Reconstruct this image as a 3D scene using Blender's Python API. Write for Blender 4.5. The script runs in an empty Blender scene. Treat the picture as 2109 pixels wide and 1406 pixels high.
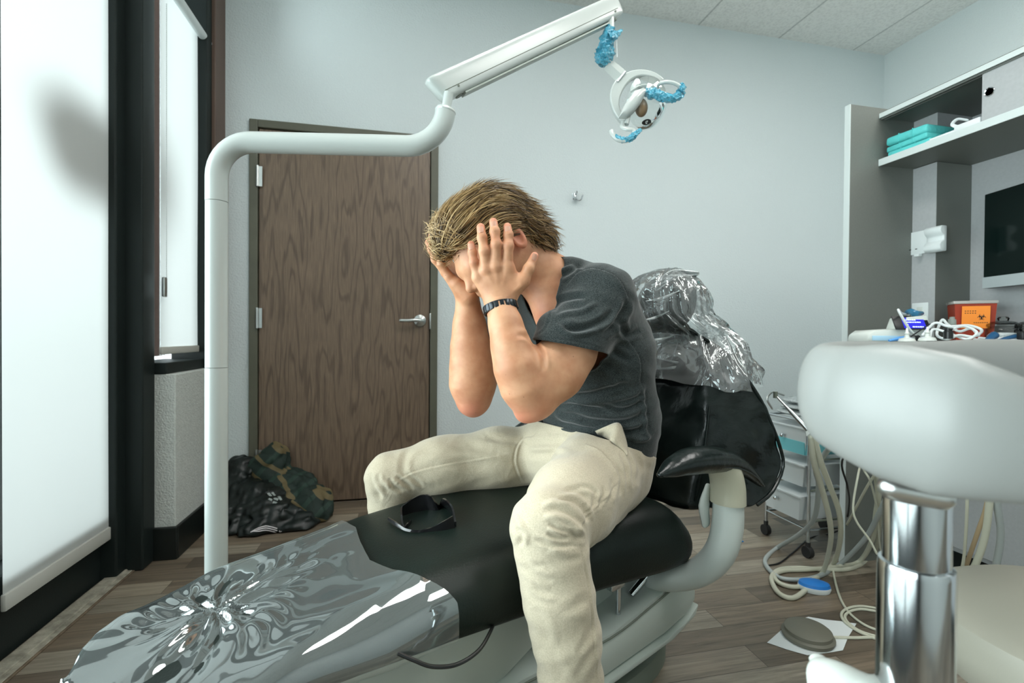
import bpy, bmesh, math, random
import numpy as np
from mathutils import Vector, Matrix, Quaternion
random.seed(7)
RNG = np.random.default_rng(7)
SC = bpy.context.scene
COL = SC.collection
PI = math.pi

# ------------------------------------------------------------------ camera
EYE = np.array([0.0, 0.0, 0.93])
FPX, YAW, PIT, ROL = 1000.0, .2176, .010, .00715
_c, _s = math.cos(YAW), math.sin(YAW)
_F = np.array([_s, _c, 0.]); _R = np.array([_c, -_s, 0.]); _U = np.array([0., 0., 1.])
_F, _U = _F*math.cos(PIT)-_U*math.sin(PIT), _U*math.cos(PIT)+_F*math.sin(PIT)
_R, _U = _R*math.cos(ROL)+_U*math.sin(ROL), _U*math.cos(ROL)-_R*math.sin(ROL)
def ray(x, y): return _F+_R*(x-1054.5)/FPX-_U*(y-703)/FPX
def P(x, y, d): return EYE+ray(x, y)*d
def on(ax, val, x, y):
    r = ray(x, y); return EYE+r*(val-EYE[ax])/r[ax]
def to_px(V):
    v = np.asarray(V)-EYE; w = v@_F
    return 1054.5+FPX*(v@_R)/w, 703-FPX*(v@_U)/w, w
cam_d = bpy.data.cameras.new('camera'); cam = bpy.data.objects.new('camera', cam_d); COL.objects.link(cam)
cam_d.sensor_width = 36; cam_d.lens = 36*FPX/2109; cam_d.clip_start = .02
cam.matrix_world = Matrix(((_R[0], _U[0], -_F[0], EYE[0]), (_R[1], _U[1], -_F[1], EYE[1]), (_R[2], _U[2], -_F[2], EYE[2]), (0, 0, 0, 1)))
cam_d.dof.use_dof = True; cam_d.dof.focus_distance = 1.12; cam_d.dof.aperture_fstop = 4.5
SC.camera = cam

# ------------------------------------------------------------------ view, world, lights
SC.view_settings.view_transform = 'Standard'; SC.view_settings.look = 'None'
SC.view_settings.gamma = 1; SC.view_settings.use_curve_mapping = False
SC.view_settings.exposure = 0.20
SC.cycles.use_denoising = True
SC.cycles.max_bounces = 10; SC.cycles.diffuse_bounces = 6; SC.cycles.transparent_max_bounces = 16
SC.cycles.sample_clamp_indirect = 6; SC.cycles.caustics_reflective = False; SC.cycles.caustics_refractive = False
SC.cycles.blur_glossy = .6
world = bpy.data.worlds.new('daylight'); SC.world = world; world.use_nodes = True
_bg = world.node_tree.nodes['Background']; _bg.inputs[0].default_value = (.82, .93, 1, 1); _bg.inputs[1].default_value = 1.6

def lamp(kind, name, loc, rot, energy, color=(1, 1, 1), size=None, size_y=None, angle=None):
    d = bpy.data.lights.new(name, kind); o = bpy.data.objects.new(name, d); COL.objects.link(o)
    d.energy = energy; d.color = color; o.location = loc; o.rotation_euler = rot
    if kind == 'AREA':
        d.shape = 'RECTANGLE'; d.size = size; d.size_y = size_y or size
    if kind == 'SUN': d.angle = angle
    return o
# open sky seen by the window side (outdoors, in front of the glass)
lamp('AREA', 'window_sky_light', (-2.6, .6, 1.9), (0, -PI/2, 0), 620, (.96, .99, 1), 3.6, 6.4)

# ------------------------------------------------------------------ materials
MATS = {}
def nodes_of(m): return m.node_tree.nodes, m.node_tree.links
def mat(name, col, rough=.5, metal=0, spec=.5, bump=0, bscale=200, var=0, vscale=20, coat=0, coat_r=.1, sss=0, sheen=0, alpha=1, emis=None, estr=0, trans=0, ior=1.45, aniso=None, vcol=None):
    if name in MATS: return MATS[name]
    m = bpy.data.materials.new(name); m.use_nodes = True; MATS[name] = m
    N, L = nodes_of(m); b = N['Principled BSDF']
    b.inputs['Base Color'].default_value = (*col, 1); b.inputs['Roughness'].default_value = rough
    b.inputs['Metallic'].default_value = metal; b.inputs['Specular IOR Level'].default_value = spec
    b.inputs['Coat Weight'].default_value = coat; b.inputs['Coat Roughness'].default_value = coat_r
    b.inputs['Sheen Weight'].default_value = sheen
    b.inputs['Alpha'].default_value = alpha; b.inputs['Transmission Weight'].default_value = trans; b.inputs['IOR'].default_value = ior
    if sss:
        b.inputs['Subsurface Weight'].default_value = sss; b.inputs['Subsurface Radius'].default_value = (.012, .005, .003); b.inputs['Subsurface Scale'].default_value = 1
    if emis: b.inputs['Emission Color'].default_value = (*emis, 1); b.inputs['Emission Strength'].default_value = estr
    tc = N.new('ShaderNodeTexCoord')
    if bump:
        n = N.new('ShaderNodeTexNoise'); n.inputs['Scale'].default_value = bscale; n.inputs['Detail'].default_value = 4
        bp = N.new('ShaderNodeBump'); bp.inputs['Strength'].default_value = bump; bp.inputs['Distance'].default_value = .01
        L.new(tc.outputs['Object'], n.inputs['Vector']); L.new(n.outputs['Fac'], bp.inputs['Height']); L.new(bp.outputs[0], b.inputs['Normal'])
    if var:
        n = N.new('ShaderNodeTexNoise'); n.inputs['Scale'].default_value = vscale; n.inputs['Detail'].default_value = 6
        L.new(tc.outputs['Object'], n.inputs['Vector'])
        mx = N.new('ShaderNodeMix'); mx.data_type = 'RGBA'
        mx.inputs[6].default_value = (*[c*(1-var) for c in col], 1); mx.inputs[7].default_value = (*[min(1, c*(1+var)) for c in col], 1)
        cr = N.new('ShaderNodeMapRange'); cr.inputs[1].default_value = .35; cr.inputs[2].default_value = .65
        L.new(n.outputs['Fac'], cr.inputs[0]); L.new(cr.outputs[0], mx.inputs[0]); L.new(mx.outputs[2], b.inputs['Base Color'])
    return m

M_wall = mat('painted_wall', (.67, .735, .745), .75, spec=.3, bump=.35, bscale=120)
M_wall2 = mat('painted_side_wall', (.65, .71, .71), .75, spec=.3, bump=.35, bscale=120)
M_lowwall = mat('plaster_low_wall', (.60, .63, .60), .8, spec=.3, bump=.5, bscale=140, var=.05, vscale=60)
M_frame = mat('door_frame_paint', (.115, .115, .085), .45, var=.08, vscale=9)
M_black = mat('black_aluminium', (.010, .015, .014), .5, spec=.3, bump=.05, bscale=300)
M_brown = mat('brown_trim', (.13, .085, .065), .55)
M_basebd = mat('black_rubber_base', (.008, .011, .010), .4)
M_chrome = mat('chrome', (.62, .65, .67), .12, 1)
M_steel = mat('satin_steel', (.62, .64, .63), .3, 1)
M_white = mat('white_plastic', (.72, .77, .77), .35)
M_whiteg = mat('white_gloss_plastic', (.66, .70, .66), .25, coat=.3)
M_pole = mat('enamelled_arm', (.50, .545, .525), .28, coat=.4, coat_r=.15)
M_black_pl = mat('black_plastic', (.012, .013, .013), .35)
M_rubber = mat('black_rubber', (.02, .02, .02), .6)
M_leather = mat('black_upholstery', (.0055, .011, .0085), .42, spec=.30, bump=.08, bscale=260, var=.25, vscale=7)
M_leather2 = mat('black_leather_back', (.006, .010, .009), .24, spec=.42, bump=.14, bscale=60)
M_chairpl = mat('chair_grey_plastic', (.52, .57, .54), .38, bump=.02, bscale=900)
M_chairpl2 = mat('chair_beige_plastic', (.44, .43, .33), .38, bump=.02, bscale=900)
M_castg = mat('chair_casting', (.48, .53, .485), .42, bump=.03, bscale=700)
M_castd = mat('chair_casting_dark', (.16, .185, .15), .5)
M_grey_lam = mat('grey_laminate', (.155, .165, .15), .5, bump=.02, bscale=500, var=.04, vscale=300)
M_light_lam = mat('light_laminate', (.40, .415, .42), .45, var=.03, vscale=90)
M_edge = mat('light_edge_band', (.60, .66, .65), .4)
M_cream = mat('stool_vinyl', (.24, .25, .24), .38, bump=.02, bscale=500)
M_cream2 = mat('stool_vinyl_beige', (.26, .25, .205), .45, bump=.02, bscale=500)
M_hose = mat('cream_hose', (.56, .56, .45), .45)
M_hoseg = mat('grey_hose', (.40, .44, .43), .45)
M_hoset = mat('tan_hose', (.48, .36, .22), .5)
M_teal = mat('teal_sterile_wrap', (.10, .56, .55), .6, bump=.4, bscale=60)
M_blue = mat('blue_plastic', (.02, .23, .62), .35)
M_bluefilm = None

# ------------------------------------------------------------------ object helpers
def tag(o, label=None, cat=None, group=None, kind=None):
    if label: o['label'] = label
    if cat: o['category'] = cat
    if group: o['group'] = group
    if kind: o['kind'] = kind
    return o
def thing(name, label, cat, loc=(0, 0, 0), group=None, rz=0):
    o = bpy.data.objects.new(name, None); COL.objects.link(o); o.empty_display_size = .05
    o.location = Vector(loc); o.rotation_euler = (0, 0, rz)
    return tag(o, label, cat, group)
def link(name, me, material, parent=None, smooth=True, angle=None):
    o = bpy.data.objects.new(name, me); COL.objects.link(o)
    if material is not None and not me.materials: me.materials.append(material)
    if smooth:
        me.polygons.foreach_set('use_smooth', [True]*len(me.polygons))
        if angle:
            try: me.set_sharp_from_angle(angle=math.radians(angle))
            except Exception: pass
    if parent is not None:
        o.parent = parent
        q = parent; T = Matrix.Identity(4)
        chain = []
        while q is not None: chain.append(q); q = q.parent
        for q in reversed(chain): T = T @ Matrix.LocRotScale(q.location, q.rotation_euler, q.scale)
        o.matrix_basis = Matrix.Identity(4)
        me.transform(T.inverted())            # mesh given in world space
    return o
def mesh_from(verts, faces, name='m'):
    me = bpy.data.meshes.new(name)
    if isinstance(faces, np.ndarray):
        V = np.asarray(verts, np.float32); n = len(faces); k = faces.shape[1]
        me.vertices.add(len(V)); me.vertices.foreach_set('co', V.ravel())
        me.loops.add(n*k); me.loops.foreach_set('vertex_index', faces.astype(np.int32).ravel())
        me.polygons.add(n); me.polygons.foreach_set('loop_start', np.arange(0, n*k, k, dtype=np.int32))
        me.polygons.foreach_set('loop_total', np.full(n, k, np.int32))
        me.update(calc_edges=True); me.validate()
    else:
        me.from_pydata([tuple(map(float, v)) for v in verts], [], faces); me.update()
    return me
def fixn(me):
    bm = bmesh.new(); bm.from_mesh(me); bmesh.ops.recalc_face_normals(bm, faces=bm.faces); bm.to_mesh(me); bm.free(); return me
class G:
    """collects shapes (world coordinates) into one mesh"""
    def __init__(s): s.v = []; s.f = []
    def add(s, V, F):
        o = len(s.v); s.v += [tuple(map(float, p)) for p in V]; s.f += [tuple(i+o for i in f) for f in F]; return s
    def box(s, a, b, bev=0.0, M=None, seg=2):
        bm = bmesh.new(); bmesh.ops.create_cube(bm, size=1)
        c = [(a[i]+b[i])/2 for i in range(3)]; d = [abs(b[i]-a[i]) for i in range(3)]
        for v in bm.verts: v.co = Vector((v.co.x*d[0], v.co.y*d[1], v.co.z*d[2]))+Vector(c)
        if bev: bmesh.ops.bevel(bm, geom=bm.edges[:], offset=min(bev, min(d)*.45), segments=seg, profile=.5, affect='EDGES')
        if M is not None: bm.transform(M)
        bm.verts.index_update(); s.add([v.co for v in bm.verts], [[v.index for v in f.verts] for f in bm.faces]); bm.free(); return s
    def prism(s, poly, h0, h1, M, bev=0.0):
        """polygon in local XY, extruded h0..h1 along local Z, placed by M"""
        bm = bmesh.new(); vs = [bm.verts.new((p[0], p[1], h0)) for p in poly]; f = bm.faces.new(vs)
        r = bmesh.ops.extrude_face_region(bm, geom=[f]); 
        for e in r['geom']:
            if isinstance(e, bmesh.types.BMVert): e.co.z = h1
        bmesh.ops.recalc_face_normals(bm, faces=bm.faces)
        if bev:
            es = [e for e in bm.edges if len(e.link_faces) == 2 and e.calc_face_angle(0) > .7]
            bmesh.ops.bevel(bm, geom=es, offset=bev, segments=2, profile=.5, affect='EDGES')
        bm.transform(M); bm.verts.index_update()
        s.add([v.co for v in bm.verts], [[v.index for v in f.verts] for f in bm.faces]); bm.free(); return s
    def rings(s, R, closed=True, cap=True):
        n = len(R[0]); V = [p for r in R for p in r]; F = []
        for i in range(len(R)-1):
            for j in range(n if closed else n-1):
                k = (j+1) % n; F.append((i*n+j, i*n+k, (i+1)*n+k, (i+1)*n+j))
        if cap and closed: F.append(tuple(range(n-1, -1, -1))); F.append(tuple((len(R)-1)*n+j for j in range(n)))
        return s.add(V, F)
    def tube(s, pts, r, seg=10, smooth=0, flat=None, up=None, ends='flat'):
        """tube through pts; r scalar or list; flat=(a,b) scales the section axes; up fixes the frame"""
        pts = [np.array(p, float) for p in pts]; rr = [r]*len(pts) if np.isscalar(r) else list(r)
        if smooth: pts, rr = catmull(pts, rr, smooth)
        if ends == 'round':
            t0 = pts[0]-pts[1]; t0 /= np.linalg.norm(t0)+1e-9; t1 = pts[-1]-pts[-2]; t1 /= np.linalg.norm(t1)+1e-9
            a0, r0, a1, r1 = pts[0], rr[0], pts[-1], rr[-1]
            pts = [a0+t0*r0*k for k in (.98, .8, .45)]+pts+[a1+t1*r1*k for k in (.45, .8, .98)]
            rr = [r0*k for k in (.2, .6, .89)]+rr+[r1*k for k in (.89, .6, .2)]
        R = []; prev = None
        for i, p in enumerate(pts):
            t = pts[min(i+1, len(pts)-1)]-pts[max(i-1, 0)]; t = t/(np.linalg.norm(t)+1e-9)
            if up is not None: u = np.array(up, float)
            elif prev is None: u = np.array((0, 0, 1.)) if abs(t[2]) < .9 else np.array((1., 0, 0))
            else: u = prev
            u = u-t*(u@t); u /= np.linalg.norm(u)+1e-9; prev = u; w = np.cross(t, u)
            a, b = flat or (1, 1)
            R.append([p+rr[i]*(a*math.cos(q)*u+b*math.sin(q)*w) for q in np.linspace(0, 2*PI, seg, endpoint=False)])
        return s.rings(R)
    def lathe(s, prof, M, seg=24):
        R = [[M @ Vector((r*math.cos(q), r*math.sin(q), z)) for q in np.linspace(0, 2*PI, seg, endpoint=False)] for r, z in prof]
        return s.rings(R)
    def out(s, name, material, parent=None, smooth=True, angle=40, fix=True):
        me = mesh_from(s.v, s.f)
        if fix: fixn(me)
        return link(name, me, material, parent, smooth, angle)
def catmull(pts, rr, n):
    P0 = [2*pts[0]-pts[1]]+pts+[2*pts[-1]-pts[-2]]; Q = []; S = []
    for i in range(1, len(P0)-2):
        for k in range(n):
            t = k/n; a, b, c, d = P0[i-1:i+3]
            Q.append(.5*((2*b)+(c-a)*t+(2*a-5*b+4*c-d)*t*t+(3*b-a-3*c+d)*t**3)); S.append(rr[i-1]*(1-t)+rr[min(i, len(rr)-1)]*t)
    Q.append(pts[-1]); S.append(rr[-1]); return Q, S
def frame(o, x, y, z=None):
    x = Vector(x).normalized(); y = Vector(y); y = (y-x*x.dot(y)).normalized(); z = x.cross(y)
    return Matrix(((x.x, y.x, z.x, o[0]), (x.y, y.y, z.y, o[1]), (x.z, y.z, z.z, o[2]), (0, 0, 0, 1)))
def axis(o, z, hint=(0, 0, 1)):
    z = Vector(z).normalized(); h = Vector(hint)
    if abs(z.dot(h)) > .95: h = Vector((1, 0, 0))
    x = h.cross(z).normalized(); y = z.cross(x)
    return Matrix(((x.x, y.x, z.x, o[0]), (x.y, y.y, z.y, o[1]), (x.z, y.z, z.z, o[2]), (0, 0, 0, 1)))
def struct(o): o['kind'] = 'structure'; return o
# ================================================================== ROOM
YB, XL, XR, H = 2.847, -.93, 3.35, 2.965
YN = -1.6
# floor: short vinyl planks running along X
def floor_material():
    m = bpy.data.materials.new('wood_plank_vinyl'); m.use_nodes = True; N, L = nodes_of(m); b = N['Principled BSDF']
    tc = N.new('ShaderNodeTexCoord'); br = N.new('ShaderNodeTexBrick')
    br.offset = .37; br.offset_frequency = 2; br.inputs['Scale'].default_value = 1
    br.inputs['Brick Width'].default_value = .62; br.inputs['Row Height'].default_value = .098
    br.inputs['Mortar Size'].default_value = .0012; br.inputs['Mortar Smooth'].default_value = .3
    br.inputs['Color1'].default_value = (0, 0, 0, 1); br.inputs['Color2'].default_value = (1, 1, 1, 1); br.inputs['Mortar'].default_value = (.5, .5, .5, 1)
    L.new(tc.outputs['Object'], br.inputs['Vector'])
    ramp = N.new('ShaderNodeValToRGB'); e = ramp.color_ramp.elements
    e[0].position = 0; e[0].color = (.100, .080, .058, 1); e[1].position = 1; e[1].color = (.34, .285, .215, 1)
    for p, c in ((.3, (.165, .130, .094, 1)), (.55, (.225, .175, .125, 1)), (.8, (.27, .235, .185, 1))):
        q = e.new(p); q.color = c
    L.new(br.outputs['Color'], ramp.inputs[0])
    mp = N.new('ShaderNodeMapping'); mp.inputs['Scale'].default_value = (3.0, 42, 1); L.new(tc.outputs['Object'], mp.inputs[0])
    # shift the grain per plank
    ad = N.new('ShaderNodeVectorMath'); ad.operation = 'MULTIPLY_ADD'; ad.inputs[1].default_value = (7, 9, 5)
    L.new(br.outputs['Color'], ad.inputs[0]); L.new(mp.outputs[0], ad.inputs[2])
    n1 = N.new('ShaderNodeTexNoise'); n1.inputs['Scale'].default_value = 1; n1.inputs['Detail'].default_value = 7; n1.inputs['Roughness'].default_value = .65; n1.inputs['Distortion'].default_value = 1.2
    L.new(ad.outputs[0], n1.inputs['Vector'])
    mr = N.new('ShaderNodeMapRange'); mr.inputs[1].default_value = .3; mr.inputs[2].default_value = .7; mr.inputs[3].default_value = .52; mr.inputs[4].default_value = 1.25
    L.new(n1.outputs['Fac'], mr.inputs[0])
    mul = N.new('ShaderNodeVectorMath'); mul.operation = 'MULTIPLY'; L.new(ramp.outputs[0], mul.inputs[0]); L.new(mr.outputs[0], mul.inputs[1])
    mo = N.new('ShaderNodeMix'); mo.data_type = 'RGBA'; mo.inputs[7].default_value = (.06, .045, .03, 1)
    L.new(br.outputs['Fac'], mo.inputs[0]); L.new(mul.outputs[0], mo.inputs[6]); L.new(mo.outputs[2], b.inputs['Base Color'])
    b.inputs['Roughness'].default_value = .38; b.inputs['Specular IOR Level'].default_value = .4
    bp = N.new('ShaderNodeBump'); bp.inputs['Strength'].default_value = .15; bp.inputs['Distance'].default_value = .004
    L.new(n1.outputs['Fac'], bp.inputs['Height']); L.new(bp.outputs[0], b.inputs['Normal'])
    return m
def ceiling_material():
    m = bpy.data.materials.new('ceiling_tile'); m.use_nodes = True; N, L = nodes_of(m); b = N['Principled BSDF']
    tc = N.new('ShaderNodeTexCoord'); mp = N.new('ShaderNodeMapping'); mp.inputs['Location'].default_value = (-1.857, -2.25+.61*4, 0); L.new(tc.outputs['Object'], mp.inputs[0])
    br = N.new('ShaderNodeTexBrick'); br.offset = 0; br.inputs['Scale'].default_value = 1; br.inputs['Brick Width'].default_value = .61; br.inputs['Row Height'].default_value = .61
    br.inputs['Mortar Size'].default_value = .006; br.inputs['Mortar Smooth'].default_value = .0
    br.inputs['Color1'].default_value = (.86, .86, .83, 1); br.inputs['Color2'].default_value = (.84, .84, .81, 1); br.inputs['Mortar'].default_value = (.55, .56, .54, 1)
    L.new(mp.outputs[0], br.inputs['Vector'])
    n = N.new('ShaderNodeTexNoise'); n.inputs['Scale'].default_value = 70; n.inputs['Detail'].default_value = 5; L.new(tc.outputs['Object'], n.inputs['Vector'])
    mr = N.new('ShaderNodeMapRange'); mr.inputs[1].default_value = .35; mr.inputs[2].default_value = .55; mr.inputs[3].default_value = .90; mr.inputs[4].default_value = 1.02; L.new(n.outputs['Fac'], mr.inputs[0])
    mul = N.new('ShaderNodeVectorMath'); mul.operation = 'MULTIPLY'; L.new(br.outputs['Color'], mul.inputs[0]); L.new(mr.outputs[0], mul.inputs[1]); L.new(mul.outputs[0], b.inputs['Base Color'])
    bp = N.new('ShaderNodeBump'); bp.inputs['Strength'].default_value = .5; bp.inputs['Distance'].default_value = .01; L.new(n.outputs['Fac'], bp.inputs['Height']); L.new(bp.outputs[0], b.inputs['Normal'])
    b.inputs['Roughness'].default_value = .9; return m
M_floor = floor_material(); M_ceil = ceiling_material()
struct(G().box((-1.35, YN-.1, -.12), (XR+.12, YB+.12, 0)).out('floor', M_floor, smooth=False))
struct(G().box((-1.35, YN-.1, H), (XR+.12, YB+.12, H+.1)).out('ceiling', M_ceil, smooth=False))
DX0, DX1, DZ = -.812, .185, 2.079       # outer edges of the door frame
g = G(); g.box((-1.35, YB, 0), (DX0+.01, YB+.12, H)); g.box((DX1-.01, YB, 0), (XR+.12, YB+.12, H)); g.box((DX0+.01, YB, DZ-.01), (DX1-.01, YB+.12, H))
struct(g.out('wall_back', M_wall, smooth=False))
struct(G().box((XR, YN, 0), (XR+.12, YB, H)).out('wall_right', M_wall2, smooth=False))
struct(G().box((-1.35, YN-.1, 0), (XR+.12, YN, H)).out('wall_front', M_wall2, smooth=False))

# ---- door in the back wall
def wood_material(name, c0, c1):
    m = bpy.data.materials.new(name); m.use_nodes = True; N, L = nodes_of(m); b = N['Principled BSDF']
    tc = N.new('ShaderNodeTexCoord'); mp = N.new('ShaderNodeMapping'); mp.inputs['Scale'].default_value = (5.5, 1, .62); L.new(tc.outputs['Object'], mp.inputs[0])
    n = N.new('ShaderNodeTexNoise'); n.inputs['Scale'].default_value = 1.7; n.inputs['Detail'].default_value = 2.5; n.inputs['Roughness'].default_value = .4; L.new(mp.outputs[0], n.inputs['Vector'])
    w = N.new('ShaderNodeMath'); w.operation = 'MULTIPLY'; w.inputs[1].default_value = 60; L.new(n.outputs['Fac'], w.inputs[0])
    sn = N.new('ShaderNodeMath'); sn.operation = 'SINE'; L.new(w.outputs[0], sn.inputs[0])
    mr = N.new('ShaderNodeMapRange'); mr.inputs[1].default_value = .35; mr.inputs[2].default_value = 1; L.new(sn.outputs[0], mr.inputs[0])
    mp2 = N.new('ShaderNodeMapping'); mp2.inputs['Scale'].default_value = (150, 1, 6); L.new(tc.outputs['Object'], mp2.inputs[0])
    n2 = N.new('ShaderNodeTexNoise'); n2.inputs['Scale'].default_value = 1.5; n2.inputs['Detail'].default_value = 5; L.new(mp2.outputs[0], n2.inputs['Vector'])
    mr2 = N.new('ShaderNodeMapRange'); mr2.inputs[1].default_value = .35; mr2.inputs[2].default_value = .65; mr2.inputs[3].default_value = .78; mr2.inputs[4].default_value = 1.2; L.new(n2.outputs['Fac'], mr2.inputs[0])
    mx = N.new('ShaderNodeMix'); mx.data_type = 'RGBA'; mx.inputs[6].default_value = (*c0, 1); mx.inputs[7].default_value = (*c1, 1); L.new(mr.outputs[0], mx.inputs[0])
    mul = N.new('ShaderNodeVectorMath'); mul.operation = 'MULTIPLY'; L.new(mx.outputs[2], mul.inputs[0]); L.new(mr2.outputs[0], mul.inputs[1]); L.new(mul.outputs[0], b.inputs['Base Color'])
    b.inputs['Roughness'].default_value = .42; return m
M_door = wood_material('walnut_laminate', (.185, .130, .090), (.125, .087, .060))
g = G(); g.box((DX0, YB-.018, 0), (DX0+.042, YB+.11, DZ), .004); g.box((DX1-.042, YB-.018, 0), (DX1, YB+.11, DZ), .004); g.box((DX0+.042, YB-.018, DZ-.042), (DX1-.042, YB+.11, DZ), .004)
struct(g.out('trim_1', M_frame, smooth=False))
door = tag(thing('door_1', 'dark brown wood-grain door with a lever handle, in the back wall', 'door', ((DX0+DX1)/2, YB+.01, 0)), kind='structure')
G().box((DX0+.046, YB-.004, .012), (DX1-.046, YB+.04, DZ-.046), .002).out('door_leaf', M_door, door, smooth=False)
G().box((DX0+.03, YB+.045, 0), (DX1-.03, YB+.10, DZ-.03)).out('door_backing', M_black, door, smooth=False)
for z in (1.775, 1.02, .26):
    gg = G(); gg.tube([(DX0+.043, YB-.024, z-.055), (DX0+.043, YB-.024, z+.055)], .0075, 12, ends='flat'); gg.box((DX0+.040, YB-.021, z-.053), (DX0+.066, YB-.0185, z+.053))
    for k in (-.018, .018): gg.tube([(DX0+.043, YB-.024, z+k-.0008), (DX0+.043, YB-.024, z+k+.0008)], .0082, 12)
    gg.out('hinge', M_steel, door)
hx, hz = .085, 1.018
gg = G(); gg.lathe([(.001, 0), (.030, .002), (.034, .006), (.033, .010), (.022, .016), (.013, .022), (.012, .05), (.001, .052)], axis((hx, YB-.004, hz), (0, -1, 0)))
gg.tube([(hx, YB-.048, hz), (hx-.03, YB-.054, hz+.001), (hx-.07, YB-.053, hz-.002), (hx-.108, YB-.049, hz-.002)], [.0105, .0095, .0088, .0085], 12, smooth=4, ends='round', flat=(1.1, .8))
gg.out('door_handle', M_steel, door)
G().box((DX1-.046, YB-.0195, .97), (DX1-.038, YB+.02, 1.06), .001).out('strike_plate', M_steel, door)
# baseboard along the back wall
g = G(); g.box((-.93, YB-.012, 0), (DX0, YB, .10), .003); g.box((DX1, YB-.012, 0), (XR, YB, .10), .003); struct(g.out('baseboard_back', M_basebd, smooth=False))
struct(G().box((XR-.012, YN, 0), (XR, YB, .10), .003).out('baseboard_right', M_basebd, smooth=False))

# ---- window side (left): storefront frames, low wall, blinds
XG = -1.10                                # plane of the blinds / glass frame face
Y1a, Y1b = 2.10, 2.255                    # black mullion between the two bays
struct(G().box((XL-.15, YB-.001, 0), (XL, YB+.005, H)).out('trim_2', M_wall))
g = G()
g.box((-1.16, 2.105, 0), (-1.06, 2.17, H), .006); g.box((-1.15, 2.165, 0), (-1.0, 2.262, H), .006); g.box((-1.17, 2.120, 0), (-1.10, 2.25, H), .003)
struct(g.out('window_frame_post', M_black, smooth=False)).name = 'trim_3'
struct(G().box((-1.10, 2.705, .766), (XL, YB-.001, H), .004).out('trim_4', M_brown, smooth=False))
struct(G().box((-1.10, 2.640, .766), (-.945, 2.704, H), .004).out('trim_5', M_black, smooth=False))
# low wall under the far window
g = G(); g.box((-1.10, 2.262, 0), (XL+.004, YB-.001, .765), .004); struct(g.out('wall_left', M_lowwall, smooth=False))
g = G(); g.box((-1.06, 2.245, 0), (XL+.016, 2.262, .135), .004); g.box((XL+.004, 2.255, 0), (XL+.018, YB-.002, .135), .004); struct(g.out('baseboard_left', M_basebd, smooth=False))
g = G(); g.box((-1.13, 2.258, .766), (-.958, 2.640, .812), .004); struct(g.out('trim_6', M_black, smooth=False))
# far window: glass + frame head
M_glass = bpy.data.materials.new('window_glass'); M_glass.use_nodes = True
N_, L_ = nodes_of(M_glass); N_.remove(N_['Principled BSDF']); _t = N_.new('ShaderNodeBsdfTransparent'); _t.inputs[0].default_value = (.90, .95, .95, 1); _g = N_.new('ShaderNodeBsdfGlossy'); _g.inputs[1].default_value = .02
_m = N_.new('ShaderNodeMixShader'); _fr = N_.new('ShaderNodeFresnel'); L_.new(_fr.outputs[0], _m.inputs[0]); L_.new(_t.outputs[0], _m.inputs[1]); L_.new(_g.outputs[0], _m.inputs[2]); L_.new(_m.outputs[0], N_['Material Output'].inputs[0])
win = tag(thing('window_1', 'tall far window behind the second roller blind', 'window', (-1.15, 2.5, .8)), kind='structure')
G().box((-1.157, 2.262, .825), (-1.151, 2.715, H-.03)).out('pane', M_glass, win, smooth=False)
g = G(); g.box((-1.17, 2.26, H-.06), (-1.12, 2.72, H)); g.out('window_frame', M_black, win, smooth=False)
# near bay: glass door / full height window with black bottom rail and threshold
win2 = tag(thing('window_2', 'full-height near window with a deep black bottom rail', 'window', (-1.14, 1.2, 0)), kind='structure')
G().box((-1.157, .06, .22), (-1.151, 2.11, H-.03)).out('pane', M_glass, win2, smooth=False)
g = G(); g.box((-1.175, .02, 0), (-1.112, 2.11, .245), .004); g.box((-1.175, .02, .2), (-1.12, .10, H)); g.box((-1.175, .02, H-.06), (-1.12, 2.11, H)); g.out('window_frame', M_black, win2, smooth=False)
win3 = tag(thing('window_3', 'full-height window beside the camera behind its own roller blind', 'window', (-1.14, -.7, 0)), kind='structure')
G().box((-1.157, -1.5, .22), (-1.151, .02, H-.03)).out('pane', M_glass, win3, smooth=False)
g = G(); g.box((-1.175, -1.6, 0), (-1.112, .02, .245), .004); g.box((-1.175, -1.6, .2), (-1.12, -1.5, H)); g.box((-1.175, -1.6, H-.06), (-1.12, .02, H)); g.out('window_frame', M_black, win3, smooth=False)
M_thr = mat('dusty_threshold', (.33, .31, .25), .6, var=.3, vscale=30, bump=.2, bscale=90)
g = G(); g.box((-1.10, YN, 0), (-1.052, 2.19, .012), .003); g.box((-1.058, YN, 0), (-1.036, 2.235, .007), .002); struct(g.out('trim_7', M_thr, smooth=False))
M_thd = mat('wood_threshold_edge', (.16, .12, .08), .7, var=.3, vscale=40)
struct(G().box((-1.036, YN, 0), (-1.028, 2.235, .006), .002).out('trim_8', M_thd, smooth=False))

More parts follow.
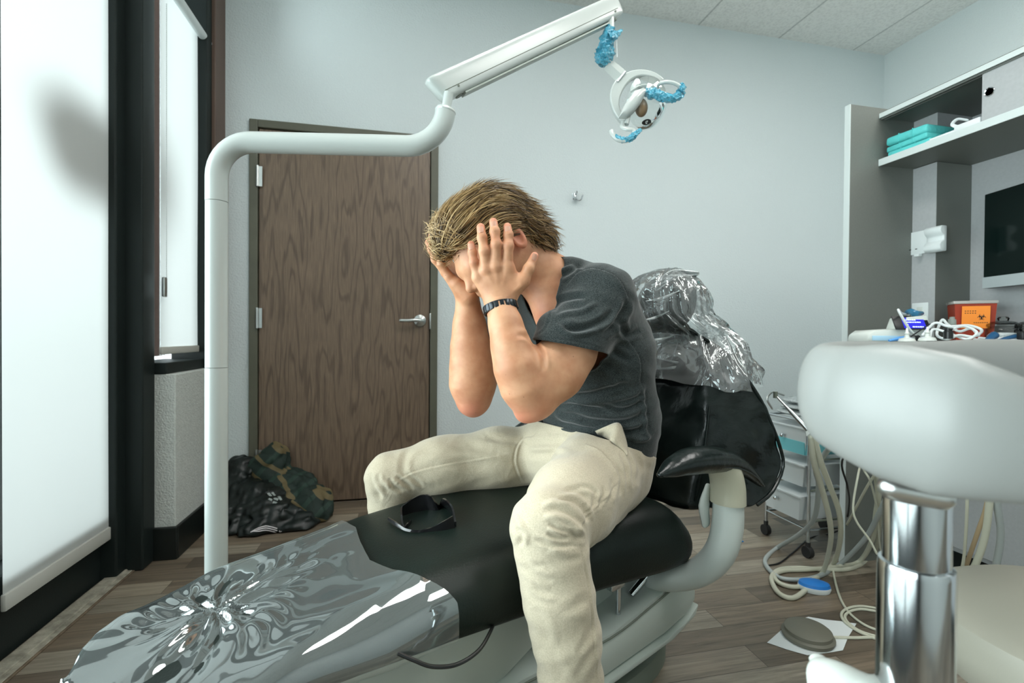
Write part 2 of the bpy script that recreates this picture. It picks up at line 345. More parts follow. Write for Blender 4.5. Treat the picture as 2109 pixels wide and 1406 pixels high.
# roller blinds: translucent cloth
def blind_material():
    m = bpy.data.materials.new('roller_blind_cloth'); m.use_nodes = True; N, L = nodes_of(m); N.remove(N['Principled BSDF'])
    d = N.new('ShaderNodeBsdfDiffuse'); d.inputs[0].default_value = (.82, .85, .83, 1); t = N.new('ShaderNodeBsdfTranslucent'); t.inputs[0].default_value = (.46, .475, .47, 1)
    mx = N.new('ShaderNodeMixShader'); mx.inputs[0].default_value = .42; L.new(d.outputs[0], mx.inputs[1]); L.new(t.outputs[0], mx.inputs[2]); L.new(mx.outputs[0], N['Material Output'].inputs[0]); return m
M_blind = blind_material()
M_bar = mat('blind_bottom_bar', (.50, .50, .46), .5)
def blind(name, label, y0, y1, zb, x, roller_z, bracket=True):
    t = thing('roller_blind', label, 'blind', (x, (y0+y1)/2, zb), 'roller blinds')
    nz, ny = 30, 12; V = []; F = []
    for i in range(nz+1):
        for j in range(ny+1):
            z = zb+(roller_z-zb)*i/nz; y = y0+(y1-y0)*j/ny
            V.append((x+.0012*math.sin(j*1.3)*math.sin(i*.25), y, z))
    for i in range(nz):
        for j in range(ny): a = i*(ny+1)+j; F.append((a, a+1, a+ny+2, a+ny+1))
    link('blind_cloth', mesh_from(V, F), M_blind, t)
    return t
zb1a = on(0, -1.085, 10, 1242)[2]; yb1 = on(0, -1.085, 273, 800)[1]; y01 = on(0, -1.085, 4, 800)[1]
b1 = blind('b', 'white roller blind over the near window, with a grey blurred shadow on it', y01, yb1, .20, -1.085, 2.9)
G().box((-1.092, y01, .155), (-1.078, yb1, .203), .004).out('bottom_bar', M_bar, b1)
G().tube([(-1.07, y01, 2.88), (-1.07, yb1, 2.88)], .028, 16).out('roller', M_white, b1)
zb2 = on(0, -1.06, 326, 862)[2]
b2 = blind('b', 'white roller blind over the far window, behind the arched pole', on(0, -.985, 331, 600)[1], on(0, -.985, 434, 300)[1], .875, -.985, on(0, -.965, 440, 100)[2])
yr = on(0, -.965, 441, 300)[1]; zr = on(0, -.965, 440, 107)[2]
G().box((-.992, on(0, -.985, 331, 600)[1], .845), (-.978, on(0, -.985, 434, 300)[1], .877), .004).out('bottom_bar', M_bar, b2)
G().tube([(-.965, 2.235, zr), (-.965, yr-.008, zr)], .020, 18).out('roller', M_white, b2)
g = G(); g.lathe([(.001, 0), (.032, 0), (.034, .003), (.034, .012), (.001, .014)], axis((-.965, yr-.006, zr), (0, 1, 0))); g.box((-.995, yr-.006, zr-.022), (-.935, yr+.006, zr+.035), .006); g.out('roller_bracket', M_whiteg, b2)
b3 = blind('b', 'white roller blind drawn halfway down the window beside the camera', -1.48, y01-.07, 1.75, -1.085, 2.9)
G().box((-1.092, -1.48, 1.71), (-1.078, y01-.07, 1.752), .004).out('bottom_bar', M_bar, b3)
# beaded chains
def chain(label, x, y, z0, z1, dy, parent=None):
    g = G(); top = np.array((x, y, z1)); lo = np.array((x, y+dy, z0))
    g.tube([top, lo], .0013, 6)
    n = int((z1-z0)/.009)
    for i in range(n):
        p = top+(lo-top)*i/n; g.tube([p+np.array((0, 0, .0022)), p, p-np.array((0, 0, .0022))], [.0012, .0024, .0012], 6)
    return g.out('pull_chain', M_white, parent)
pc = on(0, -1.03, 291, 366); 
chain('', -1.048, on(0, -1.048, 296, 100)[1], on(0, -1.048, 284, 690)[2], 2.9, -.030, b1)
g = G(); q = on(0, -1.05, 280, 701); g.box((q[0]-.008, q[1]-.012, q[2]-.045), (q[0]+.008, q[1]+.012, q[2]+.045), .008); g.out('chain_tensioner', M_white, b1)
chain('', -.972, on(0, -.972, 343, 100)[1], on(0, -.972, 345, 575)[2], 2.3, 0, b2)
g = G(); q = on(0, -.970, 339, 591); g.box((q[0]-.007, q[1]-.013, q[2]-.042), (q[0]+.007, q[1]+.013, q[2]+.042), .007)
g.out('chain_tensioner', M_steel, b2)
# unseen sheet added outside the near pane to cast the blind's blurred shadow
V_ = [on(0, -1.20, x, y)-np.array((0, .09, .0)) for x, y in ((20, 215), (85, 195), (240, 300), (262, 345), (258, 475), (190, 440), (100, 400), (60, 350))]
tag(G().rings([[p for p in V_], [p-np.array((.002, 0, 0)) for p in V_]]).out('blind_shadow_sheet', mat('shadow_sheet_grey', (.25, .27, .26), .8), smooth=False), 'added dark sheet outside the near window, casting a grey shadow on the blind', 'shadow sheet')
struct(G().box((-9, -8, -.12), (-1.175, 10, -.02)).out('ground', mat('pavement', (.45, .45, .43), .9), smooth=False))

# ceiling panels added out of the frame as room fill, none of them seen
M_lamp = mat('lit_diffuser', (1, 1, 1), .5, emis=(1, .985, .95), estr=10.5)
for i, (x, y, lb) in enumerate(((.03, .36, 'unseen ceiling fill panel above the camera, nearer the windows'), (1.86, .36, 'unseen ceiling fill panel added above the cabinet unit'), (1.25, -.86, 'unseen ceiling fill panel behind the camera'))):
    t = thing('ceiling_fill_light', lb, 'light', (x+.3, y+.6, H-.01), 'ceiling fill panels')
    G().box((x, y, H-.014), (x+.60, y+1.2, H-.003), .003).out('light_frame', M_white, t)
    G().box((x+.02, y+.02, H-.018), (x+.58, y+1.18, H-.012)).out('diffuser', M_lamp, t, smooth=False)

# wall hook
t = thing('wall_hook', 'small chrome double coat hook on the back wall', 'hook', (1.023, YB, 1.785))
x, z = 1.023, 1.785
g = G(); g.box((x-.009, YB-.006, z-.012), (x+.009, YB, z+.032), .003)
for s in (-1, 1):
    g.tube([(x, YB-.006, z), (x+s*.010, YB-.022, z-.018), (x+s*.024, YB-.035, z-.016), (x+s*.034, YB-.040, z+.012)], [.0045, .004, .0038, .0045], 8, smooth=4, ends='round')
g.tube([(x, YB-.004, z+.018), (x, YB-.025, z+.026), (x-.002, YB-.032, z+.036)], [.004, .004, .005], 8, smooth=3, ends='round')
g.out('hook_body', M_chrome, t)
# ================================================================== CABINET UNIT (freestanding rear console, right)
YP = 1.655; PZ = 1.893; XC = 2.107; XBK = 2.29; YCOL = 1.56; XCF = 1.928; YE = -.6
unit = thing('cabinet_unit', 'tall grey laminate cabinet unit with an open upper shelf, along the right side', 'cabinet', (2.1, 1.0, 0))
G().box((1.782, YP, 0), (XBK+.2, YP+.024, PZ), .001).out('end_panel', M_grey_lam, unit, smooth=False)
G().box((1.7785, YP-.0005, 0), (1.782, YP+.0245, PZ)).out('panel_edge', M_edge, unit, smooth=False)
G().box((XBK, YE, 0), (XBK+.02, YP, PZ)).out('back_panel', M_light_lam, unit, smooth=False)
G().box((XC, YCOL+.001, .9), (XBK, YP, 1.652), 0).out('service_column', M_light_lam, unit, smooth=False)
G().box((XC+.001, YCOL, .9), (XBK, YCOL+.001, 1.652)).out('column_side', M_grey_lam, unit, smooth=False)
G().box((XC, YCOL+.001, 1.68), (XBK, YP, 1.86)).out('service_column', M_light_lam, unit, smooth=False)
G().box((XCF, YE, 1.654), (XBK, YP, 1.674)).out('upper_shelf', M_grey_lam, unit, smooth=False)
G().box((XCF-.004, YE, 1.650), (XCF, YP-.0005, 1.678), .001).out('shelf_edge', M_edge, unit, smooth=False)
G().box((XCF, YE, 1.852), (XBK, YP, 1.872)).out('top_panel', M_grey_lam, unit, smooth=False)
G().box((XCF-.004, YE, 1.849), (XCF, YP-.0005, 1.868), .001).out('top_edge', M_edge, unit, smooth=False)
g = G(); g.box((XCF+.004, YE, 1.843), (XCF+.010, YP-.002, 1.852)); g.box((XCF+.022, YE, 1.843), (XCF+.026, YP-.002, 1.852)); g.out('door_track', M_grey_lam, unit, smooth=False)
# sliding door with finger pull
yd = on(0, XCF+.012, 2024, 200)[1]
sd = G().box((XCF+.008, YE, 1.678), (XCF+.024, yd, 1.846), .001).out('sliding_door', M_light_lam, unit, smooth=False)
q = on(0, XCF+.008, 2038, 189)
g = G(); g.lathe([(.0135, 0), (.0155, .0015), (.0145, .003), (.012, .0015), (.011, -.006), (.001, -.007)], axis((XCF+.008, q[1], q[2]), (-1, 0, 0))); g.out('finger_pull', M_chrome, sd)
# countertop
zc = .917
G().box((1.80, YE, zc-.035), (XBK, YP, zc), .002).out('countertop', M_edge, unit, smooth=False)
# lower cabinets
G().box((2.115, YE, .10), (XBK, 1.50, zc-.035)).out('lower_cabinet', M_light_lam, unit, smooth=False)
for k, (a, b) in enumerate(((.62, 1.05), (.18, .61), (1.06, 1.49))):
    G().box((2.10, a, .12), (2.115, b, zc-.05), .002).out('cabinet_door', M_light_lam, unit, smooth=False)
G().box((2.14, YE, 0), (XBK, 1.50, .10)).out('toe_kick', M_basebd, unit, smooth=False)
G().box((2.10, 1.50, 0), (XBK, YP, zc-.035)).out('side_filler', M_grey_lam, unit, smooth=False)

# teal sterile packs + white trays on the upper shelf
def pack(a, b, h, z, rz, name, label, m, grp, bev=.006, tilt=0):
    cx, cy = (a[0]+b[0])/2, (a[1]+b[1])/2
    t = G(); dx, dy = abs(b[0]-a[0])/2, abs(b[1]-a[1])/2
    M = Matrix.Translation((cx, cy, z)) @ Matrix.Rotation(rz, 4, 'Z') @ Matrix.Rotation(tilt, 4, 'X')
    t.box((-dx, -dy, 0), (dx, dy, h), bev, M=M, seg=3)
    for k in range(1, 3): t.box((-dx-.001, -dy+2*dy*k/3-.001, .002), (dx+.001, -dy+2*dy*k/3+.001, h+.001), .0004, M=M)
    o = t.out(name, m); tag(o, label, 'sterile pack', grp); return o
pa = on(0, 1.95, 1832, 297); pb = on(0, 1.95, 1915, 290)
y1 = on(0, 1.95, 1830, 297)[1]; y0 = on(0, 1.95, 1914, 262)[1]
pack((1.945, y0-.005), (2.09, y1), .026, 1.675, .02, 'sterile_pack', 'teal wrapped pack at the bottom of the pile on the upper shelf', M_teal, 'teal packs')
pack((1.943, y0), (2.085, y1+.004), .022, 1.7015, -.03, 'sterile_pack', 'teal wrapped pack in the middle of the pile on the upper shelf', M_teal, 'teal packs')
pack((1.938, y0+.002), (2.09, y1+.004), .034, 1.724, .01, 'sterile_pack', 'thick teal wrapped pack on top of the pile on the upper shelf', M_teal, 'teal packs', .01, .03)
M_foil = mat('clear_white_plastic', (.74, .78, .79), .25, spec=.6)
yy = on(0, 1.95, 1945, 280)[1]
t = G(); t.box((1.94, yy-.06, 1.675), (2.02, yy+.06, 1.687), .004); t.box((1.945, yy-.052, 1.687), (2.015, yy+.05, 1.693), .004)
tag(t.out('plastic_tray', M_foil), 'low white plastic tray on the upper shelf beside the teal packs', 'tray')
yy = on(0, 1.95, 1990, 255)[1]
g = G(); g.box((1.94, yy-.05, 1.675), (2.03, yy+.035, 1.705), .006); g.tube([(1.96, yy+.03, 1.700), (1.95, yy+.045, 1.716), (1.95, yy+.028, 1.728), (1.96, yy+.005, 1.716)], .006, 8, smooth=5, ends='round', flat=(1, .4))
tag(g.out('plastic_handle_tray', M_foil), 'white plastic holder with a curled tab next to the sliding door', 'holder')
g = G(); yy = on(0, 1.95, 1880, 305)[1]; g.box((1.936, yy-.045, 1.6745), (1.944, yy+.03, 1.683), .003); tag(g.out('paper_strip', M_foil), 'flat white strip on the shelf edge in front of the teal packs', 'strip')

# wall mounted holder on the column
q = on(0, XC, 1898, 500)
t = thing('handpiece_holder', 'white moulded plastic holder fixed to the light column face', 'holder', q)
g = G(); yc, zq = q[1], q[2]
prof = [(0, .052), (.022, .052), (.032, .046), (.034, .034), (.028, .022), (.016, .012), (.016, -.006), (.028, -.014), (.036, -.026), (.034, -.042), (.024, -.050), (0, -.050)]
Mq = frame((XC, yc-.032, zq), (-1, 0, 0), (0, 0, 1)); g.prism([(a, b) for a, b in prof], -.066, 0, Mq, .004); g.out('holder_body', M_white, t)
g = G(); g.box((XC-.006, yc-.045, zq-.046), (XC-.0005, yc+.05, zq+.050), .003); g.out('back_plate', M_white, t)
g = G()
for k in (-.006, .018): g.box((XC-.0375, yc+k-.003, zq-.030), (XC-.034, yc+k+.003, zq-.027))
g.out('slot', M_black_pl, t)
g = G(); g.box((XC-.03, yc-.012, zq-.058), (XC-.012, yc+.008, zq-.048), .001); g.out('tab', M_white, t)

# outlet
q = on(0, XC, 1896, 652)
t = thing('wall_outlet', 'white outlet plate on the column above the counter', 'outlet', q)
G().box((XC-.005, q[1]-.033, q[2]-.045), (XC-.0005, q[1]+.033, q[2]+.058), .003).out('outlet_plate', M_white, t)
g = G(); g.box((XC-.0065, q[1]-.012, q[2]+.012), (XC-.004, q[1]+.012, q[2]+.040), .002); g.box((XC-.0065, q[1]-.012, q[2]-.03), (XC-.004, q[1]+.012, q[2]-.002), .002); g.out('socket', M_whiteg, t)

# monitor
M_scr = mat('black_screen', (.004, .010, .009), .12)
A = P(2027, 401, 1.90); B = P(2024, 594, 1.90)
dirx = np.array((math.sin(YAW+.022), math.cos(YAW+.022), 0.))     # runs away from the screen's far end towards the camera
A2 = A-dirx*.52; hgt = A[2]-B[2]
t = thing('monitor', 'wall-mounted black screen monitor with a silver lower bezel above the counter', 'monitor', (A[0], A[1], A[2]-hgt/2))
Mm = frame((A[0], A[1], A[2]), -dirx, (0, 0, 1))
G().box((0, -hgt, -.030), (.52, 0, -.002), .002, M=Mm).out('monitor_body', M_black_pl, t, smooth=False)
G().box((.004, -hgt+.045, -.002), (.516, -.004, .0), 0, M=Mm).out('screen', M_scr, t, smooth=False)
g = G(); g.box((0, -hgt, -.003), (.52, -hgt+.043, .002), .001, M=Mm); g.out('lower_bezel', mat('silver_bezel', (.42, .47, .48), .4), t, smooth=False)
g = G(); g.box((.2, -hgt*.7, -.075), (.32, -hgt*.3, -.03), .004, M=Mm); g.out('wall_mount', M_black_pl, t, smooth=False)

# ---- things on the counter
Z0 = zc
def cpt(x, y, z=Z0): return on(2, z, x, y)
# scaler unit with the blue screen
U0 = P(1838, 690, 1.83); U0[2] = Z0
t = thing('scaler_unit', 'white table-top scaler unit with a lit blue display on the counter', 'dental device', U0)
ux = Vector((_R[0], _R[1], 0)).normalized(); ux = (Matrix.Rotation(-.10, 3, 'Z') @ ux); uy = Vector((-ux.y, ux.x, 0))
MU = Matrix(((ux.x, uy.x, 0, U0[0]), (ux.y, uy.y, 0, U0[1]), (0, 0, 1, Z0), (0, 0, 0, 1)))
pr = [(-.125, .0), (-.120, .030), (-.098, .046), (.045, .056), (.075, .056), (.085, .0)]
Mside = MU @ Matrix(((1, 0, 0, 0), (0, 0, -1, 0), (0, 1, 0, 0), (0, 0, 0, 1)))
G().prism(pr, -.07, .06, Mside, .010).out('device_body', M_whiteg, t)
pr2 = [(-.035, .050), (-.010, .093), (.082, .102), (.090, .040), (.06, .03)]
hd = G().prism([(-.004, .052), (.010, .094), (.080, .102), (.098, .020), (.04, .02)], -.035, .058, Mside, .005).out('display_housing', M_whiteg, t)
# display, tilted towards the room
Dm = MU @ Matrix.Translation((.022, -.062, .072)) @ Matrix.Rotation(math.radians(62), 4, 'X')
G().box((-.058, -.026, -.003), (.060, .030, .002), .003, M=Dm).out('display_bezel', M_black_pl, t)
M_disp = mat('lit_blue_display', (.01, .01, .05), .3, emis=(.03, .03, .9), estr=.8)
scr = G().box((-.028, -.022, .002), (.046, .022, .003), 0, M=Dm).out('display', M_disp, t, smooth=False)
g = G()
for r, row in enumerate(((-.02, .018), (-.022, .03), (-.024, -.012), (.0, .034))):
    yv = .012-.0095*r
    x0 = row[0]
    while x0 < row[1]:
        w = random.uniform(.003, .008); g.box((x0, yv-.0022, .003), (x0+w, yv+.0022, .0034), 0, M=Dm); x0 += w+.0018
g.out('display_text', mat('lit_text', (.6, .7, 1), .3, emis=(.55, .68, 1), estr=1.1), t, smooth=False)
Mp = MU @ Matrix.Translation((-.03, -.03, .0455)) @ Matrix.Rotation(math.radians(-5), 4, 'Y')
G().box((-.05, -.025, 0), (.045, .02, .003), .001, M=Mp).out('keypad', mat('pale_blue_pad', (.20, .36, .46), .4), t)
G().box((-.114, -.0735, .008), (-.02, -.0705, .026), .001, M=MU).out('front_label', mat('pale_blue_label', (.42, .66, .82), .4), t)
g = G(); g.tube([MU @ Vector((-.075, -.10, .008)), MU @ Vector((-.035, -.095, .016)), MU @ Vector((-.01, -.092, .018))], [.004, .0075, .008], 10, smooth=3); g.out('blue_plug', mat('bright_blue_plug', (.10, .33, .72), .4), t)
g = G(); g.tube([MU @ Vector((-.012, -.092, .018)), MU @ Vector((.012, -.090, .018))], .0105, 12); g.out('plug_collar', M_steel, t)
g = G(); g.tube([MU @ Vector((.012, -.090, .018)), MU @ Vector((.030, -.088, .018))], .011, 12); g.out('plug_end', M_black_pl, t)

def hose(name, label, pts, r, m, cat='hose', grp=None, seg=8, sm=6):
    g = G(); g.tube(pts, r, seg, smooth=sm, ends='round'); o = g.out(name, m); tag(o, label, cat, grp); return o
CH = lambda x, y, d: P(x, y, d)
hose('white_cord', 'thick white cord looping over the scaler unit display', [CH(1893, 698, 1.74), CH(1875, 680, 1.735), CH(1862, 660, 1.73), CH(1850, 638, 1.74), CH(1857, 645, 1.78), CH(1872, 648, 1.85)], .0042, M_white, 'cord', 'white cords on the counter')
g = G(); g.tube([CH(1868, 643, 1.83), CH(1876, 641, 1.80), CH(1886, 646, 1.78), CH(1898, 645, 1.80)], [.008, .011, .013, .008], 8, smooth=4, ends='round'); tag(g.out('blue_sleeve', mat('dark_blue_film', (.03, .16, .28), .25)), 'dark blue plastic sleeve on top of the scaler unit', 'sleeve')
hose('instrument_stick', 'thin black instrument lying diagonally beside the scaler unit', [CH(1877, 692, 1.72), CH(1915, 667, 1.74)], .0022, M_black_pl, 'instrument')
loops = [CH(1900, 690, 1.72), CH(1925, 665, 1.74), CH(1955, 672, 1.70), CH(1995, 670, 1.69), CH(2022, 680, 1.66), CH(2005, 693, 1.62), CH(1975, 690, 1.62), CH(1950, 698, 1.64), CH(1930, 690, 1.70), CH(1935, 668, 1.76), CH(1942, 658, 1.78), CH(1952, 668, 1.75), CH(1975, 682, 1.70), CH(2000, 676, 1.66), CH(2015, 690, 1.63)]
hose('coiled_cord', 'thick white coiled cord heaped in front of the sharps container', loops, .0045, M_white, 'cord', 'white cords on the counter')
hose('coiled_cord', 'second white cord coiled loosely across the heap beside the black cap', [CH(1915, 694, 1.66), CH(1922, 678, 1.68), CH(1950, 684, 1.66), CH(1990, 698, 1.61), CH(2012, 684, 1.62), CH(1985, 672, 1.64), CH(1958, 680, 1.62), CH(1945, 697, 1.60)], .004, M_white, 'cord', 'white cords on the counter')
q = CH(1953, 690, 1.58); g = G(); g.lathe([(.0125, -.012), (.0125, .012), (.0105, .014), (.0105, .018), (.0125, .019), (.0125, .022), (.001, .023)], axis(q, (0, 0, 1))); tag(g.out('black_cap', M_black_pl), 'small black cylindrical cap among the white cords', 'cap')  # loose black plastic cap standing among the cords
for (x, y, d, lb) in ((1868, 690, 1.70, 'small pointed white plastic tip on a round foot left of the cords'), (1910, 688, 1.66, 'larger ribbed white plastic tip on a round foot beside the cords')):
    q = CH(x, y, d); g = G(); g.lathe([(.026, -.022), (.022, -.012), (.008, -.008), (.006, .002), (.009, .006), (.005, .010), (.003, .024), (.001, .026)], axis(q, (0, 0, 1))); tag(g.out('plastic_tip', M_whiteg), lb, 'plastic tip', 'plastic tips on the counter')
# sharps container
q = P(2000, 650, 1.88)
t = thing('sharps_container', 'orange-red sharps container with a biohazard label and clear lid, on the counter', 'container', (q[0], q[1], Z0))
M_sharp = mat('red_sharps_plastic', (.33, .035, .012), .35); M_lbl = mat('orange_label', (.95, .28, .03), .5)
Ms = Matrix(((ux.x, uy.x, 0, q[0]), (ux.y, uy.y, 0, q[1]), (0, 0, 1, Z0), (0, 0, 0, 1))) @ Matrix.Rotation(math.radians(-24), 4, 'Z')
def taper(g, w0, d0, w1, d1, z0, z1, M):
    R = []
    for (w, d, z) in ((w0, d0, z0), (w0*.3+w1*.7, d0*.3+d1*.7, z0*.3+z1*.7), (w1, d1, z1)):
        R.append([M @ Vector(c) for c in ((-w, -d, z), (w, -d, z), (w, d, z), (-w, d, z))])
    g.rings(R)
g = G(); taper(g, .052, .042, .060, .050, 0, .150, Ms); b = g.out('container_body', M_sharp, t, smooth=False)
g = G(); g.box((-.064, -.054, .150), (.064, .054, .162), .003, M=Ms); g.out('container_lid', mat('grey_clear_lid', (.42, .40, .37), .2, coat=.4), t)
Ml = Ms @ Matrix.Translation((-.0, -.0535, .095)) @ Matrix.Rotation(math.radians(90), 4, 'X') @ Matrix.Rotation(math.radians(4), 4, 'X')
lab = G().box((-.040, -.038, 0), (.040, .046, .002), 0, M=Ml).out('biohazard_label', M_lbl, t, smooth=False)
g = G(); cxl, cyl = .016, .004                     # biohazard sign: three open crescents and a ring
def arc(cx, cy, r, a0, a1, w0, w1, n=16):
    R = []
    for k in range(n+1):
        a = a0+(a1-a0)*k/n; w = w0+(w1-w0)*math.sin(PI*k/n)
        R.append(((cx+(r-w)*math.cos(a), cy+(r-w)*math.sin(a)), (cx+(r+w)*math.cos(a), cy+(r+w)*math.sin(a))))
    V = []; F = []
    for a_, b_ in R: V += [Ml @ Vector((*a_, .0024)), Ml @ Vector((*b_, .0024))]
    for k in range(n): F.append((2*k, 2*k+1, 2*k+3, 2*k+2))
    g.add(V, F)
for k in range(3):
    a = PI/2+k*2*PI/3; arc(cxl+.0065*math.cos(a), cyl+.0065*math.sin(a), .0062, a+.55, a+2*PI-.55, .0002, .0017)
arc(cxl, cyl, .0062, 0, 2*PI, .0006, .0006, 24)
for r_ in range(2):
    for k in range(5): x_ = -.032+k*.007; g.add([Ml @ Vector(c) for c in ((x_, .026-r_*.008, .0024), (x_+.004, .026-r_*.008, .0024), (x_+.004, .029-r_*.008, .0024), (x_, .029-r_*.008, .0024))], [(0, 1, 2, 3)])
for k in range(7): x_ = -.006+k*.006; g.add([Ml @ Vector(c) for c in ((x_, -.018, .0024), (x_+.004, -.018, .0024), (x_+.004, -.0155, .0024), (x_, -.0155, .0024))], [(0, 1, 2, 3)])
g.out('biohazard_symbol', M_black_pl, lab, smooth=False, fix=False)
# small grey box left of the container, jars, blue handles
q = P(1962, 660, 1.88); g = G(); g.lathe([(.014, -.03), (.014, .004), (.010, .006), (.010, .014), (.001, .015)], axis(q, (0, 0, 1))); tag(g.out('grey_bottle', mat('grey_green_plastic', (.30, .33, .30), .5)), 'short grey bottle left of the sharps container', 'bottle')
M_jar = bpy.data.materials.new('jar_glass'); M_jar.use_nodes = True; N_, L_ = nodes_of(M_jar); N_.remove(N_['Principled BSDF'])
_t = N_.new('ShaderNodeBsdfTransparent'); _t.inputs[0].default_value = (.95, .97, .96, 1); _g = N_.new('ShaderNodeBsdfGlossy'); _g.inputs[1].default_value = .05; _lw = N_.new('ShaderNodeLayerWeight'); _lw.inputs[0].default_value = .3
_m = N_.new('ShaderNodeMixShader'); L_.new(_lw.outputs['Fresnel'], _m.inputs[0]); L_.new(_t.outputs[0], _m.inputs[1]); L_.new(_g.outputs[0], _m.inputs[2]); L_.new(_m.outputs[0], N_['Material Output'].inputs[0])
M_cotton = mat('white_cotton', (.76, .80, .82), .8, bump=.6, bscale=90)
for (x, d, h, s_, lb) in ((2066, 1.80, .085, 1.0, 'low round glass jar with a glass lid, filled with white cotton'), (2128, 1.78, .085, 1.0, 'second glass jar at the right picture edge')):
    q = P(x, 690, d); q[2] = Z0; t = thing('glass_jar', lb, 'jar', q, 'glass jars on the counter')
    g = G(); g.lathe([(.001, .001), (.042, .001), (.050, .008), (.050, .050), (.044, .058), (.046, .064)], axis(q, (0, 0, 1)), 28); g.out('jar_body', M_jar, t)
    g = G(); g.lathe([(.050, .064), (.048, .072), (.034, .080), (.014, .085), (.017, .094), (.012, .100), (.001, .101)], axis(q, (0, 0, 1)), 28); g.out('jar_lid', M_jar, t)
    g = G(); g.lathe([(.001, .004), (.044, .004), (.045, .03), (.035, .040), (.001, .042)], axis(q, (0, 0, 1)), 20); g.out('cotton', M_cotton, t)
g = G(); a0 = P(2032, 701, 1.60); b0 = P(2048, 690, 1.62); g.tube([a0, (a0+b0)/2, b0, b0+(b0-a0)*.15], [.006, .011, .013, .007], 12, smooth=3, ends='round'); tag(g.out('blue_instrument', mat('navy_plastic', (.02, .09, .20), .3)), 'fat dark blue instrument grip lying in front of the jar, nearer the cords', 'instrument', 'dark blue instruments')
g = G(); a0 = P(2052, 701, 1.60); b0 = P(2092, 692, 1.62); g.tube([a0, (a0+b0)/2, b0], [.002, .007, .009], 12, smooth=3, ends='round', flat=(.8, 1.1)); tag(g.out('blue_instrument', mat('navy_plastic', (.02, .09, .20), .3)), 'long slim dark blue instrument lying at the right end of the counter', 'instrument', 'dark blue instruments')
q = P(2104, 690, 1.60); g = G(); g.box((q[0]-.008, q[1]-.01, q[2]-.015), (q[0]+.008, q[1]+.01, q[2]+.012), .004); tag(g.out('black_clip', M_black_pl), 'small black clip at the right edge of the counter', 'clip')
q = P(2045, 692, 1.72); g = G()
for k in range(9):
    a = np.array((q[0]+random.uniform(-.05, .05), q[1]+random.uniform(-.04, .04), Z0+.006+.006*(k % 3))); dd = np.array((random.uniform(-1, 1), random.uniform(-1, 1), .1)); dd /= np.linalg.norm(dd); g.tube([a-dd*.02, a+dd*.02], .0045, 8, ends='round')
tag(g.out('cotton_rolls', M_cotton), 'white cotton rolls scattered in front of the jar', 'cotton rolls', kind='stuff')
# ================================================================== DENTAL CHAIR
_k = math.hypot(.92, .39); AX = np.array([.92, .39, 0])/_k; NX = np.array([-AX[1], AX[0], 0])
def CS(s, n, z): return AX*s+NX*n+np.array([0, 0, z])
def onN(x, y, nn):
    r = ray(x, y); p = EYE+r*(nn-EYE@NX)/(r@NX); return p@AX, p[2]
MC = Matrix(((AX[0], NX[0], 0, 0), (AX[1], NX[1], 0, 0), (0, 0, 1, 0), (0, 0, 0, 1)))          # (s,n,z) -> world
MSZ = MC @ Matrix(((1, 0, 0, 0), (0, 0, -1, 0), (0, 1, 0, 0), (0, 0, 0, 1)))                    # prism in the (s,z) plane, depth along -n
NC = .985
chair = thing('dental_chair', 'dental treatment chair with black upholstery and grey-green base, its headrest bagged in clear plastic', 'dental chair', CS(.75, NC, 0))
def lerp(x, X, Y): return float(np.interp(x, X, Y))
# ---- seat and leg rest: one long cushion
def pad_dims(s):
    if s < .14: q = min(1, max(0, (.14-s)/.262)); w = .222*(1-q**2.7)**(1/2.7)
    else:
        w = .222*lerp(s, [.1, .35, .6, .85, 1.06], [1, 1.01, 1.05, 1.10, 1.12])
        if s > 1.05: q = min(1, (s-1.05)/.10); w = w-.055+.055*(1-q**2)**.5-.12*max(0, q-.9)
    zt = lerp(s, [-.12, 0, .15, .27, .375, .55, .8, .95, 1.05, 1.10, 1.15], [.398, .414, .442, .466, .488, .503, .512, .513, .500, .470, .42])
    zb = lerp(s, [-.12, 0, .15, .45, .8, 1.0, 1.10, 1.15], [.356, .368, .382, .372, .362, .345, .345, .37])
    return w, zt, zb
def pad_profile(w, zt, zb, N, lo=0., hi=1.):
    """rounded cross-section, N points from the near bottom over the top to the far bottom (lo..hi of the loop)"""
    th = zt-zb; w = max(w, .006); C4 = []
    rn, rf, rb = min(.085, th*.82, w*.8), min(.045, th*.5, w*.8), min(.028, th*.18+.002, w*.5)
    def arc(cx, cy, r, a0, a1, n=10):
        for k in range(n+1): t = math.radians(a0+(a1-a0)*k/n); C4.append((cx+r*math.cos(t), cy+r*math.sin(t)))
    C4.append((0, zb)); arc(-w+rb, zb+rb, rb, -90, -180); arc(-w+rn, zt-rn*.92, rn, 180, 90, 18)
    C4[-19:] = [(x, zt-rn*.92+(y-zt+rn*.92)*.92) for x, y in C4[-19:]]
    for k in range(1, 12): C4.append((-w+rn+(2*w-rn-rf)*k/12, zt))
    arc(w-rf, zt-rf, rf, 90, 0); arc(w-rb, zb+rb, rb, 0, -90); C4.append((0, zb))
    C4 = [(x, y+(.006*(1-(x/w)**2) if y > (zt+zb)/2 else 0)) for x, y in C4]
    A = np.array(C4); L = np.concatenate([[0], np.cumsum(np.hypot(*np.diff(A, axis=0).T))]); L /= L[-1]
    t = np.linspace(lo, hi, N); return np.stack([np.interp(t, L, A[:, 0]), np.interp(t, L, A[:, 1])], 1)
def pad_ring(s, N=72):
    w, zt, zb = pad_dims(s)
    return [(s, NC+x, z) for x, z in pad_profile(w, zt, zb, N+1)[:-1]]
ss = list(-.122+.02*(1-np.cos(np.linspace(0, PI/2, 6))))+list(np.linspace(-.10, 1.05, 66))+list(1.05+.10*np.sin(np.linspace(.1, PI/2, 12)))
g = G(); g.rings([[CS(*p) for p in pad_ring(s)] for s in ss]); seat = g.out('seat_cushion', M_leather, chair, angle=None)
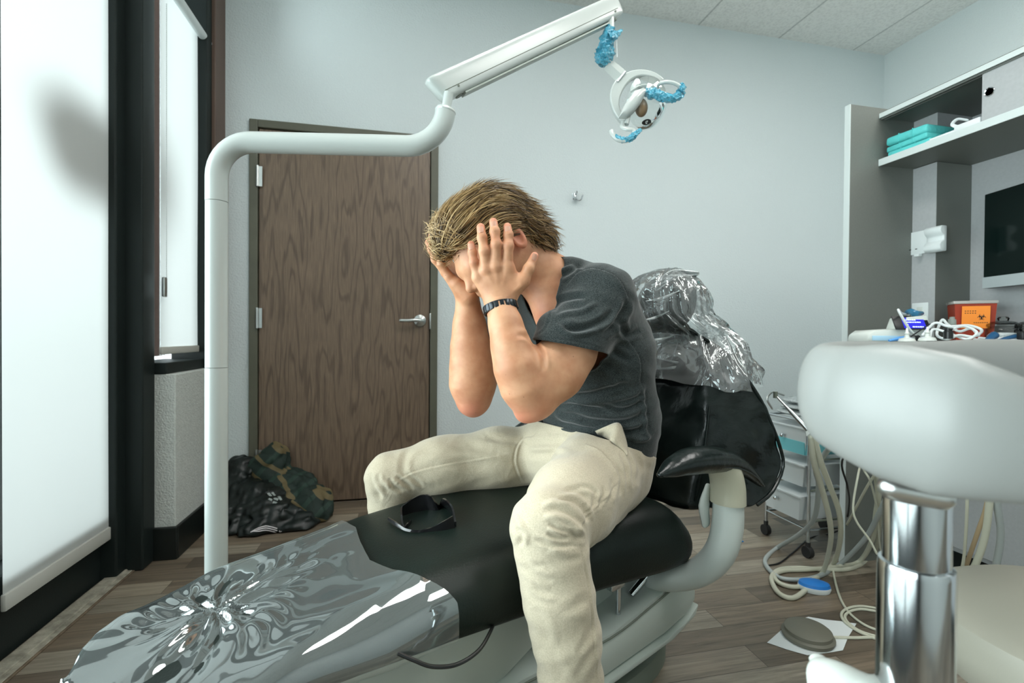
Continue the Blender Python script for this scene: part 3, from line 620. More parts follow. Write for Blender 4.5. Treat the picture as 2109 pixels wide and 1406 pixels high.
m = seat.modifiers.new('sm', 'SMOOTH'); m.iterations = 4; m.factor = .5
# ---- clear plastic toe cover with star wrinkles
def film_material(name, milk, gl, tint=(.9, .95, .94), rough=.06, bump=0, bs=20, milkcol=(.75, .8, .8), ior=1.6, distort=1.0):
    m = bpy.data.materials.new(name); m.use_nodes = True; N, L = nodes_of(m); N.remove(N['Principled BSDF'])
    t = N.new('ShaderNodeBsdfTransparent'); t.inputs[0].default_value = (*tint, 1)
    d = N.new('ShaderNodeBsdfDiffuse'); d.inputs[0].default_value = (*milkcol, 1)
    gs = N.new('ShaderNodeBsdfGlossy'); gs.inputs['Roughness'].default_value = rough; gs.inputs[0].default_value = (.95, 1, 1, 1)
    a = N.new('ShaderNodeMixShader'); a.inputs[0].default_value = milk; L.new(t.outputs[0], a.inputs[1]); L.new(d.outputs[0], a.inputs[2])
    fr = N.new('ShaderNodeFresnel'); fr.inputs[0].default_value = ior; mm = N.new('ShaderNodeMath'); mm.operation = 'MULTIPLY_ADD'; mm.inputs[1].default_value = 1.0; mm.inputs[2].default_value = gl; mm.use_clamp = True
    L.new(fr.outputs[0], mm.inputs[0]); b = N.new('ShaderNodeMixShader'); L.new(mm.outputs[0], b.inputs[0]); L.new(a.outputs[0], b.inputs[1]); L.new(gs.outputs[0], b.inputs[2]); L.new(b.outputs[0], N['Material Output'].inputs[0])
    if bump:
        tc = N.new('ShaderNodeTexCoord'); n = N.new('ShaderNodeTexNoise'); n.inputs['Scale'].default_value = bs; n.inputs['Detail'].default_value = 3; n.inputs['Distortion'].default_value = distort
        # ridged noise reads as creases
        s1 = N.new('ShaderNodeMath'); s1.operation = 'SUBTRACT'; s1.inputs[1].default_value = .5; ab = N.new('ShaderNodeMath'); ab.operation = 'ABSOLUTE'
        L.new(tc.outputs['Object'], n.inputs['Vector']); L.new(n.outputs['Fac'], s1.inputs[0]); L.new(s1.outputs[0], ab.inputs[0])
        bp = N.new('ShaderNodeBump'); bp.inputs['Strength'].default_value = bump; bp.inputs['Distance'].default_value = .03
        L.new(ab.outputs[0], bp.inputs['Height']); L.new(bp.outputs[0], fr.inputs['Normal']); L.new(bp.outputs[0], gs.inputs['Normal']); L.new(bp.outputs[0], d.inputs['Normal'])
    return m
M_toe = film_material('clear_vinyl_cover', .12, .11, tint=(.88, .93, .92), rough=.045, milkcol=(.62, .70, .69), ior=1.8)
star = on(2, .468, 445, 1222); st_s, st_n = star@AX, star@NX
N_ = 200; rows = []
s_line = np.concatenate([np.linspace(-.130, -.10, 8), np.linspace(-.095, .50, 150)])
def cover_edge(n, z_low):
    base = lerp(n, [.76, .80, .86, .93, 1.02, 1.10, 1.16, 1.2], [.425, .385, .345, .325, .335, .35, .345, .34]); return base
V = []; F = []
for s in s_line:
    s_q = s if s < -.05 else -.05+(s+.05)*.86
    prof = None
    for k in range(N_):
        s2 = s
        if prof is None:
            w, zt, zb = pad_dims(s_q); prof = pad_profile(w+.006, zt+.006, zb-.004, N_, .215, .80); base_w = w
        n_ = NC+prof[k][0]; z_ = prof[k][1]
        ed = cover_edge(n_, z_)
        if s > -.05: s2 = -.05+(s+.05)*(ed+.05)/.55
        # follow the cushion under the shifted station
        w2, zt2, zb2 = pad_dims(s2); p2 = pad_profile(w2+.006, zt2+.006, zb2-.004, N_, .215, .80)[k] if k % 2 == 0 or True else None
        n_ = NC+p2[0]; z_ = p2[1]; sn = 1.0 if z_ > zt2-.012 else max(0, (z_-zb2)/(zt2-.012-zb2))**2
        # star wrinkles radiating over the top face
        ds, dn = s2-st_s, n_-st_n; r = math.hypot(ds, dn); th = math.atan2(dn, ds)
        top = max(0, sn)**.5
        fall = math.exp(-(r/(.135+.045*math.sin(3*th+.8)+.03*math.sin(5*th)))**2)*(1-math.exp(-(r/.018)**2)); amp = .0050*fall*top
        wob = 1.6*math.sin(r*33+2*th)+1.1*math.sin(4*th+1)
        z_ += amp*(math.sin(9*th+wob)+.55*math.sin(17*th+1.3-wob*2)+.35*math.sin(27*th+r*60)) - .004*math.exp(-(r/.03)**2)*top
        z_ += top*(.0045*math.exp(-((s2+.02)/.13)**2)*math.sin(19*n_+15*s2+1.0)+.003*math.exp(-((s2-.05)/.15)**2)*math.sin(41*n_-27*s2))
        z_ += top*.0016*math.exp(-((s2-.22)/.2)**2)*math.sin(34*s2+23*n_+2.4*math.sin(30*n_))
        edge_wave = (1-top)*.004*math.sin(s2*22+n_*9)+.0025*math.exp(-((s2+.07)/.07)**2)*math.sin(th*14)
        n_ += edge_wave*(1 if n_ > NC else -1)
        p = CS(s2, n_, z_); V.append(p)
nr = len(s_line)
for i in range(nr-1):
    for k in range(N_-1): a = i*N_+k; F.append((a, a+N_, a+N_+1, a+1))
F.append(tuple(range(N_)))
cov = link('toe_cover', mesh_from(V, F), M_toe, chair, True); fixn(cov.data)
cov['label'] = 'clear wrinkled plastic cover'

# ---- backrest
Zl = [.468, .49, .52, .58, .64, .70, .76, .81, .85, .89, .925, .95, .965]
sil = [(1440, 1040), (1556, 1006), (1606, 1000), (1613, 950), (1604, 905), (1588, 862), (1566, 822), (1545, 788), (1520, 758), (1492, 728), (1460, 704), (1425, 690), (1400, 684)]
wn = [.69, .665, .652, .65, .655, .665, .68, .70, .73, .77, .81, .86, .90]
sm = [1.12, 1.135, 1.14, 1.15, 1.165, 1.18, 1.20, 1.22, 1.24, 1.262, 1.28, 1.292, 1.298]     # front face s
sn_ = [.775, .77, .765, .76, .76, .762, .768, .775, .79, .815, .845, .88, .915]
R = []
for i, z in enumerate(Zl):
    x = np.interp(z, [.435, .50, .546, .60, .66, .754, .832, .903, .965], [1470, 1575, 1611, 1613, 1600, 1570, 1533, 1484, 1400])
    # silhouette edge of the near wing: solve s for its n and z
    nn = wn[i]; best = min(np.linspace(1.05, 1.5, 400), key=lambda s: abs(to_px(CS(s, nn, z))[0]-x)); se = best
    f = sm[i]; sn = sn_[i]; row = []
    half = [(NC, f-.004), (NC-(NC-sn)*.55, f-.002), (sn+.018, f+.006), (sn+.004, f+.012), (sn-.006, f+.020)]
    for t in (.2, .42, .62, .80, .93): half.append((sn-.006+(nn-sn+.006)*t**.8, f+.020+(se-f-.020)*t**1.15))
    half += [(nn-.002, se), (nn+.006, se+.012), (nn+.02, se+.016)]
    half += [(nn+(NC-nn)*t, se+.016+(max(f+.075, se+.016-.03)-se-.016)*t) for t in (.35, .7, 1.0)]
    # whole loop: near half from centre front to centre back, mirrored for the far half
    loop = [(n, s) for n, s in half]+[(2*NC-n, s) for n, s in reversed(half[1:-1])]
    R.append([CS(s, n, z) for n, s in loop])
g = G(); g.rings(R); br = g.out('backrest', M_leather2, chair, angle=None)
m = br.modifiers.new('sub', 'SUBSURF'); m.levels = 2; m.render_levels = 3
# leather creases on the near wing: displaced by a stretched noise
tex = bpy.data.textures.new('leather_folds', 'CLOUDS'); tex.noise_scale = .11; tex.noise_depth = 1
m = br.modifiers.new('folds', 'DISPLACE'); m.texture = tex; m.strength = .034; m.mid_level = .5; m.texture_coords = 'GLOBAL'
g = G()
for nsg in (1, -1):
    pts = [CS(sm[i]+.013, NC-nsg*(NC-sn_[i]+.001), Zl[i]) for i in range(1, 11)]
    g.tube(pts, .0035, 8, smooth=3)
g.out('seam_piping', M_leather2, br)
pts = []
for i, z in enumerate(Zl[1:]):
    nn = wn[i+1]; x = np.interp(z, [.435, .50, .546, .60, .66, .754, .832, .903, .965], [1470, 1575, 1611, 1613, 1600, 1570, 1533, 1484, 1400])
    se = min(np.linspace(1.05, 1.5, 400), key=lambda s: abs(to_px(CS(s, nn, z))[0]-x)); pts.append(CS(se, nn-.001, z))
g = G(); g.tube(pts, .0045, 8, smooth=3); g.out('edge_piping', M_leather2, br)
# headrest with its stalk
HC = CS(1.30, NC, 1.035)
g = G(); Mh = MC @ Matrix.Translation((1.30, NC, 1.035)) @ Matrix.Rotation(math.radians(14), 4, 'Y')
R = []
for k in range(1, 18):
    a = -PI/2+PI*k/18; R.append([Mh @ Vector((.040*math.cos(q)*math.cos(a)**.55+.02*(math.sin(q))**2-.02, .112*math.sin(q)*math.cos(a)**.55, .085*math.sin(a))) for q in np.linspace(0, 2*PI, 32, endpoint=False)])
g.rings(R); g.out('headrest', M_leather2, chair, angle=None)
g = G(); g.tube([CS(1.335, NC, .86), CS(1.335, NC, 1.02)], .022, 12); g.out('headrest_post', M_castd, chair)
# ---- clear bag over headrest and shoulders of the backrest
M_bag = film_material('crinkled_clear_bag', .11, .045, tint=(.96, .98, .98), rough=.10, bump=.55, bs=7, milkcol=(.95, .97, .97), ior=1.5, distort=1.6)
lv = [  # z, s-front, s-back, n-near, n-far
 (.795, 1.185, 1.43, .685, 1.27), (.83, 1.19, 1.43, .69, 1.26), (.87, 1.20, 1.42, .715, 1.24), (.91, 1.22, 1.42, .74, 1.21), (.94, 1.235, 1.42, .77, 1.17), (.97, 1.20, 1.42, .80, 1.15),
 (1.00, 1.19, 1.41, .835, 1.15), (1.04, 1.19, 1.41, .84, 1.145), (1.08, 1.195, 1.40, .85, 1.13), (1.11, 1.21, 1.39, .875, 1.11), (1.135, 1.24, 1.37, .905, 1.07), (1.15, 1.28, 1.35, .94, 1.03)]
V = []; F = []; NB = 96; zz = np.linspace(0, 1, 60); L_z = [l[0] for l in lv]
rb = random.Random(3); ph = [(rb.uniform(0, 6.28), rb.uniform(4, 17), rb.uniform(-25, 25), rb.uniform(.3, 1)) for _ in range(9)]
for iz, t in enumerate(zz):
    z = lv[0][0]+(lv[-1][0]-lv[0][0])*t
    s0, s1, n0, n1 = (np.interp(z, L_z, [l[j] for l in lv]) for j in (1, 2, 3, 4))
    for k in range(NB):
        q = 2*PI*k/NB; cs, sn = math.cos(q), math.sin(q)
        a = abs(cs)**.75*(1 if cs > 0 else -1); b = abs(sn)**.75*(1 if sn > 0 else -1)
        d = 0
        for (p0, fq, fz, am) in ph:
            u = math.sin(round(fq)*q+fz*z+p0); d += am*(1-2*abs(u))*.0035
        s = (s0+s1)/2-a*((s1-s0)/2+d); n = (n0+n1)/2-b*((n1-n0)/2+d*1.4)
        zz_ = z+.010*math.sin(3*q+1)*(1-t)+.004*math.sin(11*q)*(1-t)
        V.append(CS(s, n, zz_))
for i in range(len(zz)-1):
    for k in range(NB): j = (k+1) % NB; F.append((i*NB+k, i*NB+j, (i+1)*NB+j, (i+1)*NB+k))
top0 = len(V)-NB; F.append(tuple(range(top0, top0+NB)))
bag = link('plastic_bag', mesh_from(V, F), M_bag, None, True); fixn(bag.data)
tag(bag, 'clear crinkled plastic bag pulled over the headrest of the dental chair', 'plastic bag')
# gathered bright crest and loose tail of the bag
M_bag2 = film_material('bag_gathers', .55, .10, tint=(.95, .98, .98), rough=.15, bump=.8, bs=30, milkcol=(.9, .94, .94))
g = G(); rb = random.Random(5)
crest = [P(1352, 585, 1.50), P(1372, 570, 1.50), P(1400, 562, 1.50), P(1428, 566, 1.49)]
for k in range(9):
    o = lambda: np.array([rb.uniform(-.012, .012), rb.uniform(-.01, .01), rb.uniform(-.016, .006)])
    pts = [c+o() for c in crest]; g.tube(pts, [.006, .011, .012, .005], 6, smooth=3, flat=(.35, 1.4), ends='round')
tail = [(1425, 575, 1.49), (1465, 640, 1.47), (1500, 705, 1.44), (1525, 762, 1.40)]
V = []; F = []
for i in range(25):
    t = i/24*3; j = min(2, int(t)); f = t-j; a = P(*tail[j])*(1-f)+P(*tail[j+1])*f
    ix = [(1418, 590, 1.50), (1428, 650, 1.49), (1440, 700, 1.47), (1500, 745, 1.42)]; b = P(*ix[j])*(1-f)+P(*ix[j+1])*f
    for m_ in range(7): u = m_/6; V.append(a*(1-u)+b*u+_F*.004*math.sin(i*1.9+m_*2.2))
for i in range(24):
    for m_ in range(6): a = i*7+m_; F.append((a, a+1, a+8, a+7))
g.add(V, F)
for (a, b) in (((1330, 620), (1400, 598)), ((1320, 660), (1378, 640)), ((1325, 700), (1390, 690)), ((1338, 760), (1440, 745)), ((1345, 735), (1455, 752)), ((1440, 752), (1520, 770)), ((1350, 778), (1450, 768)), ((1398, 700), (1380, 745))):
    g.tube([P(a[0], a[1], 1.475), P((a[0]+b[0])/2, (a[1]+b[1])/2+4, 1.455), P(b[0], b[1], 1.47)], [.001, .0042, .001], 6, smooth=3, flat=(1, .4))
g.out('bag_fold', M_bag2, bag, fix=False)['label'] = 'white gathered folds and loose tail'

# ---- armrest
na = .655
pad_pts = [(1360, 967), (1385, 953), (1420, 940), (1460, 936), (1500, 940), (1535, 958), (1565, 985)]
g = G(); pts = [CS(onN(x, y+10, na)[0], na, onN(x, y+10, na)[1]) for x, y in pad_pts]
g.tube(pts, [.008, .024, .035, .037, .031, .021, .010], 20, smooth=6, flat=(.85, 1.05), up=(0, 0, 1), ends='round'); arm = g.out('armrest_pad', M_leather2, chair, angle=None)
g = G(); g.tube([p-np.array([0, 0, rr*.35])-NX*rr*1.0 for p, rr in zip(pts, [.007, .020, .030, .033, .031, .026, .012])], .0022, 6, smooth=5); g.out('armrest_piping', M_leather2, arm)
def npts(L): return [CS(onN(x, y, n)[0], n, onN(x, y, n)[1]) for x, y, n in L]
g = G(); g.tube(npts([(1484, 952, .66), (1494, 975, .66), (1499, 1005, .66), (1499, 1034, .66)]), [.036, .040, .042, .043], 20, smooth=5, flat=(.9, 1.0), up=tuple(AX)); g.out('armrest_bracket', M_chairpl2, chair)
g = G(); g.tube(npts([(1500, 1035, .66), (1498, 1085, .66), (1486, 1130, .67), (1462, 1162, .70), (1428, 1182, .74), (1380, 1192, .79), (1340, 1192, .85)]), [.0415, .043, .043, .042, .040, .036, .032], 20, smooth=6, flat=(.85, .9), up=tuple(NX)); g.out('armrest_support', M_chairpl, chair)
g = G(); g.tube(npts([(1458, 1000, .70), (1450, 1040, .70), (1454, 1078, .70)]), [.006, .012, .009], 12, smooth=4, ends='round', flat=(1.6, .8), up=tuple(AX)); g.out('release_lever', M_chairpl, chair)
# ---- base castings
def sz(L, n): return [onN(x, y, n) for x, y in L]
g = G(); g.prism([(.36, .125), (.84, .115), (1.08, .140), (1.17, .160), (1.215, .190), (1.225, .215), (1.205, .248), (1.16, .268), (1.10, .272), (.88, .222), (.36, .215)], -NC-.178, -NC+.185, MSZ, .022); lift = g.out('lift_arm', M_castg, chair, angle=35)
g = G(); g.prism([(.36, .100), (.84, .098), (1.10, .125), (1.20, .158), (1.215, .185), (1.17, .158), (1.08, .136), (.84, .112), (.36, .118)], -NC-.172, -NC+.190, MSZ, .003); g.out('lower_lip', M_castg, lift, angle=35)
g = G(); q0 = [CS(s, NC-w-.002, z) for s, w, z in ((.45, .186, .208), (.62, .186, .210), (.86, .186, .214), (1.0, .186, .240), (1.10, .184, .260))]; g.tube(q0, .0025, 6, smooth=4); g.out('casting_seam', M_castd, lift)
g = G(); g.prism([(.10, .395), (.60, .378), (.70, .34), (.66, .25), (.56, .20), (.30, .16), (.08, .30)], NC*-1-.165, NC*-1+.165, Matrix.Identity(4) if False else MSZ, .03)
g.out('leg_support_shell', M_castg, chair)
g = G(); g.prism([(-.02, .02), (.00, .16), (.10, .27), (.34, .32), (.47, .285), (.60, .16), (.66, .02)], -NC-.16, -NC+.155, MSZ, .035); g.out('front_base_cover', M_chairpl, chair)
g = G(); R = []
for z, k in ((.0, 1.0), (.035, 1.0), (.05, .97), (.055, .90)):
    R.append([CS(.84+k*.40*abs(math.cos(q))**.8*(1 if math.cos(q) > 0 else -1), NC+k*.165*abs(math.sin(q))**.8*(1 if math.sin(q) > 0 else -1), z) for q in np.linspace(0, 2*PI, 40, endpoint=False)])
g.rings(R); g.out('base_plate', M_castd, chair)
g = G(); R = []
for z, k in ((.05, .9), (.12, .88), (.16, .7)):
    R.append([CS(.86+k*.28*math.cos(q), NC+k*.15*math.sin(q), z) for q in np.linspace(0, 2*PI, 32, endpoint=False)])
g.rings(R); g.out('pedestal', M_castd, chair)
g = G(); g.box((.66, NC-.09, .20), (.98, NC+.10, .385), .01, M=MC); g.out('seat_frame', M_castg, chair)
g = G(); g.tube([CS(.93, NC-.15, .23), CS(.93, NC-.15, .39)], .007, 10); g.tube([CS(1.0, NC-.13, .25), CS(1.08, NC-.14, .31), CS(1.12, NC-.12, .36)], .010, 10, smooth=3); g.box((.895, NC-.160, .30), (.945, NC-.140, .325), .003, M=MC); g.out('hinge_rods', M_chrome, chair)
g = G(); g.tube([CS(1.10, NC-.10, .42), CS(1.10, NC+.1, .42)], .02, 12); g.out('back_hinge', M_chrome, chair)
g = G(); cb = [P(1022, 1268, .96), P(1010, 1300, .90), P(985, 1340, .86), P(940, 1368, .83), P(890, 1372, .81), P(850, 1358, .80), P(820, 1345, .80)]
g.tube(cb, .0035, 8, smooth=8); g.out('cable', M_black_pl, chair)

# ---- sunglasses on the cushion
G0 = on(2, .492, 880, 1085)
t = thing('sunglasses', 'black wraparound sunglasses lying upside down on the leg rest', 'sunglasses', G0)
def sg(x, y, z): return on(2, z, x, y)
M_sg = mat('gloss_black_plastic', (.008, .008, .009), .16, coat=.3)
def band(low, high, th=.0035, name='f', m=M_sg):
    """vertical curved band between a lower and an upper edge line"""
    n = len(low)*6; lo, _ = catmull([np.array(p) for p in low], [0]*len(low), 6); hi, _ = catmull([np.array(p) for p in high], [0]*len(high), 6)
    V = []; F = []
    for i in range(len(lo)):
        a, b = lo[i], hi[i]; tt = lo[min(i+1, len(lo)-1)]-lo[max(i-1, 0)]; nn = np.cross(tt, b-a); nn /= np.linalg.norm(nn)+1e-9
        V += [a+nn*th/2, b+nn*th/2, b-nn*th/2, a-nn*th/2]
    for i in range(len(lo)-1):
        for k in range(4): F.append((i*4+k, i*4+(k+1) % 4, (i+1)*4+(k+1) % 4, (i+1)*4+k))
    F.append((3, 2, 1, 0)); e = (len(lo)-1)*4; F.append((e, e+1, e+2, e+3)); g = G(); g.add(V, F); return g.out(name, m, t)
Zs = .501
def up_at(x, y, xt, yt, z=Zs):
    """point standing above the cushion point seen at (x,y), seen at (xt,yt)"""
    p = sg(x, y, z); r = ray(xt, yt); dxy = np.hypot(*(p-EYE)[:2])/np.hypot(*r[:2]); q = EYE+r*dxy; return q
low = [(826, 1062), (850, 1056), (880, 1053), (906, 1055), (918, 1048), (930, 1060), (938, 1078), (938, 1090)]
hig = [(828, 1042), (850, 1026), (870, 1018), (888, 1022), (903, 1041), (912, 1026), (930, 1042), (938, 1074)]
band([sg(x, y, Zs) for x, y in low], [up_at(x, y, u, v) for (x, y), (u, v) in zip(low, hig)], .004, 'lens_front')
low = [(938, 1091), (915, 1094), (885, 1095), (855, 1096), (836, 1093), (815, 1082), (800, 1070)]
hig = [(932, 1062), (915, 1072), (890, 1085), (862, 1091), (838, 1088), (817, 1075), (800, 1065)]
band([sg(x, y, Zs) for x, y in low], [up_at(x, y, u, v) for (x, y), (u, v) in zip(low, hig)], .004, 'temple')
low = [(827, 1064), (828, 1078), (832, 1088), (840, 1084), (846, 1076)]
hig = [(826, 1044), (827, 1062), (831, 1083), (839, 1077), (846, 1070)]
band([sg(x, y, Zs) for x, y in low], [up_at(x, y, u, v) for (x, y), (u, v) in zip(low, hig)], .004, 'temple')

# ================================================================== POLE AND OPERATING LIGHT
PD = 1.31
pb = P(446, 700, PD); px_, py_ = pb[0], pb[1]
post = thing('light_post', 'pale enamelled arched pole carrying the dental light, rising behind the leg rest', 'light pole', (px_, py_, 0))
def up_z(y): return P(446, y, PD)[2]
RP = .0278
g = G(); g.tube([(px_, py_, 0.008), (px_, py_, up_z(757))], RP, 28); g.out('lower_pole', M_pole, post)
g = G(); g.tube([(px_, py_, up_z(757)+.0012), (px_, py_, up_z(417))], RP-.0004, 28); g.out('upper_pole', M_pole, post)
g = G(); g.lathe([(.001, 0), (.075, 0), (.075, .006), (.05, .012), (.03, .014)], Matrix.Translation((px_, py_, 0))); g.out('floor_flange', M_pole, post)
arc_ = [np.array((px_, py_, up_z(417)+.0012)), np.array((px_, py_, up_z(365)))]
c0 = np.array((px_, py_, up_z(365)))
hor = P(855, 297, PD+.02)-P(500, 294, PD); hor[2] = 0; hor /= np.linalg.norm(hor)
ztop = P(600, 294, PD)[2]; rr_ = ztop-c0[2]
for k in range(1, 11):
    a = PI/2*k/10; arc_.append(c0+hor*rr_*(1-math.cos(a))+np.array((0, 0, rr_*math.sin(a))))
e1 = P(838, 297, PD+.02); r2 = .105
arc_.append(c0+hor*(rr_+.2)+np.array((0, 0, rr_)))
b1_ = arc_[-1]*1; L1 = (e1-c0)@hor; base2 = c0+hor*L1+np.array((0, 0, rr_))
for k in range(0, 11):
    a = math.radians(84)*k/10; arc_.append(base2+hor*r2*math.sin(a)+np.array((0, 0, r2*(1-math.cos(a)))))
tipp = arc_[-1]
g = G(); g.tube(arc_, RP, 28, up=tuple(np.cross(hor, (0, 0, 1)))); g.out('bent_arm', M_pole, post, angle=50)
dirt = (arc_[-1]-arc_[-2]); dirt /= np.linalg.norm(dirt)
g = G(); g.lathe([(RP, 0), (RP+.0012, .004), (RP-.002, .010), (.013, .012), (.013, .055)], axis(tipp-dirt*.001, dirt), 28); g.out('swivel_collar', M_pole, post)
# counterbalanced beam
lamp_ = thing('dental_light', 'dental operating light on its long pale arm, handles wrapped in blue film', 'dental light', tipp+dirt*.05)
b0 = P(905, 184, 1.345); b1 = P(1268, 14, 1.60); bd = (b1-b0)/np.linalg.norm(b1-b0)
side = np.cross(bd, (0, 0, 1)); side /= np.linalg.norm(side); upv = np.cross(side, bd)
def beam_ring(p, w, h, e=5, N=36, tilt=0):
    out = []
    for k in range(N):
        q = 2*PI*k/N; a, b = math.cos(q), math.sin(q)
        y_ = h*abs(b)**(2/e)*(1 if b > 0 else -1); out.append(p+side*w*abs(a)**(2/e)*(1 if a > 0 else -1)+upv*y_+bd*tilt*y_)
    return out
g = G(); Ln = np.linalg.norm(b1-b0); R = []
for t, k in ((-.018, .55), (-.013, .85), (-.004, .97), (.01, 1), (Ln*.5, 1), (Ln-.02, 1), (Ln-.006, .93), (Ln+.004, .75), (Ln+.008, .45)):
    R.append(beam_ring(b0+bd*t, .024*k, (.0365-.004*max(0, t)/Ln)*(.6+.4*k), tilt=-.28 if t < Ln*.5 else 0))
g.rings(R); beam = g.out('balance_arm', M_pole, lamp_, angle=60)
g = G(); g.tube([b0-upv*.014-side*-.0238+bd*.002, b1-upv*.012-side*-.0238-bd*.02], .0011, 6); g.tube([b0-upv*.014-side*.0238+bd*.002, b1-upv*.012-side*.0238-bd*.02], .0011, 6); g.out('arm_seam', M_castd, beam)
g = G(); 
for p in (b0+bd*.045, b1-bd*.035): g.tube([p-upv*.018-side*.026, p-upv*.018+side*.026], .003, 8); g.tube([p-upv*.032, p-upv*.0385], [.013, .012], 12)
g.out('arm_screws', M_castd, beam)
g = G(); g.box((0, 0, 0), (0, 0, 0), 0) if False else None
g = G(); R = [beam_ring(b0+bd*t-upv*.0385, .017, .0035, 4, 20) for t in (.06, Ln-.05)]; g.rings(R); g.out('arm_underside', M_castg, beam)
D0 = 1.58
g = G(); g.tube([P(1257, 26, D0), P(1257, 62, D0), P(1254, 100, D0), P(1250, 128, D0)], .0125, 16, smooth=2); g.out('drop_tube', M_pole, lamp_)
# yoke bracket
def band_px(L, d, half, th, name, m, parent, round_=True):
    g = G(); pts = [P(x, y, dd if dd else d) for x, y, dd in L]; g.tube(pts, half, 16, smooth=6, flat=(1.0, th/half), up=None, ends='round'); return g.out(name, m, parent, angle=60)
g = G(); A_, B_ = P(1252, 132, D0), P(1280, 158, D0); g.tube([A_, B_], [.021, .024], 4, flat=(1, .45), up=(B_-A_)@_R and tuple(np.cross(B_-A_, _F))); g.out('yoke_bracket', M_pole, lamp_, smooth=False)
g = G(); A_, B_ = P(1272, 168, D0-.012), P(1288, 148, D0-.012); g.tube([A_, B_], .0035, 8); g.out('hinge_pin', M_chrome, lamp_)
# C shaped yoke (flat band bent round the head)
Cc = P(1321, 208, D0)
def circ(a, r, dd=0, sx=1.0): a = math.radians(a); return Cc+_R*math.cos(a)*r*sx+_U*math.sin(a)*r+_F*dd
yk = [circ(a, .088, .0) for a in range(232, 40, -10)]
V = []; F = []
wid = lambda i, n: .010+.009*math.exp(-((i/n-.42)/.2)**2)
for i, p in enumerate(yk):
    rad = (p-Cc)/np.linalg.norm(p-Cc); w = wid(i, len(yk)-1)
    for (a, b) in ((-w, -.011), (w, -.011), (w, .011), (-w, .011)): V.append(p+rad*a+_F*b)
for i in range(len(yk)-1):
    for k in range(4): F.append((i*4+k, i*4+(k+1) % 4, (i+1)*4+(k+1) % 4, (i+1)*4+k))
F += [(0, 1, 2, 3), ((len(yk)-1)*4+3, (len(yk)-1)*4+2, (len(yk)-1)*4+1, (len(yk)-1)*4)]
g = G(); g.add(V, F); yo = g.out('yoke', M_pole, lamp_, smooth=True, angle=50)
mm_ = yo.modifiers.new('b', 'BEVEL'); mm_.width = .004; mm_.segments = 2; mm_.angle_limit = math.radians(50)
# head: housing rib, reflector leaf, bulb cover, clear shield, badge
M_shield = film_material('clear_light_shield', .05, .03, tint=(.97, .985, .98), rough=.03, ior=1.35)
nrm = (-_F*.86-_U*.35+_R*.36); nrm /= np.linalg.norm(nrm); Msd = axis(P(1335, 212, D0-.02), nrm, tuple(_U))
g = G(); g.lathe([(.001, .028), (.03, .026), (.055, .016), (.074, .0), (.078, -.006)], Msd, 40); g.out('light_shield', M_shield, lamp_, fix=False)
M_refl = mat('reflector_shell', (.60, .64, .62), .2, .25)
V = []; F = []; pl = [(1255+20, 242), (1283, 222), (1293, 206), (1305, 190), (1325, 182), (1332, 186), (1326, 200), (1318, 216), (1305, 232), (1290, 243)]
g = G(); cen = P(1303, 212, D0-.045); R = []
for k_, dd, sc in ((0, -.002, 1), (1, -.012, .93), (2, -.020, .7), (3, -.024, .3)):
    R.append([cen+(P(x, y, D0-.045)-cen)*sc+_F*dd for x, y in pl])
g.rings(R); g.rings([[p+_F*.01 for p in R[0]], R[0]]); g.out('reflector_leaf', M_refl, lamp_, angle=60)
g = G(); R = []
for a in np.linspace(-88, 88, 14):
    a = math.radians(a); R.append([P(1321, 222, D0-.03)+_U*.029*math.sin(a)+(_R*math.cos(q)+_F*math.sin(q))*.020*math.cos(a) for q in np.linspace(0, 2*PI, 20, endpoint=False)])
g.rings(R); g.out('bulb_cover', mat('amber_brown_cover', (.20, .135, .075), .35), lamp_)
g = G(); g.tube([P(1312, 168, D0-.01), P(1308, 184, D0-.02), P(1312, 205, D0-.03)], [.010, .016, .012], 14, smooth=4, ends='round'); g.out('lamp_socket', M_pole, lamp_)
g = G(); g.tube([P(1300, 188, D0-.03), P(1320, 179, D0-.035), P(1342, 180, D0-.03), P(1362, 190, D0-.03)], [.005, .0085, .008, .006], 12, smooth=5, ends='round', flat=(.7, 1.2)); g.out('housing_rib', M_pole, lamp_)
g = G(); g.tube([P(1347, 163, D0-.02), P(1353, 172, D0-.02)], .008, 12); g.out('yoke_pivot', M_steel, lamp_)
bm_ = axis(P(1331, 251, D0-.055), nrm+_U*-.4, tuple(_U)) @ Matrix.Rotation(.35, 4, 'Z'); g = G(); R = []
for r_, z_ in ((.0, 0), (1, 0), (1, .002), (.0, .003)): R.append([bm_ @ Vector((.0155*max(r_, .01)*math.cos(q), .0085*max(r_, .01)*math.sin(q), z_)) for q in np.linspace(0, 2*PI, 28, endpoint=False)])
g.rings(R); badge = g.out('badge', M_black_pl, lamp_)
g = G(); g.tube([bm_ @ Vector((.004*math.cos(q), .004*math.sin(q), .0034)) for q in np.linspace(.6, 5.2, 12)], .0006, 5); g.tube([bm_ @ Vector(v) for v in ((-.002, -.004, .0034), (.001, 0, .0034), (.003, .004, .0034))], .0006, 5); g.out('badge_mark', M_white, badge)
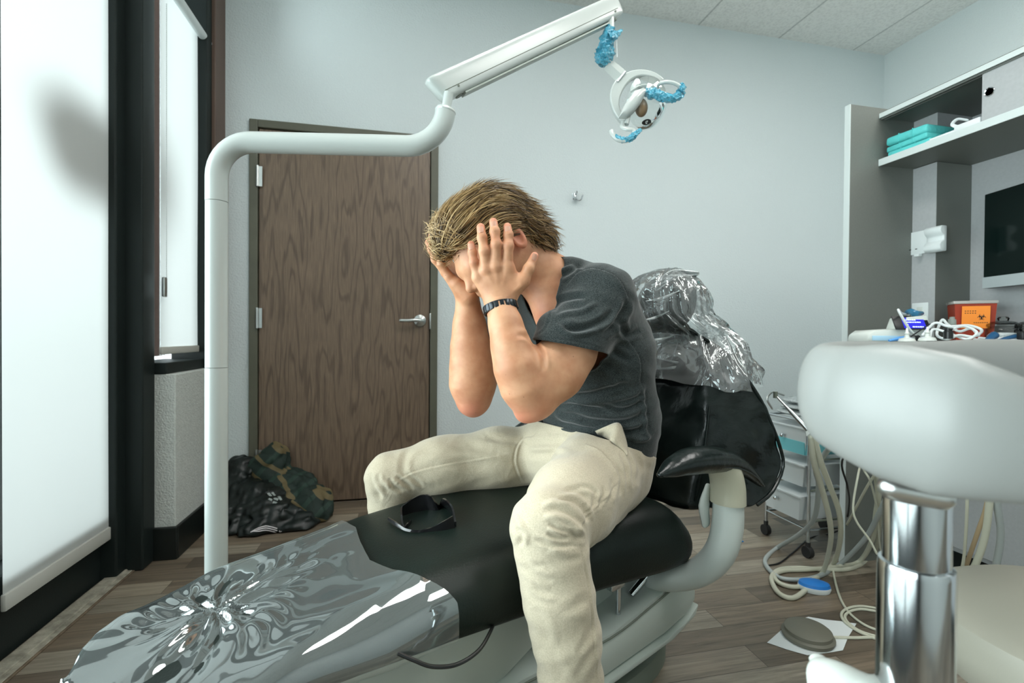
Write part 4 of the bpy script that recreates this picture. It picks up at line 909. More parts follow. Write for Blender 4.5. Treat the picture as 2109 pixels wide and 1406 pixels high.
# handles
g = G(); g.tube([P(1352, 178, D0-.03), P(1364, 170, D0-.05), P(1384, 170, D0-.06), P(1400, 178, D0-.06), P(1404, 190, D0-.055), P(1392, 202, D0-.05), P(1372, 203, D0-.05), P(1350, 196, D0-.04)], .006, 12, smooth=6, ends='round'); g.out('handle', M_pole, lamp_)
g = G(); g.tube([P(1283, 252, D0-.03), P(1282, 262, D0-.04), P(1292, 266, D0-.05), P(1304, 268, D0-.05), P(1306, 280, D0-.05), P(1292, 289, D0-.05), P(1274, 288, D0-.045), P(1262, 278, D0-.04), P(1259, 270, D0-.035)], .006, 12, smooth=6, ends='round', flat=(.8, 1.2)); g.out('handle', M_pole, lamp_)
g = G(); g.tube([P(1296, 236, D0-.03), P(1290, 256, D0-.035)], [.006, .008], 12); g.out('handle_stem', M_pole, lamp_)
# blue barrier film: crumpled sheets wrapped on the tube and handles
M_bf = film_material('blue_barrier_film', .62, .03, tint=(.35, .80, .95), rough=.12, bump=.8, bs=70, milkcol=(.10, .62, .88))
def crumple(path, rad, name, label, seed, seg=14, par=None):
    rb = random.Random(seed); R = []; pts, rs = catmull([np.array(p) for p in path], rad, 5)
    V = []; F = []
    for i, p in enumerate(pts):
        t_ = pts[min(i+1, len(pts)-1)]-pts[max(i-1, 0)]; t_ /= np.linalg.norm(t_)+1e-9; u = _U if abs(t_@_U) < .8 else _R; u = u-t_*(u@t_); u /= np.linalg.norm(u); w = np.cross(t_, u)
        for k in range(seg):
            q = 2*PI*k/seg; r = rs[i]*(.72+.5*rb.random()); V.append(p+r*(math.cos(q)*u+math.sin(q)*w))
    n = len(pts)
    for i in range(n-1):
        for k in range(seg): F.append((i*seg+k, i*seg+(k+1) % seg, (i+1)*seg+(k+1) % seg, (i+1)*seg+k))
    o = link(name, mesh_from(V, F), M_bf, par, False); o['label'] = label; return o
crumple([P(1256, 56, D0-.0), P(1252, 75, D0), P(1247, 95, D0), P(1246, 112, D0), P(1240, 128, D0), P(1237, 134, D0)], [.014, .022, .025, .034, .022, .010], 'film_wrap', 'crumpled blue film', 2, par=lamp_)
crumple([P(1252, 75, D0-.02), P(1268, 72, D0-.01), P(1281, 62, D0)], [.012, .014, .004], 'film_wrap', 'crumpled blue film', 9, 8, par=lamp_)
crumple([P(1326, 188, D0-.045), P(1342, 192, D0-.05), P(1362, 198, D0-.055), P(1385, 203, D0-.055), P(1400, 194, D0-.055), P(1404, 180, D0-.055), P(1402, 172, D0-.055)], [.010, .018, .014, .012, .014, .013, .006], 'film_wrap', 'crumpled blue film', 4, par=lamp_)
crumple([P(1266, 281, D0-.04), P(1282, 288, D0-.045), P(1298, 285, D0-.05), P(1308, 277, D0-.05), P(1320, 267, D0-.05)], [.008, .009, .010, .010, .006], 'film_wrap', 'crumpled blue film', 6, par=lamp_)
g = G(); g.tube([P(1270, 78, D0-.01), P(1271, 118, D0-.01)], [.0015, .0015], 6); g.out('film_strip', M_white, lamp_)
# ================================================================== PERSON
# ---- distance-field modelling: smooth unions of tapered capsules and ellipsoids, meshed by surface nets
class Field:
    def __init__(s, lo, hi, h):
        s.lo = np.array(lo, np.float32); s.h = h; s.n = np.ceil((np.array(hi)-lo)/h).astype(int)+1
        s.D = np.full(s.n, .25, np.float32)
        s.ax = [s.lo[i]+h*np.arange(s.n[i], dtype=np.float32) for i in range(3)]
    def _box(s, lo, hi, m):
        a = np.maximum(0, np.floor((np.array(lo)-m-s.lo)/s.h).astype(int)); b = np.minimum(s.n, np.ceil((np.array(hi)+m-s.lo)/s.h).astype(int)+1)
        if (b <= a).any(): return None
        X, Y, Z = (s.ax[i][a[i]:b[i]] for i in range(3))
        return (slice(a[0], b[0]), slice(a[1], b[1]), slice(a[2], b[2])), X[:, None, None], Y[None, :, None], Z[None, None, :]
    def _put(s, sl, d, k, op='add'):
        A = s.D[sl]
        if op == 'add':
            h = np.maximum(k-np.abs(A-d), 0)/max(k, 1e-6); s.D[sl] = np.minimum(A, d)-h*h*k*.25
        else:
            d = -d; h = np.maximum(k-np.abs(A-d), 0)/max(k, 1e-6); s.D[sl] = np.maximum(A, d)+h*h*k*.25
    def cap(s, a, b, r1, r2=None, k=.02, op='add', m=.05):
        """tapered capsule"""
        r2 = r1 if r2 is None else r2; a = np.array(a, np.float32); b = np.array(b, np.float32); R = max(r1, r2)
        q = s._box(np.minimum(a, b)-R, np.maximum(a, b)+R, m)
        if q is None: return s
        sl, X, Y, Z = q; ab = b-a; L = float(ab@ab)+1e-9
        t = np.clip(((X-a[0])*ab[0]+(Y-a[1])*ab[1]+(Z-a[2])*ab[2])/L, 0, 1)
        d = np.sqrt((X-a[0]-t*ab[0])**2+(Y-a[1]-t*ab[1])**2+(Z-a[2]-t*ab[2])**2)-(r1+(r2-r1)*t)
        s._put(sl, d, k, op); return s
    def chain(s, pts, rs, k=.02, **kw):
        for i in range(len(pts)-1): s.cap(pts[i], pts[i+1], rs[i], rs[i+1], k, **kw)
        return s
    def ell(s, c, M, r, k=.02, op='add', m=.05):
        """ellipsoid; M rows = local axes, r = radii"""
        c = np.array(c, np.float32); M = np.array(M, np.float32); r = np.array(r, np.float32); e = np.sqrt(((M*r[:, None])**2).sum(0))
        q = s._box(c-e, c+e, m)
        if q is None: return s
        sl, X, Y, Z = q; X = X-c[0]; Y = Y-c[1]; Z = Z-c[2]
        L = [(M[i][0]*X+M[i][1]*Y+M[i][2]*Z)/r[i] for i in range(3)]
        n0 = np.sqrt(L[0]**2+L[1]**2+L[2]**2)+1e-6; n1 = np.sqrt((L[0]/r[0])**2+(L[1]/r[1])**2+(L[2]/r[2])**2)+1e-6
        d = n0*(n0-1)/n1
        s._put(sl, d, k, op); return s
    def ecap(s, a, b, w, ra, rb, k=.02, m=.05, op='add'):
        """capsule with elliptic section: w = unit vector of the wide direction, ra/rb = (wide, thin) radii at both ends"""
        a = np.array(a, np.float32); b = np.array(b, np.float32); w = np.array(w, np.float32); ab = b-a; L = float(ab@ab)+1e-9
        w = w-ab*(w@ab)/L; w /= np.linalg.norm(w); R = max(*ra, *rb)
        q = s._box(np.minimum(a, b)-R, np.maximum(a, b)+R, m)
        if q is None: return s
        sl, X, Y, Z = q; X = X-a[0]; Y = Y-a[1]; Z = Z-a[2]
        t = np.clip((X*ab[0]+Y*ab[1]+Z*ab[2])/L, 0, 1); X = X-t*ab[0]; Y = Y-t*ab[1]; Z = Z-t*ab[2]
        pw = X*w[0]+Y*w[1]+Z*w[2]; rr = X*X+Y*Y+Z*Z-pw*pw
        rw = ra[0]+(rb[0]-ra[0])*t; rt = ra[1]+(rb[1]-ra[1])*t
        n0 = np.sqrt(np.maximum(rr, 0)/rt**2+pw**2/rw**2)+1e-6; n1 = np.sqrt(np.maximum(rr, 0)/rt**4+pw**2/rw**4)+1e-6
        d = n0*(n0-1)/n1; s._put(sl, d, k, op); return s
    def mesh(s):
        D = s.D; ins = D < 0; nx, ny, nz = D.shape
        c = [ins[i:nx-1+i, j:ny-1+j, k:nz-1+k] for i in (0, 1) for j in (0, 1) for k in (0, 1)]
        allc = c[0].copy(); anyc = c[0].copy()
        for q in c[1:]: allc &= q; anyc |= q
        act = anyc & ~allc; idx = np.argwhere(act); vid = np.full(act.shape, -1, np.int64); vid[act] = np.arange(len(idx))
        acc = np.zeros((len(idx), 3)); cnt = np.zeros(len(idx))
        corners = [(i, j, k) for i in (0, 1) for j in (0, 1) for k in (0, 1)]
        for A in corners:
            for ax in range(3):
                if A[ax]: continue
                B = list(A); B[ax] = 1
                da = D[idx[:, 0]+A[0], idx[:, 1]+A[1], idx[:, 2]+A[2]]; db = D[idx[:, 0]+B[0], idx[:, 1]+B[1], idx[:, 2]+B[2]]
                mk = (da < 0) != (db < 0); t = np.where(mk, da/(da-db+1e-12), 0)
                p = np.array(A, float)[None, :].repeat(len(idx), 0); p[:, ax] = t; acc[mk] += p[mk]; cnt[mk] += 1
        V = s.lo+(idx+acc/cnt[:, None])*s.h; Fq = []
        for ax in range(3):
            o = [0, 1, 2]; o.remove(ax); u, v = o
            sa = [slice(None)]*3; sb = [slice(None)]*3; sa[ax] = slice(0, -1); sb[ax] = slice(1, None)
            e0, e1 = ins[tuple(sa)], ins[tuple(sb)]; ed = np.argwhere(e0 != e1)
            ed = ed[(ed[:, u] > 0) & (ed[:, v] > 0) & (ed[:, u] < D.shape[u]-1) & (ed[:, v] < D.shape[v]-1)]
            def g_(du, dv): q = ed.copy(); q[:, u] -= du; q[:, v] -= dv; return vid[q[:, 0], q[:, 1], q[:, 2]]
            f = np.stack([g_(1, 1), g_(0, 1), g_(0, 0), g_(1, 0)], 1); fl = e0[ed[:, 0], ed[:, 1], ed[:, 2]]
            if ax == 1: fl = ~fl
            f[~fl] = f[~fl][:, ::-1]; Fq.append(f)
        Fq = np.concatenate(Fq); Fq = Fq[(Fq >= 0).all(1)]
        return V, Fq
    def sample(s, p):
        q = (np.asarray(p)-s.lo)/s.h; i = np.clip(np.floor(q).astype(int), 0, s.n-2); f = np.clip(q-i, 0, 1); r = 0
        for a in (0, 1):
            for b in (0, 1):
                for c in (0, 1):
                    w = (f[:, 0] if a else 1-f[:, 0])*(f[:, 1] if b else 1-f[:, 1])*(f[:, 2] if c else 1-f[:, 2]); r = r+w*s.D[i[:, 0]+a, i[:, 1]+b, i[:, 2]+c]
        return r
    def grad(s, p):
        e = s.h; p = np.asarray(p); g_ = np.stack([s.sample(p+d)-s.sample(p-d) for d in np.eye(3)*e], 1); return g_/(np.linalg.norm(g_, axis=1, keepdims=True)+1e-9)
def vnormals(V, F):
    n = np.cross(V[F[:, 2]]-V[F[:, 0]], V[F[:, 3]]-V[F[:, 1]]); N = np.zeros_like(V)
    for k in range(4): np.add.at(N, F[:, k], n)
    return N/(np.linalg.norm(N, axis=1, keepdims=True)+1e-12)
def relax(V, F, it=3, lam=.5, keep=None):
    E = np.concatenate([F[:, [i, (i+1) % 4]] for i in range(4)])
    for _ in range(it):
        S = np.zeros_like(V); C_ = np.zeros(len(V)); np.add.at(S, E[:, 0], V[E[:, 1]]); np.add.at(S, E[:, 1], V[E[:, 0]]); np.add.at(C_, E[:, 0], 1); np.add.at(C_, E[:, 1], 1)
        V = V+lam*(S/np.maximum(C_, 1)[:, None]-V)
    return V
def compact(V, F):
    u, inv = np.unique(F, return_inverse=True); return V[u], inv.reshape(F.shape), u
def seg_dist(px, py, L):
    """pixel-free 2-D helper: distance from points to a polyline, signed side, and position along it (0..1)"""
    best = np.full(len(px), 1e9); sd = np.zeros(len(px)); tt = np.zeros(len(px)); tot = sum(math.hypot(L[i+1][0]-L[i][0], L[i+1][1]-L[i][1]) for i in range(len(L)-1)); ac = 0
    for i in range(len(L)-1):
        ax_, ay, bx, by = *L[i], *L[i+1]; dx, dy = bx-ax_, by-ay; l2 = dx*dx+dy*dy; t = np.clip(((px-ax_)*dx+(py-ay)*dy)/l2, 0, 1)
        ex, ey = px-ax_-t*dx, py-ay-t*dy; d = np.hypot(ex, ey); m = d < best
        best[m] = d[m]; sd[m] = np.sign(dx*ey-dy*ex)[m]; tt[m] = ((ac+t*math.sqrt(l2))/tot)[m]; ac += math.sqrt(l2)
    return best, sd, tt
def smooth_line(L, n=6):
    p, _ = catmull([np.array((*q, 0.), float) for q in L], [0]*len(L), n); return [(a[0], a[1]) for a in p]
def folds(V, N, specs, facing=.05, maxd=9):
    """press creases / raise ridges into the cloth along traced fold lines. spec = (line, depth mm, width px, kind)"""
    rel = V-EYE; w = rel@_F; X = 1054.5+FPX*(rel@_R)/w; Y = 703-FPX*(rel@_U)/w; face = -(N*rel).sum(1)/np.linalg.norm(rel, axis=1)
    k = np.clip((face-facing)/.2, 0, 1); off = np.zeros(len(V))
    for L, dp, wd, kind in specs:
        L = smooth_line(L); xs = [p[0] for p in L]; ys = [p[1] for p in L]; mg = wd*4
        m = (X > min(xs)-mg) & (X < max(xs)+mg) & (Y > min(ys)-mg) & (Y < max(ys)+mg) & (k > 0) & (w < maxd)
        if not m.any(): continue
        d, sd, t = seg_dist(X[m], Y[m], L); tp = np.clip(np.minimum(t, 1-t)*5, 0, 1)**.7; u = d*sd/wd; a = 0
        if kind == 'crease': a = -np.exp(-u*u)+.55*np.exp(-((np.abs(u)-1.9)/.9)**2)
        elif kind == 'step': a = np.where(u > 0, np.exp(-(u/3.2)**2), -.35*np.exp(-(u/1.2)**2))*1.0
        elif kind == 'ridge': a = np.exp(-u*u)-.3*np.exp(-((np.abs(u)-1.8)/.8)**2)
        elif kind == 'seam': a = np.exp(-(u)**2)-.9*np.exp(-((u-1.6)/.7)**2)
        off[m] += dp*.001*a*tp*k[m]
    return V+N*off[:, None]
def nz(v): v = np.array(v, float); return v/np.linalg.norm(v)
def cmv(u, v, z): return nz(np.array([_R[0], _R[1], 0])*u+np.array([_F[0], _F[1], 0])*v+np.array([0, 0, z]))   # direction given as right / away / up
FACE = cmv(-.84, -.54, 0); LAT = cmv(.54, -.84, 0)          # where he faces; towards his left side

person = thing('person', 'man in grey t-shirt and beige trousers sitting astride the chair, face in both hands', 'person', on(2, 0, 1180, 1500))
person.location = Vector((.36, 1.20, 0))

# ---- key joints
hipL, hipR = P(1256, 957, 1.25), P(1135, 938, 1.43)
kneeL, kneeR = P(1128, 1085, .905), P(806, 984, 1.33)
ankL = P(1172, 1500, .92); ankL[2] = .10; ankR = np.array([kneeR[0]+.02, kneeR[1]-.0, .10])
waist, chest, upper, neckb = P(1234, 850, 1.31), P(1212, 722, 1.27), P(1180, 635, 1.235), P(1138, 585, 1.215)
shL, elL, wrL = P(1238, 612, 1.12), P(1097, 824, 1.03), P(1030, 622, 1.045)
shR, elR, wrR = P(1058, 632, 1.43), P(981, 806, 1.25), P(965, 622, 1.225)
HCN = P(1005, 498, 1.15)
hf = cmv(-.70, -.38, -.60); hu = cmv(-.56, -.18, .80); hu = nz(hu-hf*(hf@hu)); hl = np.cross(hu, hf)      # forward, crown, his left
def HP(f, l, u): return HCN+hf*f+hl*l+hu*u
HM = np.array([hf, hl, hu])

# ================= BODY (skin): head, neck, chest, arms and hands as one surface
def build_body():
    B = Field((-.42, .82, .66), (.42, 1.62, 1.34), .0022)
    # shift of the box: world extents of head, arms and chest
    return B
pts_all = np.array([wrL, elL, shL, shR, elR, wrR, HCN, chest, P(880, 480, 1.2), P(1150, 520, 1.2), P(1330, 740, 1.3)])
lo = pts_all.min(0)-np.array([.09, .10, .10]); hi = pts_all.max(0)+np.array([.09, .06, .12]); hi[2] = 1.30; lo[2] = .70
B = Field(lo, hi, .0020)
# head
B.ell(HP(-.012, 0, .012), HM, (.098, .077, .088), .0)
B.ell(HP(.030, 0, -.040), HM, (.072, .062, .076), .035)
B.ell(HP(.052, 0, -.088), HM, (.036, .036, .026), .03)               # jaw and chin
B.cap(HP(.082, -.03, -.022), HP(.082, .03, -.022), .014, .014, .02)   # brow
for sg_ in (1, -1): B.ell(HP(.070, .032*sg_, -.030), HM, (.013, .016, .010), .006, op='sub')
for sg_ in (1, -1): B.ell(HP(.072, .031*sg_, -.031), HM, (.0125, .0125, .0125), .003)   # eyelids
B.cap(HP(.088, 0, -.030), HP(.106, 0, -.062), .007, .011, .012); B.ell(HP(.094, .011, -.066), HM, (.009, .008, .007), .006); B.ell(HP(.094, -.011, -.066), HM, (.009, .008, .007), .006)
B.cap(HP(.086, -.018, -.086), HP(.086, .018, -.086), .0065, .0065, .006); B.cap(HP(.084, -.015, -.096), HP(.084, .015, -.096), .0065, .0065, .005)
B.cap(HP(.096, -.02, -.091), HP(.096, .02, -.091), .0022, .0022, .002, op='sub')
for sg_ in (1, -1):                                                    # cheekbones, ears
    B.ell(HP(.058, .042*sg_, -.052), HM, (.022, .018, .018), .02)
    c = HP(-.030, .079*sg_, -.030); B.ell(c, HM, (.017, .008, .029), .008); B.ell(c+hl*sg_*.007+hf*.004, HM, (.010, .007, .018), .004, op='sub')
# neck and chest under the shirt
B.cap(HP(-.030, 0, -.045), neckb+cmv(-1, 0, -.3)*.012, .054, .058, .03)
B.cap(HP(-.06, 0, -.02), neckb+(neckb-HCN)*.1, .042, .052, .03)
B.ecap(neckb, upper, LAT, (.085, .060), (.150, .085), .04); B.ecap(upper, chest, LAT, (.150, .085), (.155, .092), .03)
B.cap(upper+LAT*.02+FACE*.075, chest+FACE*.07, .05, .06, .04)
# clavicles and neck cords
for sg_ in (1, -1): B.cap(neckb+FACE*.070-np.array([0, 0, .010])+LAT*.012*sg_, (shL if sg_ > 0 else shR)+FACE*.02+np.array([0, 0, .01]), .010, .012, .02)
# arms
def arm(sh, el, wr, s):
    up = el-sh; B.cap(sh, sh+up*.35, .060, .051, .03); B.cap(sh+up*.30, sh+up*.62, .050, .050, .03); B.cap(sh+up*.6, el, .048, .038, .03)
    fa = wr-el
arm(shL, elL, wrL, 1); arm(shR, elR, wrR, -1)
# left forearm, traced widths
B.chain([P(1094, 830, 1.03), P(1079, 795, 1.02), P(1064, 755, 1.015), P(1052, 712, 1.02), P(1041, 668, 1.03), P(1031, 632, 1.04)], [.0375, .0465, .0445, .0385, .0325, .0285], .02)
B.cap(P(1090, 836, 1.035), P(1080, 852, 1.04), .022, .016, .02)          # point of the elbow
B.cap(P(1108, 790, 1.03), P(1128, 748, 1.035), .036, .044, .02)          # biceps pressed on the forearm
B.chain([P(1116, 818, 1.035), P(1152, 774, 1.05), P(1182, 730, 1.07)], [.036, .047, .049], .02)
# right forearm
B.chain([P(975, 822, 1.255), P(972, 790, 1.25), P(972, 752, 1.245), P(969, 712, 1.24), P(967, 672, 1.235), P(964, 630, 1.23)], [.045, .054, .053, .047, .039, .0325], .02)
B.cap(P(968, 832, 1.255), P(974, 838, 1.26), .020, .018, .02)
# ---- left hand (back of the hand to the viewer)
def finger(pts, rs, k=.006):
    B.chain(pts, rs, k, m=.02)
    for p, r in zip(pts[1:-1], rs[1:-1]): B.ell(p, np.eye(3), (r*1.02,)*3, .004, m=.02)
LM = {'p': P(984, 571, 1.043), 'r': P(1001, 556, 1.033), 'm': P(1021, 550, 1.030), 'i': P(1045, 549, 1.034)}
LW = P(1030, 622, 1.048)
for kx, off in (('p', -14), ('r', -6), ('m', 2), ('i', 11)):
    a = P(1030+off, 612, 1.048); B.cap(a, LM[kx], .0145, .0120, .016, m=.03)
B.ecap(P(1029, 618, 1.048), P(1016, 575, 1.045), _R, (.031, .019), (.037, .017), .012, m=.03)
B.ecap(P(1030, 634, 1.044), P(1029, 604, 1.047), _R, (.0305, .022), (.031, .019), .012, m=.03)
for kx, rt in (('p', -2), ('r', 0), ('m', 0), ('i', 0)): B.ell(LM[kx]-_F*.004, np.eye(3), (.0115,)*3, .007, m=.02)      # knuckles
finger([LM['p'], P(976, 540, 1.034), P(973, 520, 1.036), P(970, 503, 1.042)], [.0110, .0095, .0088, .0078])
finger([LM['r'], P(997, 516, 1.020), P(993, 490, 1.024), P(990, 468, 1.032)], [.0118, .0104, .0099, .0090])
finger([LM['m'], P(1022, 503, 1.018), P(1019, 477, 1.022), P(1016, 457, 1.032)], [.0120, .0105, .0099, .0089])
finger([LM['i'], P(1047, 506, 1.022), P(1047, 484, 1.026), P(1045, 467, 1.034)], [.0118, .0106, .0096, .0088])
B.cap(P(1050, 606, 1.048), P(1076, 579, 1.040), .0165, .0155, .014, m=.03)
B.cap(P(1062, 585, 1.045), P(1050, 560, 1.038), .014, .012, .014, m=.03)
finger([P(1076, 580, 1.040), P(1089, 553, 1.038), P(1101, 527, 1.048)], [.0145, .0112, .0088])
# extensor tendons
for kx, (x0, y0) in (('p', (1022, 606)), ('r', (1025, 604)), ('m', (1027, 604)), ('i', (1031, 605))): B.cap(P(x0, y0, 1.032), LM[kx]-_F*.009, .0026, .0034, .005, m=.02)
B.cap(P(1043, 611, 1.034), P(1072, 588, 1.028), .003, .003, .006, m=.02)
# ---- right hand, seen from its little-finger edge
RM = {'p': P(925, 570, 1.190), 'r': P(918, 561, 1.215), 'm': P(918, 552, 1.240), 'i': P(926, 546, 1.262)}
for kx, o in (('p', -.010), ('r', 0), ('m', .010), ('i', .02)):
    B.cap(P(958, 610, 1.225)+_F*o, RM[kx], .019, .0125, .014, m=.03)
B.cap(P(966, 606, 1.20), P(942, 584, 1.190), .023, .014, .016, m=.03)             # heel of the hand
B.cap(P(968, 604, 1.235), P(952, 572, 1.265), .022, .015, .016, m=.03)
finger([RM['p'], P(909, 544, 1.180), P(907, 531, 1.176), P(905, 521, 1.176)], [.0112, .0098, .0088, .0075])
finger([RM['r'], P(897, 534, 1.205), P(889, 514, 1.200), P(882, 499, 1.200)], [.0115, .0105, .0096, .0082])
finger([RM['m'], P(895, 520, 1.235), P(890, 500, 1.225), P(889, 485, 1.222)], [.0115, .0105, .0096, .0082])
finger([RM['i'], P(905, 515, 1.260), P(902, 496, 1.250), P(902, 482, 1.245)], [.0115, .0105, .0095, .0082])
finger([P(955, 570, 1.270), P(968, 545, 1.290), P(980, 525, 1.285)], [.015, .012, .0095])
Vb, Fb = B.mesh(); Vb, Fb, _ = compact(Vb, Fb)
Vb = relax(Vb, Fb, 1, .5); Nb = vnormals(Vb, Fb)
if ((Nb*(B.grad(Vb))).sum(1)).mean() < 0: Fb = Fb[:, ::-1]; Nb = -Nb
rj = lambda x, y, a, w_, d, kind='crease': ([(x-w_*math.cos(a), y-w_*math.sin(a)), (x, y+.6), (x+w_*math.cos(a), y+w_*math.sin(a))], d, 1.5, kind)
skin_folds = []
for (x, y) in ((975, 540), (997, 515), (1022, 502), (1047, 505)):
    for dy in (-4, 0, 4): skin_folds.append(rj(x, y+dy, .05, 7, .45))
for (x, y) in ((973, 519), (993, 490), (1019, 477), (1047, 484)): skin_folds.append(rj(x, y, 0, 6, .35))
skin_folds += [([(1063, 690), (1085, 692), (1104, 712), (1117, 730), (1121, 764)], 4.0, 5, 'crease'), ([(1015, 618), (1035, 616), (1056, 612)], .5, 2, 'crease'), ([(1010, 612), (1030, 610)], .5, 2, 'crease')]
Vb = folds(Vb, Nb, skin_folds)
# painted finger nails are geometry: shallow rims at the tips
def skin_material():
    m = bpy.data.materials.new('skin'); m.use_nodes = True; N, L = nodes_of(m); b = N['Principled BSDF']
    at = N.new('ShaderNodeAttribute'); at.attribute_name = 'tint'; tc = N.new('ShaderNodeTexCoord')
    n = N.new('ShaderNodeTexNoise'); n.inputs['Scale'].default_value = 26; n.inputs['Detail'].default_value = 5; L.new(tc.outputs['Object'], n.inputs['Vector'])
    mx = N.new('ShaderNodeMix'); mx.data_type = 'RGBA'; mx.inputs[6].default_value = (.49, .225, .118, 1); mx.inputs[7].default_value = (.61, .325, .185, 1)
    mr = N.new('ShaderNodeMapRange'); mr.inputs[1].default_value = .35; mr.inputs[2].default_value = .65; L.new(n.outputs['Fac'], mr.inputs[0]); L.new(mr.outputs[0], mx.inputs[0])
    m2 = N.new('ShaderNodeMix'); m2.data_type = 'RGBA'; m2.inputs[7].default_value = (.66, .215, .145, 1); L.new(at.outputs['Fac'], m2.inputs[0]); L.new(mx.outputs[2], m2.inputs[6])
    v = N.new('ShaderNodeTexVoronoi'); v.inputs['Scale'].default_value = 38; L.new(tc.outputs['Object'], v.inputs['Vector'])
    lt = N.new('ShaderNodeMath'); lt.operation = 'LESS_THAN'; lt.inputs[1].default_value = .055; L.new(v.outputs['Distance'], lt.inputs[0])
    ml = N.new('ShaderNodeMath'); ml.operation = 'MULTIPLY'; ml.inputs[1].default_value = .55; L.new(lt.outputs[0], ml.inputs[0])
    m3 = N.new('ShaderNodeMix'); m3.data_type = 'RGBA'; m3.inputs[7].default_value = (.22, .09, .05, 1); L.new(ml.outputs[0], m3.inputs[0]); L.new(m2.outputs[2], m3.inputs[6]); L.new(m3.outputs[2], b.inputs['Base Color'])
    b.inputs['Roughness'].default_value = .52; b.inputs['Specular IOR Level'].default_value = .4; b.inputs['Subsurface Weight'].default_value = .12; b.inputs['Subsurface Radius'].default_value = (.010, .004, .002); b.inputs['Subsurface Scale'].default_value = 1
    n2 = N.new('ShaderNodeTexNoise'); n2.inputs['Scale'].default_value = 330; n2.inputs['Detail'].default_value = 3; L.new(tc.outputs['Object'], n2.inputs['Vector']); bp = N.new('ShaderNodeBump'); bp.inputs['Strength'].default_value = .12; bp.inputs['Distance'].default_value = .002; L.new(n2.outputs['Fac'], bp.inputs['Height']); L.new(bp.outputs[0], b.inputs['Normal'])
    return m
M_skin = skin_material()
me = mesh_from(Vb, Fb, 'body')
tint = np.zeros(len(Vb))
for c, r, a in ((P(970, 505, 1.04), .014, .55), (P(990, 468, 1.03), .015, .6), (P(1016, 456, 1.03), .015, .6), (P(1045, 466, 1.03), .015, .55), (P(1101, 527, 1.05), .016, .7), (P(976, 540, 1.03), .011, .35), (P(997, 516, 1.02), .012, .35), (P(1022, 503, 1.02), .012, .35), (P(1047, 506, 1.02), .012, .35),
                (P(1085, 850, 1.03), .045, .75), (P(972, 845, 1.24), .05, .7), (HP(-.030, .085, -.03), .035, .6), (HP(.05, .06, -.05), .05, .3), (P(900, 490, 1.2), .03, .7), (P(1115, 660, 1.15), .06, .35), (P(925, 500, 1.22), .03, .5)):
    d = np.linalg.norm(Vb-c, axis=1); tint = np.maximum(tint, a*np.exp(-(d/r)**2))
at_ = me.attributes.new('tint', 'FLOAT', 'POINT'); at_.data.foreach_set('value', tint.astype(np.float32))
body = link('body', me, M_skin, person, True)
# nails
M_nail = mat('finger_nail', (.60, .32, .22), .35, coat=.15)
def nail(p, nrm, along, w, l, par):
    nrm = nz(nrm); along = nz(along-nrm*(along@nrm)); sd = np.cross(nrm, along); V = []; F = []
    for i in range(6):
        for j in range(7):
            u = (i/5-.5)*2; v = (j/6-.5)*2; ww = w*(1-.25*max(0, -u)**3); V.append(p+along*u*l+sd*v*ww+nrm*(-.0018*v*v-.0008*max(0, abs(u)-.6)))
    for i in range(5):
        for j in range(6): a = i*7+j; F.append((a, a+1, a+8, a+7))
    return link('fingernail', mesh_from(V, F), M_nail, par)
for (x, y, d, xb, yb) in ((970, 507, 1.0275, 975, 540), (990, 472, 1.0165, 997, 515), (1016, 461, 1.0165, 1022, 502), (1045, 471, 1.018, 1047, 505)):
    nail(P(x, y, d), -_F*.9+_U*.25, P(x, y, 1)-P(xb, yb, 1), .0058, .0068, body)
nail(P(1101.5, 529, 1.0335), -_F*.75+_R*.55, P(1101, 527, 1)-P(1090, 553, 1), .0060, .0072, body)

# ================= T-SHIRT
lo = np.array([-.10, 1.0, .54]); hi = np.array([.62, 1.62, 1.16])
pp = np.array([shL, shR, chest, waist, hipL, hipR, upper]); lo = pp.min(0)-np.array([.24, .22, .05]); hi = pp.max(0)+np.array([.22, .20, .10]); lo[2] = .56
S = Field(lo, hi, .0027)
S.ecap(waist+np.array([0, 0, -.14])+FACE*.01, waist, LAT, (.170, .125), (.163, .125), .04)
S.ecap(waist, chest, LAT, (.163, .125), (.178, .128), .05); S.ecap(chest, upper, LAT, (.178, .128), (.170, .108), .05); S.ecap(upper, neckb+np.array([0, 0, -.005]), LAT, (.165, .100), (.085, .070), .05)
S.cap(P(1300, 800, 1.33), P(1300, 900, 1.33), .05, .055, .05)
S.cap(P(1250, 640, 1.22), P(1262, 720, 1.26), .07, .07, .05)      # shoulder blade
S_torso = Field(lo, hi, .0027); S_torso.D = S.D.copy()
for sh, s_ in ((shL, 1), (shR, -1)): S.cap(neckb-LAT*0+np.array([0, 0, -.01]), sh, .056, .066, .05)
shoL = shL*.5+elL*.5; hemL = P(1172, 730, 1.07)
S.chain([shL, P(1214, 662, 1.095), P(1190, 708, 1.075), P(1170, 745, 1.06)], [.0665, .0620, .0600, .060], .03)
S.cap(P(1225, 700, 1.115), P(1238, 722, 1.125), .020, .012, .03)
S.cap(P(1152, 684, 1.065), P(1146, 712, 1.05), .052, .052, .03)
hR = shR+(elR-shR)*.62; S.chain([shR, shR+(elR-shR)*.35, hR], [.064, .060, .060], .03)
Vs, Fs = S.mesh(); Vs, Fs, _ = compact(Vs, Fs)
def half(V, p, n): return (V-p)@nz(n)
